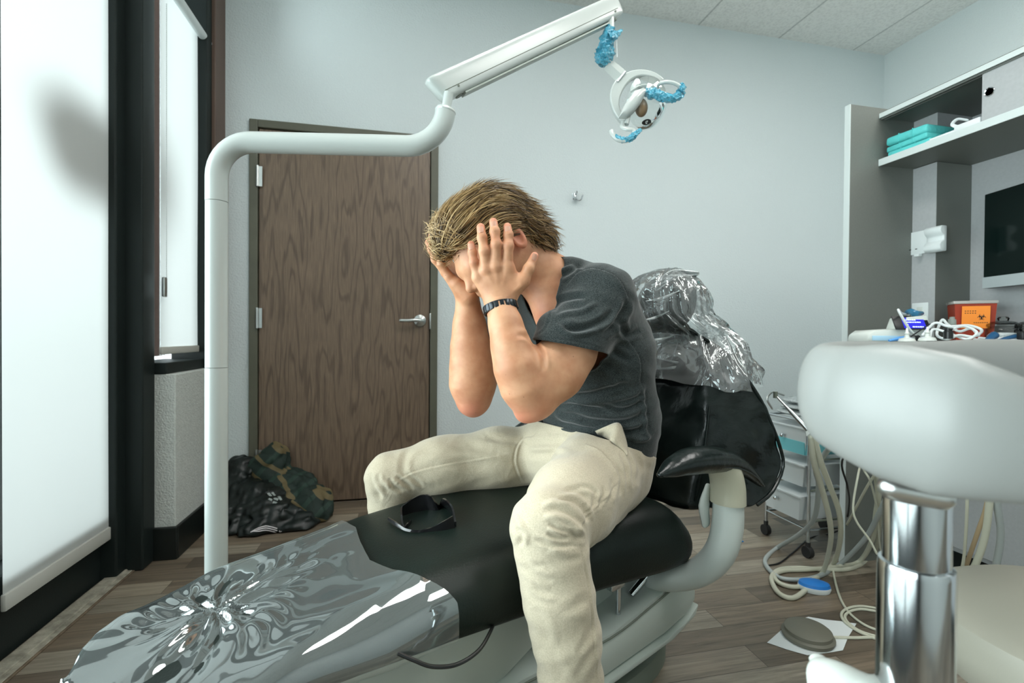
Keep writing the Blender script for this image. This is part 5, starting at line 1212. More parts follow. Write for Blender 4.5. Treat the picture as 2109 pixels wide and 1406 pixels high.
# openings: neck (deep oval), sleeve hems, bottom hem
armdirL = nz(elL-shL); armdirR = nz(elR-shR)
pA, pB = P(1116, 702, 1.04), P(1250, 731, 1.10)
nL = nz(np.cross(pB-pA, LAT*-1+armdirL*0+_F*1.0)); nL = nL if nL@armdirL > 0 else -nL
def cutL(V): d = half(V, pA, nL); near = np.linalg.norm(np.cross(V-shL, armdirL), axis=1) < .105; return np.where(near & ((V-chest)@LAT > .08) & (S_torso.sample(V) > .016), d, -1)
def cutR(V): d = half(V, shR+(elR-shR)*.58, armdirR); near = np.linalg.norm(np.cross(V-shR, armdirR), axis=1) < .095; return np.where(near & ((V-chest)@LAT < -.08) & (S_torso.sample(V) > .016), d, -1)
hz_ = P(1335, 942, 1.3)
def cutB(V): return half(V, np.array([hz_[0], hz_[1], .615])-FACE*0, (-FACE*-.10+np.array([0, 0, -1])))
# neckline: everything nearer the head than a plane through nape and V point, within an oval around the neck axis
nape = P(1141, 536, 1.19); vee = P(1104, 676, 1.13); side = P(1139, 600, 1.10)
ncn = nz(np.cross(vee-nape, LAT)); ncn = ncn if ncn@(HCN-neckb) > 0 else -ncn
mid_ = (nape*.52+vee*.48); axl = nz(vee-nape); hlen = np.linalg.norm(vee-nape)/2
def cutN(V):
    r = V-mid_; u = r@axl/hlen; w_ = r@LAT/.058; h_ = r@ncn
    return np.where(h_ > -.09, 1-np.sqrt(u*u+(np.abs(w_)*(1+.25*np.clip(u, 0, 1)))**2), -1)*.08
cuts = [cutL, cutR, cutB, cutN]
for cf in cuts:
    for it in range(1):
        c = cf(Vs); keep = (c[Fs] < 0).sum(1) >= 3; Fs = Fs[keep]
    Vs, Fs, _ = compact(Vs, Fs)
# snap the open border onto the cut surfaces
E_ = np.sort(np.concatenate([Fs[:, [i, (i+1) % 4]] for i in range(4)]), axis=1); ue, ct = np.unique(E_, axis=0, return_counts=True); be = ue[ct == 1]; bv = np.unique(be)
Vs = relax(Vs, Fs, 2, .5)
for it in range(4):
    for cf in cuts:
        c = cf(Vs[bv]); m_ = np.abs(c) < .012
        gq = np.stack([(cf(Vs[bv]+d)-cf(Vs[bv]-d))/.002 for d in np.eye(3)*.001], 1); g2 = (gq**2).sum(1)+1e-6
        st = -(c/g2)[:, None]*gq; st[~m_ | (g2 > 50)] = 0; ln = np.linalg.norm(st, axis=1, keepdims=True); st *= np.minimum(1, .006/(ln+1e-9)); Vs[bv] += st
nb = [[] for _ in range(0)]
for it in range(6):     # even out the border line
    A_ = np.zeros_like(Vs); Cn = np.zeros(len(Vs)); np.add.at(A_, be[:, 0], Vs[be[:, 1]]); np.add.at(A_, be[:, 1], Vs[be[:, 0]]); np.add.at(Cn, be[:, 0], 1); np.add.at(Cn, be[:, 1], 1)
    Vs[bv] = Vs[bv]*.5+.5*A_[bv]/np.maximum(Cn[bv], 1)[:, None]
Ns = vnormals(Vs, Fs)
if (Ns*S.grad(Vs)).sum(1).mean() < 0: Fs = Fs[:, ::-1]; Ns = -Ns
shirt_folds = [
 ([(1150, 548), (1178, 542), (1205, 552)], 3, 5, 'crease'), ([(1152, 570), (1172, 560), (1195, 545)], 3, 5, 'crease'),
 ([(1165, 590), (1190, 566), (1225, 556), (1262, 568), (1284, 594), (1296, 622)], 2.6, 3.5, 'step'),
 ([(1290, 615), (1284, 640), (1262, 672), (1240, 690)], 5, 6, 'crease'), ([(1140, 640), (1150, 620), (1185, 612), (1208, 612)], 3, 5, 'crease'),
 ([(1143, 655), (1165, 645), (1200, 640), (1230, 622)], 2.5, 5, 'ridge'), ([(1160, 675), (1200, 676), (1238, 662), (1262, 640)], 4, 6, 'crease'),
 ([(1145, 668), (1180, 690), (1230, 680)], 2.5, 5, 'ridge'), ([(1128, 690), (1160, 696), (1200, 702), (1245, 716)], 1.0, 2.2, 'seam'),
 ([(1275, 655), (1290, 690), (1318, 680)], 4, 6, 'crease'), ([(1260, 695), (1290, 700), (1315, 735), (1318, 780), (1322, 800)], 2.2, 3, 'step'),
 ([(1170, 815), (1215, 812), (1260, 800), (1300, 790)], 3.5, 6, 'crease'), ([(1150, 838), (1180, 835), (1215, 842), (1260, 848)], 3.5, 5, 'crease'),
 ([(1190, 825), (1230, 828), (1290, 815), (1330, 795)], 3.5, 6, 'ridge'), ([(1180, 858), (1230, 868), (1290, 868), (1335, 850)], 4, 6, 'crease'),
 ([(1250, 840), (1290, 842), (1330, 825)], 3.5, 5, 'crease'), ([(1260, 885), (1300, 888), (1335, 880)], 3.5, 6, 'crease'), ([(1300, 905), (1325, 905), (1340, 895)], 3, 5, 'ridge'),
 ([(1322, 800), (1326, 850), (1330, 900)], 3, 4, 'ridge'), ([(1230, 740), (1262, 760), (1285, 800)], 2.0, 8, 'crease'), ([(1260, 722), (1300, 745)], 2.5, 6, 'crease'),
 ([(1100, 690), (1120, 675), (1132, 640), (1140, 600), (1145, 565)], 1.2, 2.5, 'seam'), ([(1140, 870), (1180, 878), (1235, 884)], 3, 5, 'crease'), ([(1142, 850), (1165, 862), (1200, 866)], 3, 5, 'ridge')]
shirt_folds = [(a, d*(1.2 if k == 'seam' else 2.1 if a[0][1] > 720 else 1.6), w, k) for a, d, w, k in shirt_folds]
Vs = folds(Vs, Ns, shirt_folds, .0)
# soft broad unevenness so no area is mathematically smooth
q_ = Vs; Vs = Vs+Ns*(.0016*np.sin(q_[:, 0]*61+3*np.sin(q_[:, 2]*37))*np.sin(q_[:, 2]*53+q_[:, 1]*31))[:, None]
def cloth_material(name, c0, c1, scale=(900, 900, 900), rough=.9, bump=.25, bs=1400, streak=None, sheen=.3, wrinkle=0):
    m = bpy.data.materials.new(name); m.use_nodes = True; N, L = nodes_of(m); b = N['Principled BSDF']; tc = N.new('ShaderNodeTexCoord')
    mp = N.new('ShaderNodeMapping'); mp.inputs['Scale'].default_value = streak or (1, 1, 1); L.new(tc.outputs['Object'], mp.inputs[0])
    n = N.new('ShaderNodeTexNoise'); n.inputs['Scale'].default_value = scale[0]; n.inputs['Detail'].default_value = 4; L.new(mp.outputs[0], n.inputs['Vector'])
    mr = N.new('ShaderNodeMapRange'); mr.inputs[1].default_value = .35; mr.inputs[2].default_value = .66; L.new(n.outputs['Fac'], mr.inputs[0])
    mx = N.new('ShaderNodeMix'); mx.data_type = 'RGBA'; mx.inputs[6].default_value = (*c0, 1); mx.inputs[7].default_value = (*c1, 1); L.new(mr.outputs[0], mx.inputs[0]); L.new(mx.outputs[2], b.inputs['Base Color'])
    b.inputs['Roughness'].default_value = rough; b.inputs['Specular IOR Level'].default_value = .2; b.inputs['Sheen Weight'].default_value = sheen; b.inputs['Sheen Roughness'].default_value = .4
    n2 = N.new('ShaderNodeTexNoise'); n2.inputs['Scale'].default_value = bs; L.new(tc.outputs['Object'], n2.inputs['Vector']); bp = N.new('ShaderNodeBump'); bp.inputs['Strength'].default_value = bump; bp.inputs['Distance'].default_value = .002
    L.new(n2.outputs['Fac'], bp.inputs['Height']); last = bp
    if wrinkle:
        n3 = N.new('ShaderNodeTexNoise'); n3.inputs['Scale'].default_value = 16; n3.inputs['Detail'].default_value = 3; n3.inputs['Distortion'].default_value = .8; L.new(tc.outputs['Object'], n3.inputs['Vector'])
        b2 = N.new('ShaderNodeBump'); b2.inputs['Strength'].default_value = wrinkle; b2.inputs['Distance'].default_value = .02; L.new(n3.outputs['Fac'], b2.inputs['Height']); L.new(bp.outputs[0], b2.inputs['Normal']); last = b2
    L.new(last.outputs[0], b.inputs['Normal']); return m
M_tee = cloth_material('heather_grey_jersey', (.009, .013, .013), (.056, .067, .066), (400,), streak=(1, 1, 2.6), wrinkle=.12)
tee = link('t_shirt', mesh_from(Vs, Fs, 'tee'), M_tee, person, True)
m = tee.modifiers.new('th', 'SOLIDIFY'); m.thickness = .0022; m.offset = -1

# ================= TROUSERS
pp = np.array([hipL, hipR, kneeL, kneeR, ankL, ankR]); lo = pp.min(0)-np.array([.13, .14, .0]); hi = pp.max(0)+np.array([.17, .16, .17]); lo[2] = .07
T = Field(lo, hi, .0028)
pel = (hipL+hipR)/2
T.ell(pel+np.array([0, 0, .02])-FACE*.005, [FACE, LAT, [0, 0, 1]], (.145, .185, .125), .0)
T.ecap(pel+np.array([0, 0, .0])-FACE*.02, waist+np.array([0, 0, -.05]), LAT, (.178, .135), (.172, .138), .04)
thL = kneeL-hipL; T.chain([hipL+np.array([0, 0, .005]), hipL+thL*.35+np.array([0, 0, .01]), hipL+thL*.7+np.array([0, 0, .006]), kneeL], [.098, .097, .083, .0655], .03)
T.chain([P(1275, 985, 1.26), P(1262, 1000, 1.22)], [.075, .07], .03)
T.chain([P(1240, 1020, 1.17), P(1205, 1052, 1.06), P(1172, 1085, .97)], [.062, .056, .045], .03)
thR = kneeR-hipR; T.chain([hipR, hipR+thR*.35+np.array([0, 0, .012]), hipR+thR*.7+np.array([0, 0, .014]), kneeR+np.array([0, 0, .0])], [.092, .086, .078, .067], .03)
# shins and hems
T.chain([kneeL, P(1138, 1150, .895), P(1150, 1230, .885), P(1166, 1310, .885), P(1176, 1400, .885), P(1184, 1560, .90)], [.066, .0640, .0625, .0600, .0555, .062], .02)
T.chain([kneeR, kneeR*.5+ankR*.5, ankR+np.array([0, 0, .0])], [.067, .062, .058], .02)
Vt, Ft = T.mesh(); Vt, Ft, _ = compact(Vt, Ft)
wf, wb = P(1130, 868, 1.14), P(1326, 938, 1.33)
nW = nz(np.cross(wb-wf, LAT)); nW = nW if nW[2] > 0 else -nW
pW = wf+np.array([0, 0, .0])
def cW(V): return half(V, pW, nW)
def cH(V): return .085-V[:, 2]
for cf in (cW, cH):
    c = cf(Vt); keep = (c[Ft] < 0).sum(1) >= 3; Ft = Ft[keep]; Vt, Ft, _ = compact(Vt, Ft)
Vt = relax(Vt, Ft, 2, .5)
E_ = np.sort(np.concatenate([Ft[:, [i, (i+1) % 4]] for i in range(4)]), axis=1); ue, ct = np.unique(E_, axis=0, return_counts=True); be = ue[ct == 1]; bv = np.unique(be)
c = cW(Vt[bv]); m_ = np.abs(c) < .02; Vt[bv[m_]] -= c[m_][:, None]*nW; top_v = bv[m_]
for it in range(5):
    A_ = np.zeros_like(Vt); Cn = np.zeros(len(Vt)); np.add.at(A_, be[:, 0], Vt[be[:, 1]]); np.add.at(A_, be[:, 1], Vt[be[:, 0]]); np.add.at(Cn, be[:, 0], 1); np.add.at(Cn, be[:, 1], 1); Vt[bv] = Vt[bv]*.5+.5*A_[bv]/np.maximum(Cn[bv], 1)[:, None]
Nt = vnormals(Vt, Ft)
if (Nt*T.grad(Vt)).sum(1).mean() < 0: Ft = Ft[:, ::-1]; Nt = -Nt
pants_folds = [
 ([(1112, 880), (1100, 900), (1080, 905), (1066, 925), (1063, 950), (1070, 975), (1078, 992)], 2.0, 2.6, 'seam'),
 ([(1190, 1110), (1195, 1085), (1215, 1055), (1245, 1025), (1276, 982)], 1.4, 2.2, 'seam'),
 ([(1205, 912), (1235, 928), (1258, 950), (1272, 978)], 2.2, 2.5, 'step'),
 ([(1115, 1040), (1150, 1036), (1180, 1050), (1203, 1078)], 5.5, 7, 'ridge'), ([(1120, 1062), (1160, 1066), (1185, 1082), (1200, 1105)], 5.5, 7, 'ridge'),
 ([(1130, 1078), (1165, 1095), (1200, 1100)], 5, 5, 'crease'), ([(1125, 1098), (1160, 1108), (1205, 1106)], 5.5, 6, 'crease'), ([(1148, 1028), (1180, 1030), (1205, 1050), (1212, 1075)], 5, 5, 'crease'),
 ([(1160, 1010), (1190, 1010), (1215, 1030)], 3, 6, 'crease'), ([(1185, 1000), (1215, 1005), (1232, 1020)], 2.5, 5, 'crease'),
 ([(1085, 940), (1120, 935), (1150, 932)], 2, 6, 'crease'), ([(1080, 915), (1130, 910), (1180, 912)], 2, 6, 'crease'), ([(1085, 925), (1140, 925), (1180, 930)], 2, 5, 'ridge'),
 ([(1290, 935), (1303, 965), (1303, 1005)], 3.5, 4.5, 'crease'), ([(1278, 930), (1290, 965), (1292, 1010)], 3.5, 4.5, 'crease'), ([(1300, 925), (1316, 955), (1312, 1000)], 3.5, 4.5, 'crease'), ([(1272, 955), (1280, 985), (1276, 1020)], 3, 4, 'crease'),
 ([(1258, 985), (1262, 1010), (1254, 1035)], 2.5, 4, 'crease'), ([(1240, 1000), (1242, 1022), (1232, 1042)], 2.2, 4, 'crease'), ([(1222, 1015), (1224, 1035), (1216, 1055)], 2.2, 4, 'crease'),
 ([(1062, 1085), (1075, 1100), (1072, 1125)], 4, 6, 'crease'), ([(1056, 1060), (1068, 1072), (1085, 1120)], 3, 6, 'ridge'), ([(1075, 1160), (1105, 1185), (1140, 1198)], 2.6, 7, 'crease'), ([(1085, 1195), (1108, 1225), (1148, 1236)], 2.2, 6, 'ridge'),
 ([(1072, 1135), (1092, 1160), (1118, 1170)], 2.0, 6, 'crease'), ([(1098, 1250), (1118, 1285), (1130, 1330)], 1.6, 10, 'crease'), ([(1150, 1262), (1185, 1250), (1210, 1225)], 1.4, 10, 'crease'), ([(1125, 1340), (1150, 1375), (1160, 1406)], 1.5, 10, 'crease'),
 ([(1194, 1115), (1206, 1160), (1216, 1220), (1224, 1290), (1229, 1350), (1231, 1406)], 1.6, 2.4, 'seam'), ([(1190, 1345), (1210, 1318), (1222, 1285)], 1.6, 8, 'crease'), ([(1185, 1395), (1208, 1365), (1226, 1325)], 1.6, 8, 'crease'),
 ([(1130, 1130), (1165, 1140), (1200, 1135)], 3, 8, 'ridge'), ([(1100, 1110), (1150, 1122), (1195, 1118)], 3.5, 5, 'crease'),
 # far leg
 ([(1050, 935), (980, 948), (920, 958), (860, 972), (822, 990), (802, 1014)], 1.3, 2.2, 'seam'),
 ([(880, 900), (840, 930), (830, 965), (838, 1000)], 2.2, 7, 'crease'), ([(776, 975), (782, 995), (800, 1015)], 4, 5, 'crease'), ([(800, 985), (812, 1002), (830, 1012)], 4, 4, 'crease'), ([(815, 980), (835, 995), (852, 1008)], 4, 4, 'crease'), ([(838, 975), (858, 990), (872, 1003)], 3, 4, 'crease'),
 ([(762, 975), (772, 1005), (786, 1030)], 4, 6, 'crease'),  ([(1000, 900), (1030, 905), (1075, 912)], 2.5, 6, 'crease'), ([(960, 915), (1000, 925), (1050, 930)], 2, 7, 'crease'), ([(930, 935), (980, 938), (1040, 945)], 1.8, 7, 'ridge'), ([(870, 960), (940, 955), (1000, 965)], 1.5, 8, 'crease')]
Vt = folds(Vt, Nt, pants_folds, .0)
q_ = Vt; Vt = Vt+Nt*(.0012*np.sin(q_[:, 0]*57+3*np.sin(q_[:, 2]*41))*np.sin(q_[:, 2]*49+q_[:, 1]*35))[:, None]
M_chino = cloth_material('beige_cotton_twill', (.44, .385, .285), (.54, .475, .355), (420,), streak=(1, 1, 1), bump=.35, bs=900, wrinkle=.22)
tr = link('trousers', mesh_from(Vt, Ft, 'trousers'), M_chino, person, True)
m = tr.modifiers.new('th', 'SOLIDIFY'); m.thickness = .0025; m.offset = -1
# waistband pulled away from the side, and its standing flap
def wl(x, y, d): return P(x, y, d)
outl = [wl(1086, 868, 1.165), wl(1118, 864, 1.145), wl(1160, 868, 1.135), wl(1205, 876, 1.135), wl(1232, 886, 1.14)]
low_ = [wl(1084, 882, 1.16), wl(1118, 880, 1.138), wl(1160, 885, 1.128), wl(1205, 894, 1.128), wl(1235, 906, 1.132)]
V = []; F = []
# gaping flap of the waistband over the hip, set just outside the cloth it stands on
from mathutils.bvhtree import BVHTree
bv_t = BVHTree.FromPolygons([tuple(v) for v in Vt], [tuple(f) for f in Ft.tolist()]); bv_s = BVHTree.FromPolygons([tuple(v) for v in Vs], [tuple(f) for f in Fs.tolist()])
def outer(x, y, gap, who=(bv_t, bv_s)):
    ds = [h[3] for h in (b.ray_cast(Vector(EYE), Vector(ray(x, y)).normalized()) for b in who) if h[0]]
    return EYE+nz(ray(x, y))*(min(ds)-gap) if ds else P(x, y, 1.16)
fl_top = [outer(x, y, g_) for x, y, g_ in ((1226, 888, .004), (1250, 877, .012), (1274, 871, .018), (1284, 890, .016), (1291, 915, .010), (1292, 930, .004))]
fl_bot = [outer(x, y, g_) for x, y, g_ in ((1230, 893, .003), (1243, 899, .003), (1258, 908, .003), (1272, 918, .003), (1284, 928, .003), (1291, 938, .003))]
def strip(A_, B_, name, m, par, sub=5, th=.003, bow=0):
    a, _ = catmull([np.array(p) for p in A_], [0]*len(A_), 5); b, _ = catmull([np.array(p) for p in B_], [0]*len(B_), 5); V = []; F = []; n = sub+1
    for i in range(len(a)):
        for j in range(n): t_ = j/sub; V.append(a[i]*(1-t_)+b[i]*t_-_F*bow*math.sin(PI*t_))
    for i in range(len(a)-1):
        for j in range(sub): q = i*n+j; F.append((q, q+1, q+n+1, q+n))
    o = link(name, mesh_from(V, F), m, par); mm = o.modifiers.new('th', 'SOLIDIFY'); mm.thickness = th; mm.offset = 0; return o
strip(fl_top, fl_bot, 'waistband_flap', M_chino, tr, bow=.006)

# ================= SHOES (feet on the floor, below the frame)
M_shoe = mat('brown_leather_shoe', (.06, .04, .03), .45); M_sole = mat('rubber_sole', (.4, .38, .34), .6)
def shoe(ank, d):
    d = nz(d); sd = np.cross((0, 0, 1), d); heel = np.array([ank[0], ank[1], 0])-d*.06; g = G(); R = []
    for t, w, h in ((0, .018, .055), (.02, .030, .09), (.07, .034, .10), (.12, .036, .085), (.18, .042, .06), (.24, .042, .045), (.275, .030, .036), (.29, .012, .028)):
        c = heel+d*t; R.append([c+sd*w*math.cos(q)+np.array([0, 0, .022+(h-.022)*max(0, math.sin(q)) if math.sin(q) > 0 else .022]) for q in np.linspace(0, 2*PI, 20, endpoint=False)])
    g.rings(R); o = g.out('shoe', M_shoe, person)
    g = G(); g.prism([(-.004, -.02), (.03, -.034), (.12, -.036), (.20, -.046), (.26, -.040), (.295, 0), (.26, .040), (.20, .046), (.12, .036), (.03, .034), (-.004, .02)], 0, .024, frame(heel, d, sd), .004); g.out('sole', M_sole, o)
shoe(np.array([P(1184, 1560, .90)[0], P(1184, 1560, .90)[1], 0]), cmv(-.55, -.83, 0)); shoe(ankR, cmv(-.95, -.3, 0))

# ================= WRISTBAND
wc = P(1031, 634.5, 1.0425); wa = nz(P(1028, 618, 1.046)-P(1035, 650, 1.036)); wu = nz(_R-wa*(_R@wa)); wv = np.cross(wa, wu)
R = []
for t, k in ((-.0088, 1.0), (-.0082, 1.045), (.0082, 1.045), (.0088, 1.0)): R.append([wc+wa*t+wu*.0352*k*math.cos(q)+wv*.0300*k*math.sin(q) for q in np.linspace(0, 2*PI, 48, endpoint=False)])
R += [[wc+wa*.0075+wu*.0335*math.cos(q)+wv*.0283*math.sin(q) for q in np.linspace(0, 2*PI, 48, endpoint=False)], [wc-wa*.0075+wu*.0335*math.cos(q)+wv*.0283*math.sin(q) for q in np.linspace(0, 2*PI, 48, endpoint=False)]]
g = G(); g.rings(R+[R[0]], cap=False); wb_ = g.out('wristband', M_black_pl, person, angle=30); wb_['label'] = 'black linked wristband'
for k in range(20):
    q = 2*PI*k/20+.1; c = wc+wu*.0368*math.cos(q)+wv*.0314*math.sin(q); tq = nz(-wu*math.sin(q)*.0325+wv*math.cos(q)*.0262); nn = np.cross(tq, wa)
    g = G(); g.box((-.0042, -.0074, -.0008), (.0042, .0074, .0012), .0006, M=Matrix(((*[tq[0], wa[0], nn[0], c[0]],), (*[tq[1], wa[1], nn[1], c[1]],), (*[tq[2], wa[2], nn[2], c[2]],), (0, 0, 0, 1)))); g.out('band_link', mat('dark_band_link', (.03, .035, .04), .22, .6), wb_)
# ================= HAIR: a combed-back mass with thousands of locks
Hh = Field(HCN-.19, HCN+.19, .0035)
Hh.ell(HP(-.024, 0, .030), HM, (.110, .088, .088), .0)                # skull cap
Hh.ell(HP(.045, 0, .062), HM, (.060, .072, .048), .03)                # raised front
Hh.ell(HP(.086, -.010, .044), HM, (.030, .055, .026), .02)           # fringe falling forward
Hh.ell(HP(-.100, 0, -.022), HM, (.045, .070, .060), .03)              # back of the head
Hh.ell(HP(-.108, 0, -.068), HM, (.034, .058, .036), .025)            # nape
# face, ears and temples stay free
Hh.ell(HP(.092, 0, -.050), HM, (.074, .090, .080), .010, op='sub')
Hh.ell(HP(-.006, .095, -.060), HM, (.042, .035, .036), .010, op='sub'); Hh.ell(HP(-.006, -.095, -.060), HM, (.042, .035, .036), .010, op='sub')
Vh, Fh = Hh.mesh(); Vh, Fh, _ = compact(Vh, Fh); Vh = relax(Vh, Fh, 3, .5); Nh = vnormals(Vh, Fh)
if (Nh*Hh.grad(Vh)).sum(1).mean() < 0: Fh = Fh[:, ::-1]; Nh = -Nh
def hair_material():
    m = bpy.data.materials.new('blond_brown_hair'); m.use_nodes = True; N, L = nodes_of(m); b = N['Principled BSDF']; at = N.new('ShaderNodeAttribute'); at.attribute_name = 'tone'
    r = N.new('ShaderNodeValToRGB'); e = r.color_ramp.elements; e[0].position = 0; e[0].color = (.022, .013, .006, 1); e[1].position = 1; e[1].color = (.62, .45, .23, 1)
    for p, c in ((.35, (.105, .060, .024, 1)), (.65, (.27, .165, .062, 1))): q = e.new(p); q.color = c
    L.new(at.outputs['Fac'], r.inputs[0]); L.new(r.outputs[0], b.inputs['Base Color']); b.inputs['Roughness'].default_value = .38; b.inputs['Specular IOR Level'].default_value = .45; b.inputs['Anisotropic'].default_value = .5
    return m
M_hair = hair_material()
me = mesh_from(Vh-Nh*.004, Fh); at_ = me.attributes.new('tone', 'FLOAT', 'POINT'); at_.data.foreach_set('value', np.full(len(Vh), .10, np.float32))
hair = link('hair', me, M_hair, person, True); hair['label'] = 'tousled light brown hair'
# locks flow back over the head, lifting into flicked tips
rg = np.random.default_rng(11)
def strands(n, sel, L0, L1, r0, lift, seed, flow, tone=(.2, .9), wob=.35, off0=-.003, steps=14, flick=0.0):
    rg = np.random.default_rng(seed); idx = np.flatnonzero(sel); idx = rg.choice(idx, n)
    P0 = Vh[idx]+rg.normal(0, .0015, (n, 3)); N0 = Nh[idx]; Ls = rg.uniform(L0, L1, n); st = Ls/(steps-1); path = [P0+N0*off0]; cur = P0.copy(); nn = N0.copy()
    tw = rg.normal(0, 1, (n, 3)); prev = None; lf = lift*rg.uniform(.3, 1.3, n)
    for k in range(1, steps):
        d = flow(cur)+tw*wob*.25+np.sin(k*.55+tw*3)*wob*.28; d -= nn*(d*nn).sum(1, keepdims=True); d /= np.linalg.norm(d, axis=1, keepdims=True)+1e-9
        if prev is not None: d = prev*.55+d*.45; d /= np.linalg.norm(d, axis=1, keepdims=True)
        prev = d; cur = cur+d*st[:, None]; sd = Hh.sample(cur); nn = Hh.grad(cur); t = k/(steps-1)
        hgt = off0+(lf*np.sin(PI*min(1, t*.9))*.6+flick*lf*t**3)
        cur = cur-nn*(sd)[:, None]; path.append(cur+nn*hgt[:, None] if np.ndim(hgt) else cur+nn*hgt)
    A = np.stack(path, 1); T_ = np.zeros_like(A); T_[:, 1:-1] = A[:, 2:]-A[:, :-2]; T_[:, 0] = A[:, 1]-A[:, 0]; T_[:, -1] = A[:, -1]-A[:, -2]; T_ /= np.linalg.norm(T_, axis=2, keepdims=True)+1e-9
    G_ = Hh.grad(A.reshape(-1, 3)).reshape(A.shape); U_ = np.cross(T_, G_); U_ /= np.linalg.norm(U_, axis=2, keepdims=True)+1e-9; W_ = np.cross(U_, T_)
    rr = (r0*rg.uniform(.6, 1.4, n))[:, None]*np.interp(np.linspace(0, 1, steps), [0, .15, .6, 1], [.6, 1, .85, .06])[None, :]
    V = np.stack([A+W_*rr[..., None], A+U_*rr[..., None]*1.5, A-W_*rr[..., None]*.6, A-U_*rr[..., None]*1.5], 2)       # n, steps, 4, 3
    base = (np.arange(n)[:, None]*steps+np.arange(steps-1)[None, :])*4; F = []
    for k in range(4): F.append(np.stack([base+k, base+(k+1) % 4, base+4+(k+1) % 4, base+4+k], -1).reshape(-1, 4))
    F = np.concatenate(F); q = P0-HCN; cl = np.sin(q@hf*90+4*np.sin(q@hl*60))*np.sin(q@hu*110+3*np.sin(q@hf*70)+1)+.6*np.sin(q@hl*170+q@hu*90)
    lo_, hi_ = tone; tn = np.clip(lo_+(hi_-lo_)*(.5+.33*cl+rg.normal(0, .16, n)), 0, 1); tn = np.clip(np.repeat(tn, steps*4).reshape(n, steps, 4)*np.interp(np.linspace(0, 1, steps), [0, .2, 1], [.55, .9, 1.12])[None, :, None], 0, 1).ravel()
    return V.reshape(-1, 3), F, tn
back = -hf*1.0
def flow_top(p):     # combed back from the forehead, then falling towards the nape
    r = p-HCN; f = r@hf; u = r@hu; l = r@hl
    w1 = np.clip((f+.10)/.12, 0, 1)[:, None]
    d = w1*(back+hu*.25*np.clip(f/.08, -.2, 1)[:, None])+(1-w1)*(-hu*1.0-hf*.35)
    return d+hl*(l[:, None]*3.0)
rel = Vh-HCN; fh, lh, uh = rel@hf, rel@hl, rel@hu
out = [strands(2600, (fh > -.02), .07, .13, .0011, .010, 1, flow_top, (.15, 1.0), flick=.7),
       strands(2200, (fh <= .02), .04, .085, .0011, .010, 2, flow_top, (.0, .85), flick=1.9),
       strands(1300, (np.abs(lh) > .045) & (fh > -.06), .05, .10, .0010, .006, 3, flow_top, (.10, .95), flick=.8),
       strands(900, (fh > .03) & (uh > -.01), .05, .11, .0009, .016, 4, flow_top, (.35, 1.0), wob=.4, flick=.9),
       strands(900, (fh < -.05) & (uh < .03), .03, .06, .0010, .012, 5, flow_top, (.15, .85), wob=.8, flick=2.4)]
# wispy fringe curling forward past the forehead
def flow_front(p): return hf*.9-hu*.35+hl*0
out.append(strands(150, (fh > .06) & (uh > .0), .03, .06, .0006, .018, 6, lambda p: hf*.5+hu*.6-hl*.3+0*p, (.7, 1.0), wob=1.6, flick=1.3))
VV = []; FF = []; TT = []; o_ = 0
for a, b_, c in out: VV.append(a); FF.append(b_+o_); TT.append(c); o_ += len(a)
VV = np.concatenate(VV); FF = np.concatenate(FF); TT = np.concatenate(TT)
me = mesh_from(VV, FF); at_ = me.attributes.new('tone', 'FLOAT', 'POINT'); at_.data.foreach_set('value', TT.astype(np.float32))
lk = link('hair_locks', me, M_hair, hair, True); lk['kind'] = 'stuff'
# ================================================================== TROLLEY
TX, TY0, TY1 = 1.679, 1.735, 1.981; TW = .33
trolley = thing('drawer_trolley', 'small chrome trolley with three white plastic drawers on black casters', 'trolley', (TX+TW/2, (TY0+TY1)/2, 0))
M_drawer = mat('frosted_white_plastic', (.66, .71, .72), .35)
for k, (x, y) in enumerate(((TX, TY0), (TX, TY1), (TX+TW, TY0), (TX+TW, TY1))):
    G().tube([(x, y, .06), (x, y, .575)], .0075, 12).out('leg', M_chrome, trolley)
    g = G(); g.tube([(x-.011, y, .024), (x+.011, y, .024)], .024, 18); g.tube([(x, y, .03), (x, y, .065)], .010, 10); g.out('caster', M_rubber, trolley)
g = G()
for z in (.115, .575):
    for a, b in (((TX, TY0), (TX, TY1)), ((TX+TW, TY0), (TX+TW, TY1)), ((TX, TY0), (TX+TW, TY0)), ((TX, TY1), (TX+TW, TY1))): g.tube([(*a, z), (*b, z)], .0055, 10)
g.out('frame_rails', M_chrome, trolley)
g = G()
for z in (.415, .285, .155): g.box((TX+.004, TY0-.004, z-.004), (TX+TW-.004, TY0+.004, z+.002)); g.box((TX+.004, TY1-.004, z-.004), (TX+TW-.004, TY1+.004, z+.002))
g.out('drawer_runners', M_castd, trolley, smooth=False)
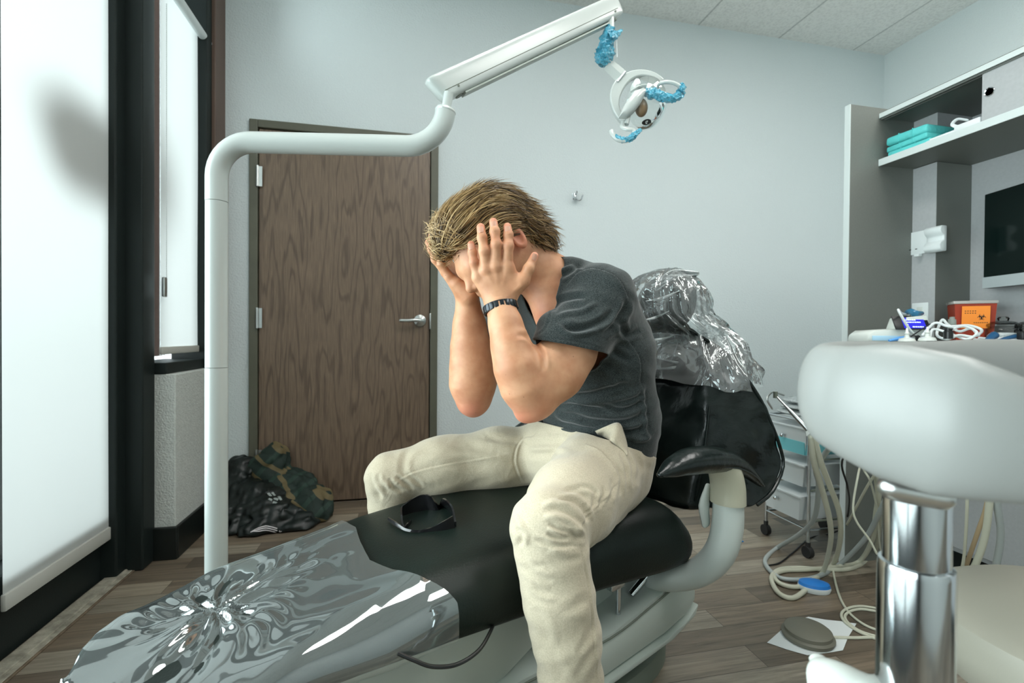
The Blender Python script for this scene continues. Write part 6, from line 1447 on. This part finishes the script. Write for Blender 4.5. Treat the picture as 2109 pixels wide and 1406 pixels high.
for z0, z1, ox in ((.425, .545, 0), (.292, .388, -.012), (.150, .256, -.03)):
    g = G(); x0 = TX-.004+ox; R = []
    w0, w1 = .095, .112; yc = (TY0+TY1)/2
    for (z, wy, dx) in ((z0, w0, .012), (z1, w1, 0)): R.append([(x0+dx, yc-wy, z), (x0+TW-.02-dx, yc-wy, z), (x0+TW-.02-dx, yc+wy, z), (x0+dx, yc+wy, z)])
    g.rings(R); g.box((x0-.006, yc-w1-.006, z1-.006), (x0+.004, yc+w1+.006, z1+.003), .002); d = g.out('drawer', M_drawer, trolley, smooth=False)
    g = G(); g.lathe([(.004, 0), (.004, .008), (.009, .012), (.010, .018), (.006, .022), (.001, .0225)], axis((x0+.002, yc+.012, (z0+z1)/2+.012), (-1, 0, 0)), 16); g.out('knob', M_chrome, d)
    if z0 > .4:
        g = G(); g.box((x0+.0035, yc-w0-.002, z0+.004), (x0+.010, yc+w0+.002, (z0+z1)/2-.002)); g.box((x0+.01, yc-w0-.007, z0+.004), (x0+TW-.06, yc-w0+.002, (z0+z1)/2+.01)); g.out('teal_contents', mat('pale_teal_packs', (.18, .55, .60), .5), d, smooth=False)
# bags on top
M_bagw = film_material('white_supply_bag', .6, .05, tint=(.9, .95, .95), rough=.2, bump=.7, bs=30, milkcol=(.78, .83, .84))
rb = random.Random(8)
t = thing('supply_bag', 'white plastic bag of supplies lying on top of the trolley', 'bag', (TX+.12, (TY0+TY1)/2, .58))
for k in range(3):
    g = G(); z = .582+k*.026; R = []
    for a in np.linspace(-PI/2+.15, PI/2-.15, 7):
        R.append([(TX+.02+.12+(.135-.012*k)*math.copysign(abs(math.cos(q))**.5, math.cos(q))*math.cos(a)**.4+rb.uniform(-.003, .003), (TY0+TY1)/2+(.115-.008*k)*math.copysign(abs(math.sin(q))**.5, math.sin(q))*math.cos(a)**.4+rb.uniform(-.003, .003), z+.013+.013*math.sin(a)+rb.uniform(-.002, .002)) for q in np.linspace(0, 2*PI, 28, endpoint=False)])
    g.rings(R); g.out('folded_bag', M_bagw, t)
q = P(1640, 838, 1.98); g = G(); g.box((TX+.002, q[1]-.03, q[2]-.008), (TX+.008, q[1]+.03, q[2]+.008), .001); g.out('bag_label', M_white, t)
g = G(); g.tube([(TX+.01, TY1-.02, .60), (TX-.01, TY1-.01, .645), (TX+.03, TY1-.0, .675), (TX+.09, TY1, .66)], .005, 8, smooth=5, ends='round'); tag(g.out('steel_loop', M_steel), 'curved steel loop sticking up at the far corner of the trolley top', 'loop')

# ================================================================== HOSES AND INSTRUMENTS
clip = P(1672, 894, 1.42)
t = thing('suction_handpiece', 'slim steel suction handpiece resting in a white holder clip above the trolley', 'handpiece', clip)
a = P(1597, 814, 1.50); b = P(1664, 884, 1.43); g = G(); g.tube([a, a+(b-a)*.35, a+(b-a)*.5, b], [.0028, .0034, .0062, .0075], 12); g.out('rod', M_steel, t)
g = G(); g.tube([a+np.array((0, 0, .012)), a-np.array((0, 0, .008))], .0065, 10); g.out('tip', M_castd, t)
g = G(); g.tube([P(1664, 890, 1.42), P(1682, 896, 1.42)], .012, 4, flat=(1, .9)); g.out('holder_clip', M_whiteg, t)
g = G(); g.tube([P(1680, 896, 1.42), P(1740, 870, 1.15), P(1800, 835, .80), P(1835, 810, .60)], .008, 10, smooth=5); g.out('holder_arm', M_whiteg, t)
fl = lambda x, y, z=.007: on(2, z, x, y)
def interp_hang(L, d0, zf=.007, yf=1150):
    """hanging part eases from depth d0 down to the floor part"""
    hang = [p for p in L if p[1] < yf]; out = []
    return hang
def mk(name, label, L, r, m, d0, split, cat='hose', grp=None, rev=None, top=None, tail=None):
    """L: traced points; first `split` points hang (depth eases from d0 to the floor depth), the rest lie on the floor; rev = same for the tail"""
    pts = []; n = len(L); fd = [to_px(fl(*p, r))[2] for p in L]
    dF = fd[split] if split < n else d0
    for i, (x, y) in enumerate(L):
        if i < split: t_ = i/split; pts.append(P(x, y, d0*(1-t_**1.5)+dF*t_**1.5)); 
        elif rev and i >= n-rev[0]: t_ = (i-(n-rev[0])+1)/rev[0]; d1 = fd[n-rev[0]-1]; pts.append(P(x, y, d1*(1-t_)+rev[1]*t_))
        else: pts.append(fl(x, y, r))
    pts = [P(*q) for q in (top or [])]+pts+[P(*q) for q in (tail or [])]
    for p in pts: p[2] = max(p[2], r)
    g = G(); g.tube(pts, r, 10, smooth=7, ends='round'); return tag(g.out(name, m), label, cat, grp)
mk('suction_hose', 'cream hose hanging from the holder clip and making the largest coil on the floor', [(1670, 900), (1676, 950), (1691, 1000), (1709, 1072), (1710, 1121), (1694, 1179), (1660, 1214), (1631, 1231), (1602, 1219), (1589, 1190), (1605, 1173), (1642, 1169), (1694, 1172), (1752, 1170), (1798, 1144), (1810, 1087), (1807, 1000), (1800, 950)], .0085, M_hose, 1.42, 5, rev=(3, 1.5), grp='hoses', tail=[(1830, 880, 1.15), (1860, 830, .80), (1880, 800, .64)])
mk('suction_hose', 'second cream hose hanging beside the first, coiled just inside it', [(1676, 900), (1690, 950), (1709, 1000), (1729, 1058), (1730, 1115), (1715, 1162), (1680, 1190), (1645, 1208), (1608, 1202), (1595, 1185), (1616, 1175), (1660, 1173), (1723, 1167), (1769, 1156), (1795, 1115), (1804, 1058), (1812, 1000), (1810, 950)], .0085, M_hose, 1.42, 5, rev=(4, 1.5), grp='hoses', tail=[(1860, 880, 1.15), (1890, 830, .80), (1910, 800, .645)])
mk('grey_hose', 'grey hose bulging furthest left in front of the trolley caster', [(1683, 960), (1686, 1000), (1677, 1066), (1645, 1101), (1602, 1127), (1577, 1150), (1582, 1170), (1608, 1190), (1651, 1193), (1689, 1185), (1729, 1162), (1781, 1110), (1810, 1058), (1830, 1015)], .0085, M_hoseg, 1.6, 4, rev=(3, 1.5), grp='hoses', top=[(1900, 800, .66), (1850, 850, 1.0), (1740, 890, 1.45)], tail=[(1870, 900, 1.15), (1920, 830, .80), (1940, 800, .65)])
mk('thin_tube', 'thin white tube crossing the hoses and trailing to the foot pedal cord', [(1815, 960), (1787, 1000), (1752, 1066), (1729, 1110), (1716, 1159), (1723, 1208), (1741, 1251), (1775, 1283), (1818, 1300), (1880, 1310)], .0042, M_hose, 1.5, 3, 'tube', 'thin tubes', top=[(1960, 800, .67), (1900, 860, 1.0)])
mk('thin_tube', 'thin white tube with a kink hanging against the grey end panel', [(1775, 950), (1765, 990), (1757, 1045), (1765, 1075), (1790, 1110), (1806, 1140)], .0032, M_hose, 1.5, 6, 'tube', 'thin tubes', top=[(1860, 800, .62), (1810, 870, 1.05)])
mk('thin_tube', 'short thin white tube crossing behind the others at the top', [(1778, 955), (1790, 985), (1798, 1010), (1806, 1050), (1812, 1120), (1822, 1180)], .0032, M_hose, 1.5, 5, 'tube', 'thin tubes', top=[(1875, 800, .62), (1820, 870, 1.05)])
mk('black_cable', 'thin black cable running down the trolley side and across the floor', [(1738, 940), (1745, 1000), (1749, 1036), (1738, 1084), (1704, 1100), (1669, 1107), (1635, 1136), (1607, 1158), (1583, 1164)], .0035, M_black_pl, 1.72, 4, 'cable', top=[(1980, 800, .67), (1860, 860, 1.2)])
mk('pedal_cord', 'pair of cream cords looping on the floor beside the round foot pedal', [(1712, 1312), (1760, 1313), (1816, 1312), (1880, 1318)], .0045, M_hose, 1.5, 0, 'cord', 'pedal cords')
mk('pedal_cord', 'upper of the cream cords, looping back behind the paper', [(1880, 1262), (1816, 1254), (1769, 1248), (1738, 1257), (1735, 1274), (1758, 1294), (1795, 1312), (1840, 1322)], .0045, M_hose, 1.5, 0, 'cord', 'pedal cords')
mk('pedal_cord', 'inner cream cord of the loop behind the paper', [(1880, 1268), (1816, 1260), (1772, 1254), (1745, 1262), (1742, 1276), (1765, 1296), (1800, 1309), (1840, 1316)], .0045, M_hose, 1.5, 0, 'cord', 'pedal cords')
mk('hanging_hose', 'thickest cream hose hanging right of the chrome post', [(2038, 960), (2038, 1032), (2026, 1115), (2000, 1180), (1974, 1215), (1950, 1235)], .009, M_hose, 1.35, 5, grp='hoses', top=[(2060, 790, .69), (2050, 880, 1.1)])
mk('hanging_hose', 'grey-green hose furthest right below the stool', [(2050, 960), (2053, 1032), (2061, 1101), (2049, 1173), (2029, 1213), (2000, 1240)], .009, M_hoseg, 1.35, 5, grp='hoses', top=[(2090, 790, .70), (2070, 880, 1.1)])
mk('hanging_hose', 'tan hose between the cream hoses right of the post', [(2035, 960), (2033, 1035), (2014, 1095), (1995, 1150), (1983, 1187), (1965, 1225)], .006, M_hoset, 1.38, 5, grp='hoses', top=[(2030, 790, .68), (2035, 880, 1.1)])
mk('hanging_hose', 'thin white tube hanging closest to the chrome post on its right', [(1993, 960), (1992, 1032), (1989, 1100), (1983, 1162), (1968, 1213), (1955, 1240)], .0042, M_hose, 1.38, 5, grp='thin tubes', top=[(2000, 790, .67), (1995, 880, 1.1)])
# foot pedal on paper
pc = on(2, .012, 1664, 1306)
t = thing('foot_pedal', 'round grey-brown foot pedal on a sheet of white paper', 'foot pedal', (pc[0], pc[1], 0))
g = G(); g.lathe([(.001, .002), (.070, .002), (.073, .008), (.073, .014), (.066, .019), (.066, .021), (.0655, .029), (.060, .033), (.001, .034)], Matrix.Translation((pc[0], pc[1], 0)), 48); g.out('pedal_disc', mat('pedal_grey_brown', (.16, .155, .12), .5), t)
pp_ = [on(2, .0012, x, y) for x, y in ((1580, 1323), (1620, 1337), (1663, 1349), (1705, 1344), (1736, 1339), (1748, 1310), (1764, 1284), (1730, 1279), (1700, 1276), (1665, 1270), (1640, 1277), (1615, 1292))]
g = G(); g.rings([[p for p in pp_], [p+np.array((0, 0, .0008)) for p in pp_]]); tag(g.out('paper_sheet', mat('white_paper', (.70, .74, .74), .8), smooth=False), 'crumpled white paper sheet on the floor under the foot pedal', 'paper')
q = on(2, .01, 1677, 1210); t = thing('blue_pedal', 'small white foot control with a blue cover among the hoses', 'foot control', (q[0], q[1], 0)); Mq = Matrix.Translation((q[0], q[1], 0)) @ Matrix.Rotation(-.5, 4, 'Z')
g = G(); R = [[Mq @ Vector((.055*k*math.cos(a), .038*k*math.sin(a), z)) for a in np.linspace(0, 2*PI, 28, endpoint=False)] for z, k in ((.001, .92), (.012, 1), (.020, .97))]; g.rings(R); g.out('pedal_base', M_white, t)
g = G(); R = [[Mq @ Vector((.053*k*math.cos(a), .036*k*math.sin(a), z)) for a in np.linspace(0, 2*PI, 28, endpoint=False)] for z, k in ((.020, 1), (.030, .93), (.036, .6), (.037, .1))]; g.rings(R); g.out('pedal_cover', mat('bright_blue_cover', (.02, .20, .62), .4), t)
q = on(2, .002, 1525, 1114); g = G(); g.box((q[0]-.012, q[1]-.008, .0005), (q[0]+.012, q[1]+.008, .004), .001); tag(g.out('blue_scrap', M_blue), 'tiny blue plastic scrap on the floor behind the armrest support', 'scrap')

# ================================================================== STOOL (foreground)
sb = P(1886, 1150, .47)
stool = thing('padded_stool', 'pale padded stool with curved body support on a chrome post in the right foreground', 'stool', (sb[0], sb[1], 0))
arc_pts = [(2420, 775, .86, .052), (2240, 777, .78, .055), (2050, 779, .68, .055), (1880, 796, .60, .056), (1762, 788, .54, .046), (1698, 804, .50, .048), (1752, 828, .46, .054), (1835, 848, .425, .060), (1960, 880, .39, .058), (2109, 915, .37, .047), (2260, 950, .36, .035)]
g = G(); g.tube([P(x, y, d) for x, y, d, h in arc_pts], [h for *_, h in arc_pts], 36, smooth=8, flat=(1.0, .50), up=(0, 0, 1), ends='round'); g.out('body_support', M_cream, stool, angle=None)
zt0 = P(1880, 995, .47)[2]; zj = P(1880, 1158, .47)[2]
g = G(); g.tube([(sb[0], sb[1], zj), (sb[0], sb[1], zt0+.03)], .0265, 32); g.out('upper_column', M_chrome, stool)
g = G(); g.lathe([(.0305, .10), (.0305, zj-.006), (.0295, zj), (.024, zj+.002)], Matrix.Translation((sb[0], sb[1], 0)), 32); g.out('lower_column', M_chrome, stool)
g = G(); g.tube([P(1838, 1003, .45), P(1880, 1012, .445), P(1935, 1022, .44)], .012, 12, smooth=3, ends='round'); g.out('support_bracket', M_steel, stool)
sc_ = EYE+np.array([_R[0], _R[1], 0])*.83+np.array([_F[0], _F[1], 0])*.66
g = G(); zt = .545; g.lathe([(.001, zt-.11), (.17, zt-.11), (.195, zt-.09), (.205, zt-.05), (.198, zt-.015), (.17, zt), (.001, zt+.004)], Matrix.Translation((sc_[0], sc_[1], 0)), 48); g.out('seat', M_cream2, stool)
g = G(); g.tube([(sb[0], sb[1], .18), ((sb[0]+sc_[0])/2, (sb[1]+sc_[1])/2, .16), (sc_[0], sc_[1], .30), (sc_[0], sc_[1], zt-.10)], .02, 12, smooth=4); g.out('seat_arm', M_chrome, stool)
g = G()
for k in range(5):
    a = 2*PI*k/5+.4; c_ = np.array(((sb[0]+sc_[0])/2, (sb[1]+sc_[1])/2, .10)); e_ = c_+np.array((.24*math.cos(a), .24*math.sin(a), -.03)); g.tube([c_, e_], [.022, .014], 10); g.tube([e_+np.array((0, -.012, -.042)), e_+np.array((0, .012, -.042))], .026, 14); g.tube([e_, e_-np.array((0, 0, .03))], .008, 8)
g.out('star_base', M_castd, stool)
g = G(); g.tube([P(1688, 1362, .52), P(1712, 1392, .50), P(1752, 1440, .48), P(1820, 1520, .47), P(1880, 1600, .47)], [.010, .027, .040, .042, .035], 24, smooth=5, flat=(1, .6), up=tuple(_R), ends='round'); g.out('foot_lever', M_whiteg, stool)

# ================================================================== JACKETS ON THE FLOOR
def lumps(L, seed, lo, hi, h=.006, amp=.008):
    Fd = Field(lo, hi, h)
    for (p, r, k) in L: Fd.ell(p, [nz([_R[0], _R[1], 0]), nz([_F[0], _F[1], 0]), [0, 0, 1]], r, k)
    X, Y, Z = (a.astype(np.float32) for a in Fd.ax); rg_ = np.random.default_rng(seed); W = np.zeros(tuple(Fd.n), np.float32)
    for k in range(9):
        w = rg_.normal(0, 1, 3); w /= np.linalg.norm(w); fq = rg_.uniform(25, 75); ph_ = rg_.uniform(0, 6.3); w2 = rg_.normal(0, 9, 3)
        ar = fq*(w[0]*X[:, None, None]+w[1]*Y[None, :, None]+w[2]*Z[None, None, :]); wr = np.sin(w2[0]*X[:, None, None]+w2[1]*Y[None, :, None]+w2[2]*Z[None, None, :]+ph_)*2
        W += (1-2*np.abs(np.sin(ar+wr+ph_)))*rg_.uniform(.4, 1)
    Fd.D += W*amp*.3; Fd.D = np.maximum(Fd.D, (-(Z[None, None, :]-.004)).astype(np.float32)*np.ones_like(Fd.D))
    V, Fq = Fd.mesh(); V, Fq, _ = compact(V, Fq); V = relax(V, Fq, 1, .4)
    if (vnormals(V, Fq)*Fd.grad(V)).sum(1).mean() < 0: Fq = Fq[:, ::-1]
    return V, Fq
lo = np.array((-.92, 2.28, -.01)); hi = np.array((-.22, 2.825, .50))
BL = [(P(500, 1062, 2.42), (.16, .14, .09), 0), (P(560, 1052, 2.42), (.15, .14, .085), .03), (P(600, 1075, 2.38), (.13, .10, .05), .03), (P(520, 1085, 2.32), (.14, .09, .035), .03), (P(490, 1020, 2.50), (.13, .12, .09), .03), (P(535, 1020, 2.48), (.13, .12, .07), .03), (P(500, 975, 2.58), (.10, .09, .09), .03)]
V, Fq = lumps(BL, 3, lo, hi, amp=.012)
M_jk = mat('black_nylon', (.005, .009, .008), .40, var=.2, vscale=20)
jk = link('black_jacket', mesh_from(V, Fq), M_jk); tag(jk, 'crumpled black jacket with white stripes heaped on the floor by the door', 'jacket')
PL = [(P(552, 965, 2.60), (.085, .09, .09), 0), (P(570, 950, 2.62), (.055, .07, .10), .02), (P(590, 1000, 2.58), (.14, .12, .075), .03), (P(625, 1030, 2.50), (.14, .11, .07), .03), (P(648, 1052, 2.47), (.085, .09, .055), .03), (P(605, 985, 2.62), (.04, .06, .05), .02), (P(634, 990, 2.62), (.022, .03, .035), .01)]
V, Fq = lumps(PL, 5, lo, np.array((-.10, 2.835, .50)), amp=.014)
def plaid_material():
    m = bpy.data.materials.new('dark_green_plaid'); m.use_nodes = True; N, L = nodes_of(m); b = N['Principled BSDF']; tc = N.new('ShaderNodeTexCoord'); mp = N.new('ShaderNodeMapping'); mp.inputs['Rotation'].default_value = (.4, .9, .5); L.new(tc.outputs['Object'], mp.inputs[0])
    sx = N.new('ShaderNodeSeparateXYZ'); L.new(mp.outputs[0], sx.inputs[0]); outs = []
    for ax_, fq, th in (('X', 85, .74), ('Z', 80, .62)):
        a = N.new('ShaderNodeMath'); a.operation = 'MULTIPLY'; a.inputs[1].default_value = fq; L.new(sx.outputs[ax_], a.inputs[0]); s_ = N.new('ShaderNodeMath'); s_.operation = 'SINE'; L.new(a.outputs[0], s_.inputs[0]); g_ = N.new('ShaderNodeMath'); g_.operation = 'GREATER_THAN'; g_.inputs[1].default_value = th; L.new(s_.outputs[0], g_.inputs[0]); outs.append(g_)
    m1 = N.new('ShaderNodeMix'); m1.data_type = 'RGBA'; m1.inputs[6].default_value = (.006, .018, .013, 1); m1.inputs[7].default_value = (.014, .036, .026, 1); L.new(outs[1].outputs[0], m1.inputs[0])
    m2 = N.new('ShaderNodeMix'); m2.data_type = 'RGBA'; m2.inputs[7].default_value = (.13, .10, .045, 1); L.new(m1.outputs[2], m2.inputs[6]); L.new(outs[0].outputs[0], m2.inputs[0]); L.new(m2.outputs[2], b.inputs['Base Color']); b.inputs['Roughness'].default_value = .75; return m
pj = link('plaid_jacket', mesh_from(V, Fq), plaid_material()); tag(pj, 'dark green and tan plaid jacket crumpled against the foot of the door', 'jacket')
# stripes and logo patch on the black jacket, laid onto the surface
bpy.context.view_layer.update()
from mathutils.bvhtree import BVHTree
bvh = BVHTree.FromPolygons([tuple(v.co) for v in jk.data.vertices], [tuple(p.vertices) for p in jk.data.polygons])
def drape(L, w, name, m, par, lift=.0018):
    pts = []
    for x, y in smooth_line(L, 5):
        h = bvh.ray_cast(Vector(EYE), Vector(ray(x, y)).normalized()); pts.append((h[0], h[1]) if h[0] else None)
    pts = [p for p in pts if p]; V = []; F = []
    for i, (p, n_) in enumerate(pts):
        t_ = (pts[min(i+1, len(pts)-1)][0]-pts[max(i-1, 0)][0]).normalized(); s_ = t_.cross(n_).normalized(); V += [p+n_*lift+s_*w, p+n_*lift-s_*w]
    for i in range(len(pts)-1): F.append((2*i, 2*i+1, 2*i+3, 2*i+2))
    return V, F
g = G()
for k in range(3):
    y = 4.2*k; V, F = drape([(516+3*k, 1096-1.5*k+y*.1), (532, 1087+y*.8), (547, 1083+y), (560, 1085+y), (571, 1088+y)], .0021, '', None, None); g.add(V, F)
V, F = drape([(577, 1092), (574, 1096), (578, 1099), (580, 1093)], .002, '', None, None); g.add(V, F)
g.out('stripes', mat('white_print', (.72, .68, .70), .6), jk, fix=False)
g = G()
for L in ([(552, 1015), (558, 1022)], [(560, 1014), (566, 1021)], [(553, 1027), (560, 1030)], [(564, 1026), (573, 1029)], [(562, 1034), (570, 1036)], [(574, 1022), (579, 1030)]):
    V, F = drape(L, .006, '', None, None); g.add(V, F)
g.out('reflective_patch', mat('grey_print', (.30, .34, .33), .5), jk, fix=False)

# ================================================================== far armrest of the dental chair (mirror of the near one)
nb_ = 2*NC-.655
cc_ = [CS(.97+.17*i/6, nb_, z) for i, z in enumerate((.600, .612, .620, .622, .618, .606, .59))]
g = G(); g.tube([c_ for c_ in [CS(.92+.36*i/6, nb_, z) for i, z in enumerate((.606, .622, .634, .638, .632, .616, .59))]], [.007, .020, .030, .033, .031, .026, .012], 20, smooth=6, flat=(.85, 1.05), up=(0, 0, 1), ends='round'); g.out('armrest_pad', M_leather2, chair, angle=None)
g = G(); g.tube([CS(1.18, nb_, .60), CS(1.19, nb_, .50), CS(1.18, nb_, .42), CS(1.12, nb_-.05, .33), CS(1.04, nb_-.15, .30)], .034, 16, smooth=5, flat=(.85, .9), up=tuple(NX)); g.out('armrest_support', M_chairpl, chair)
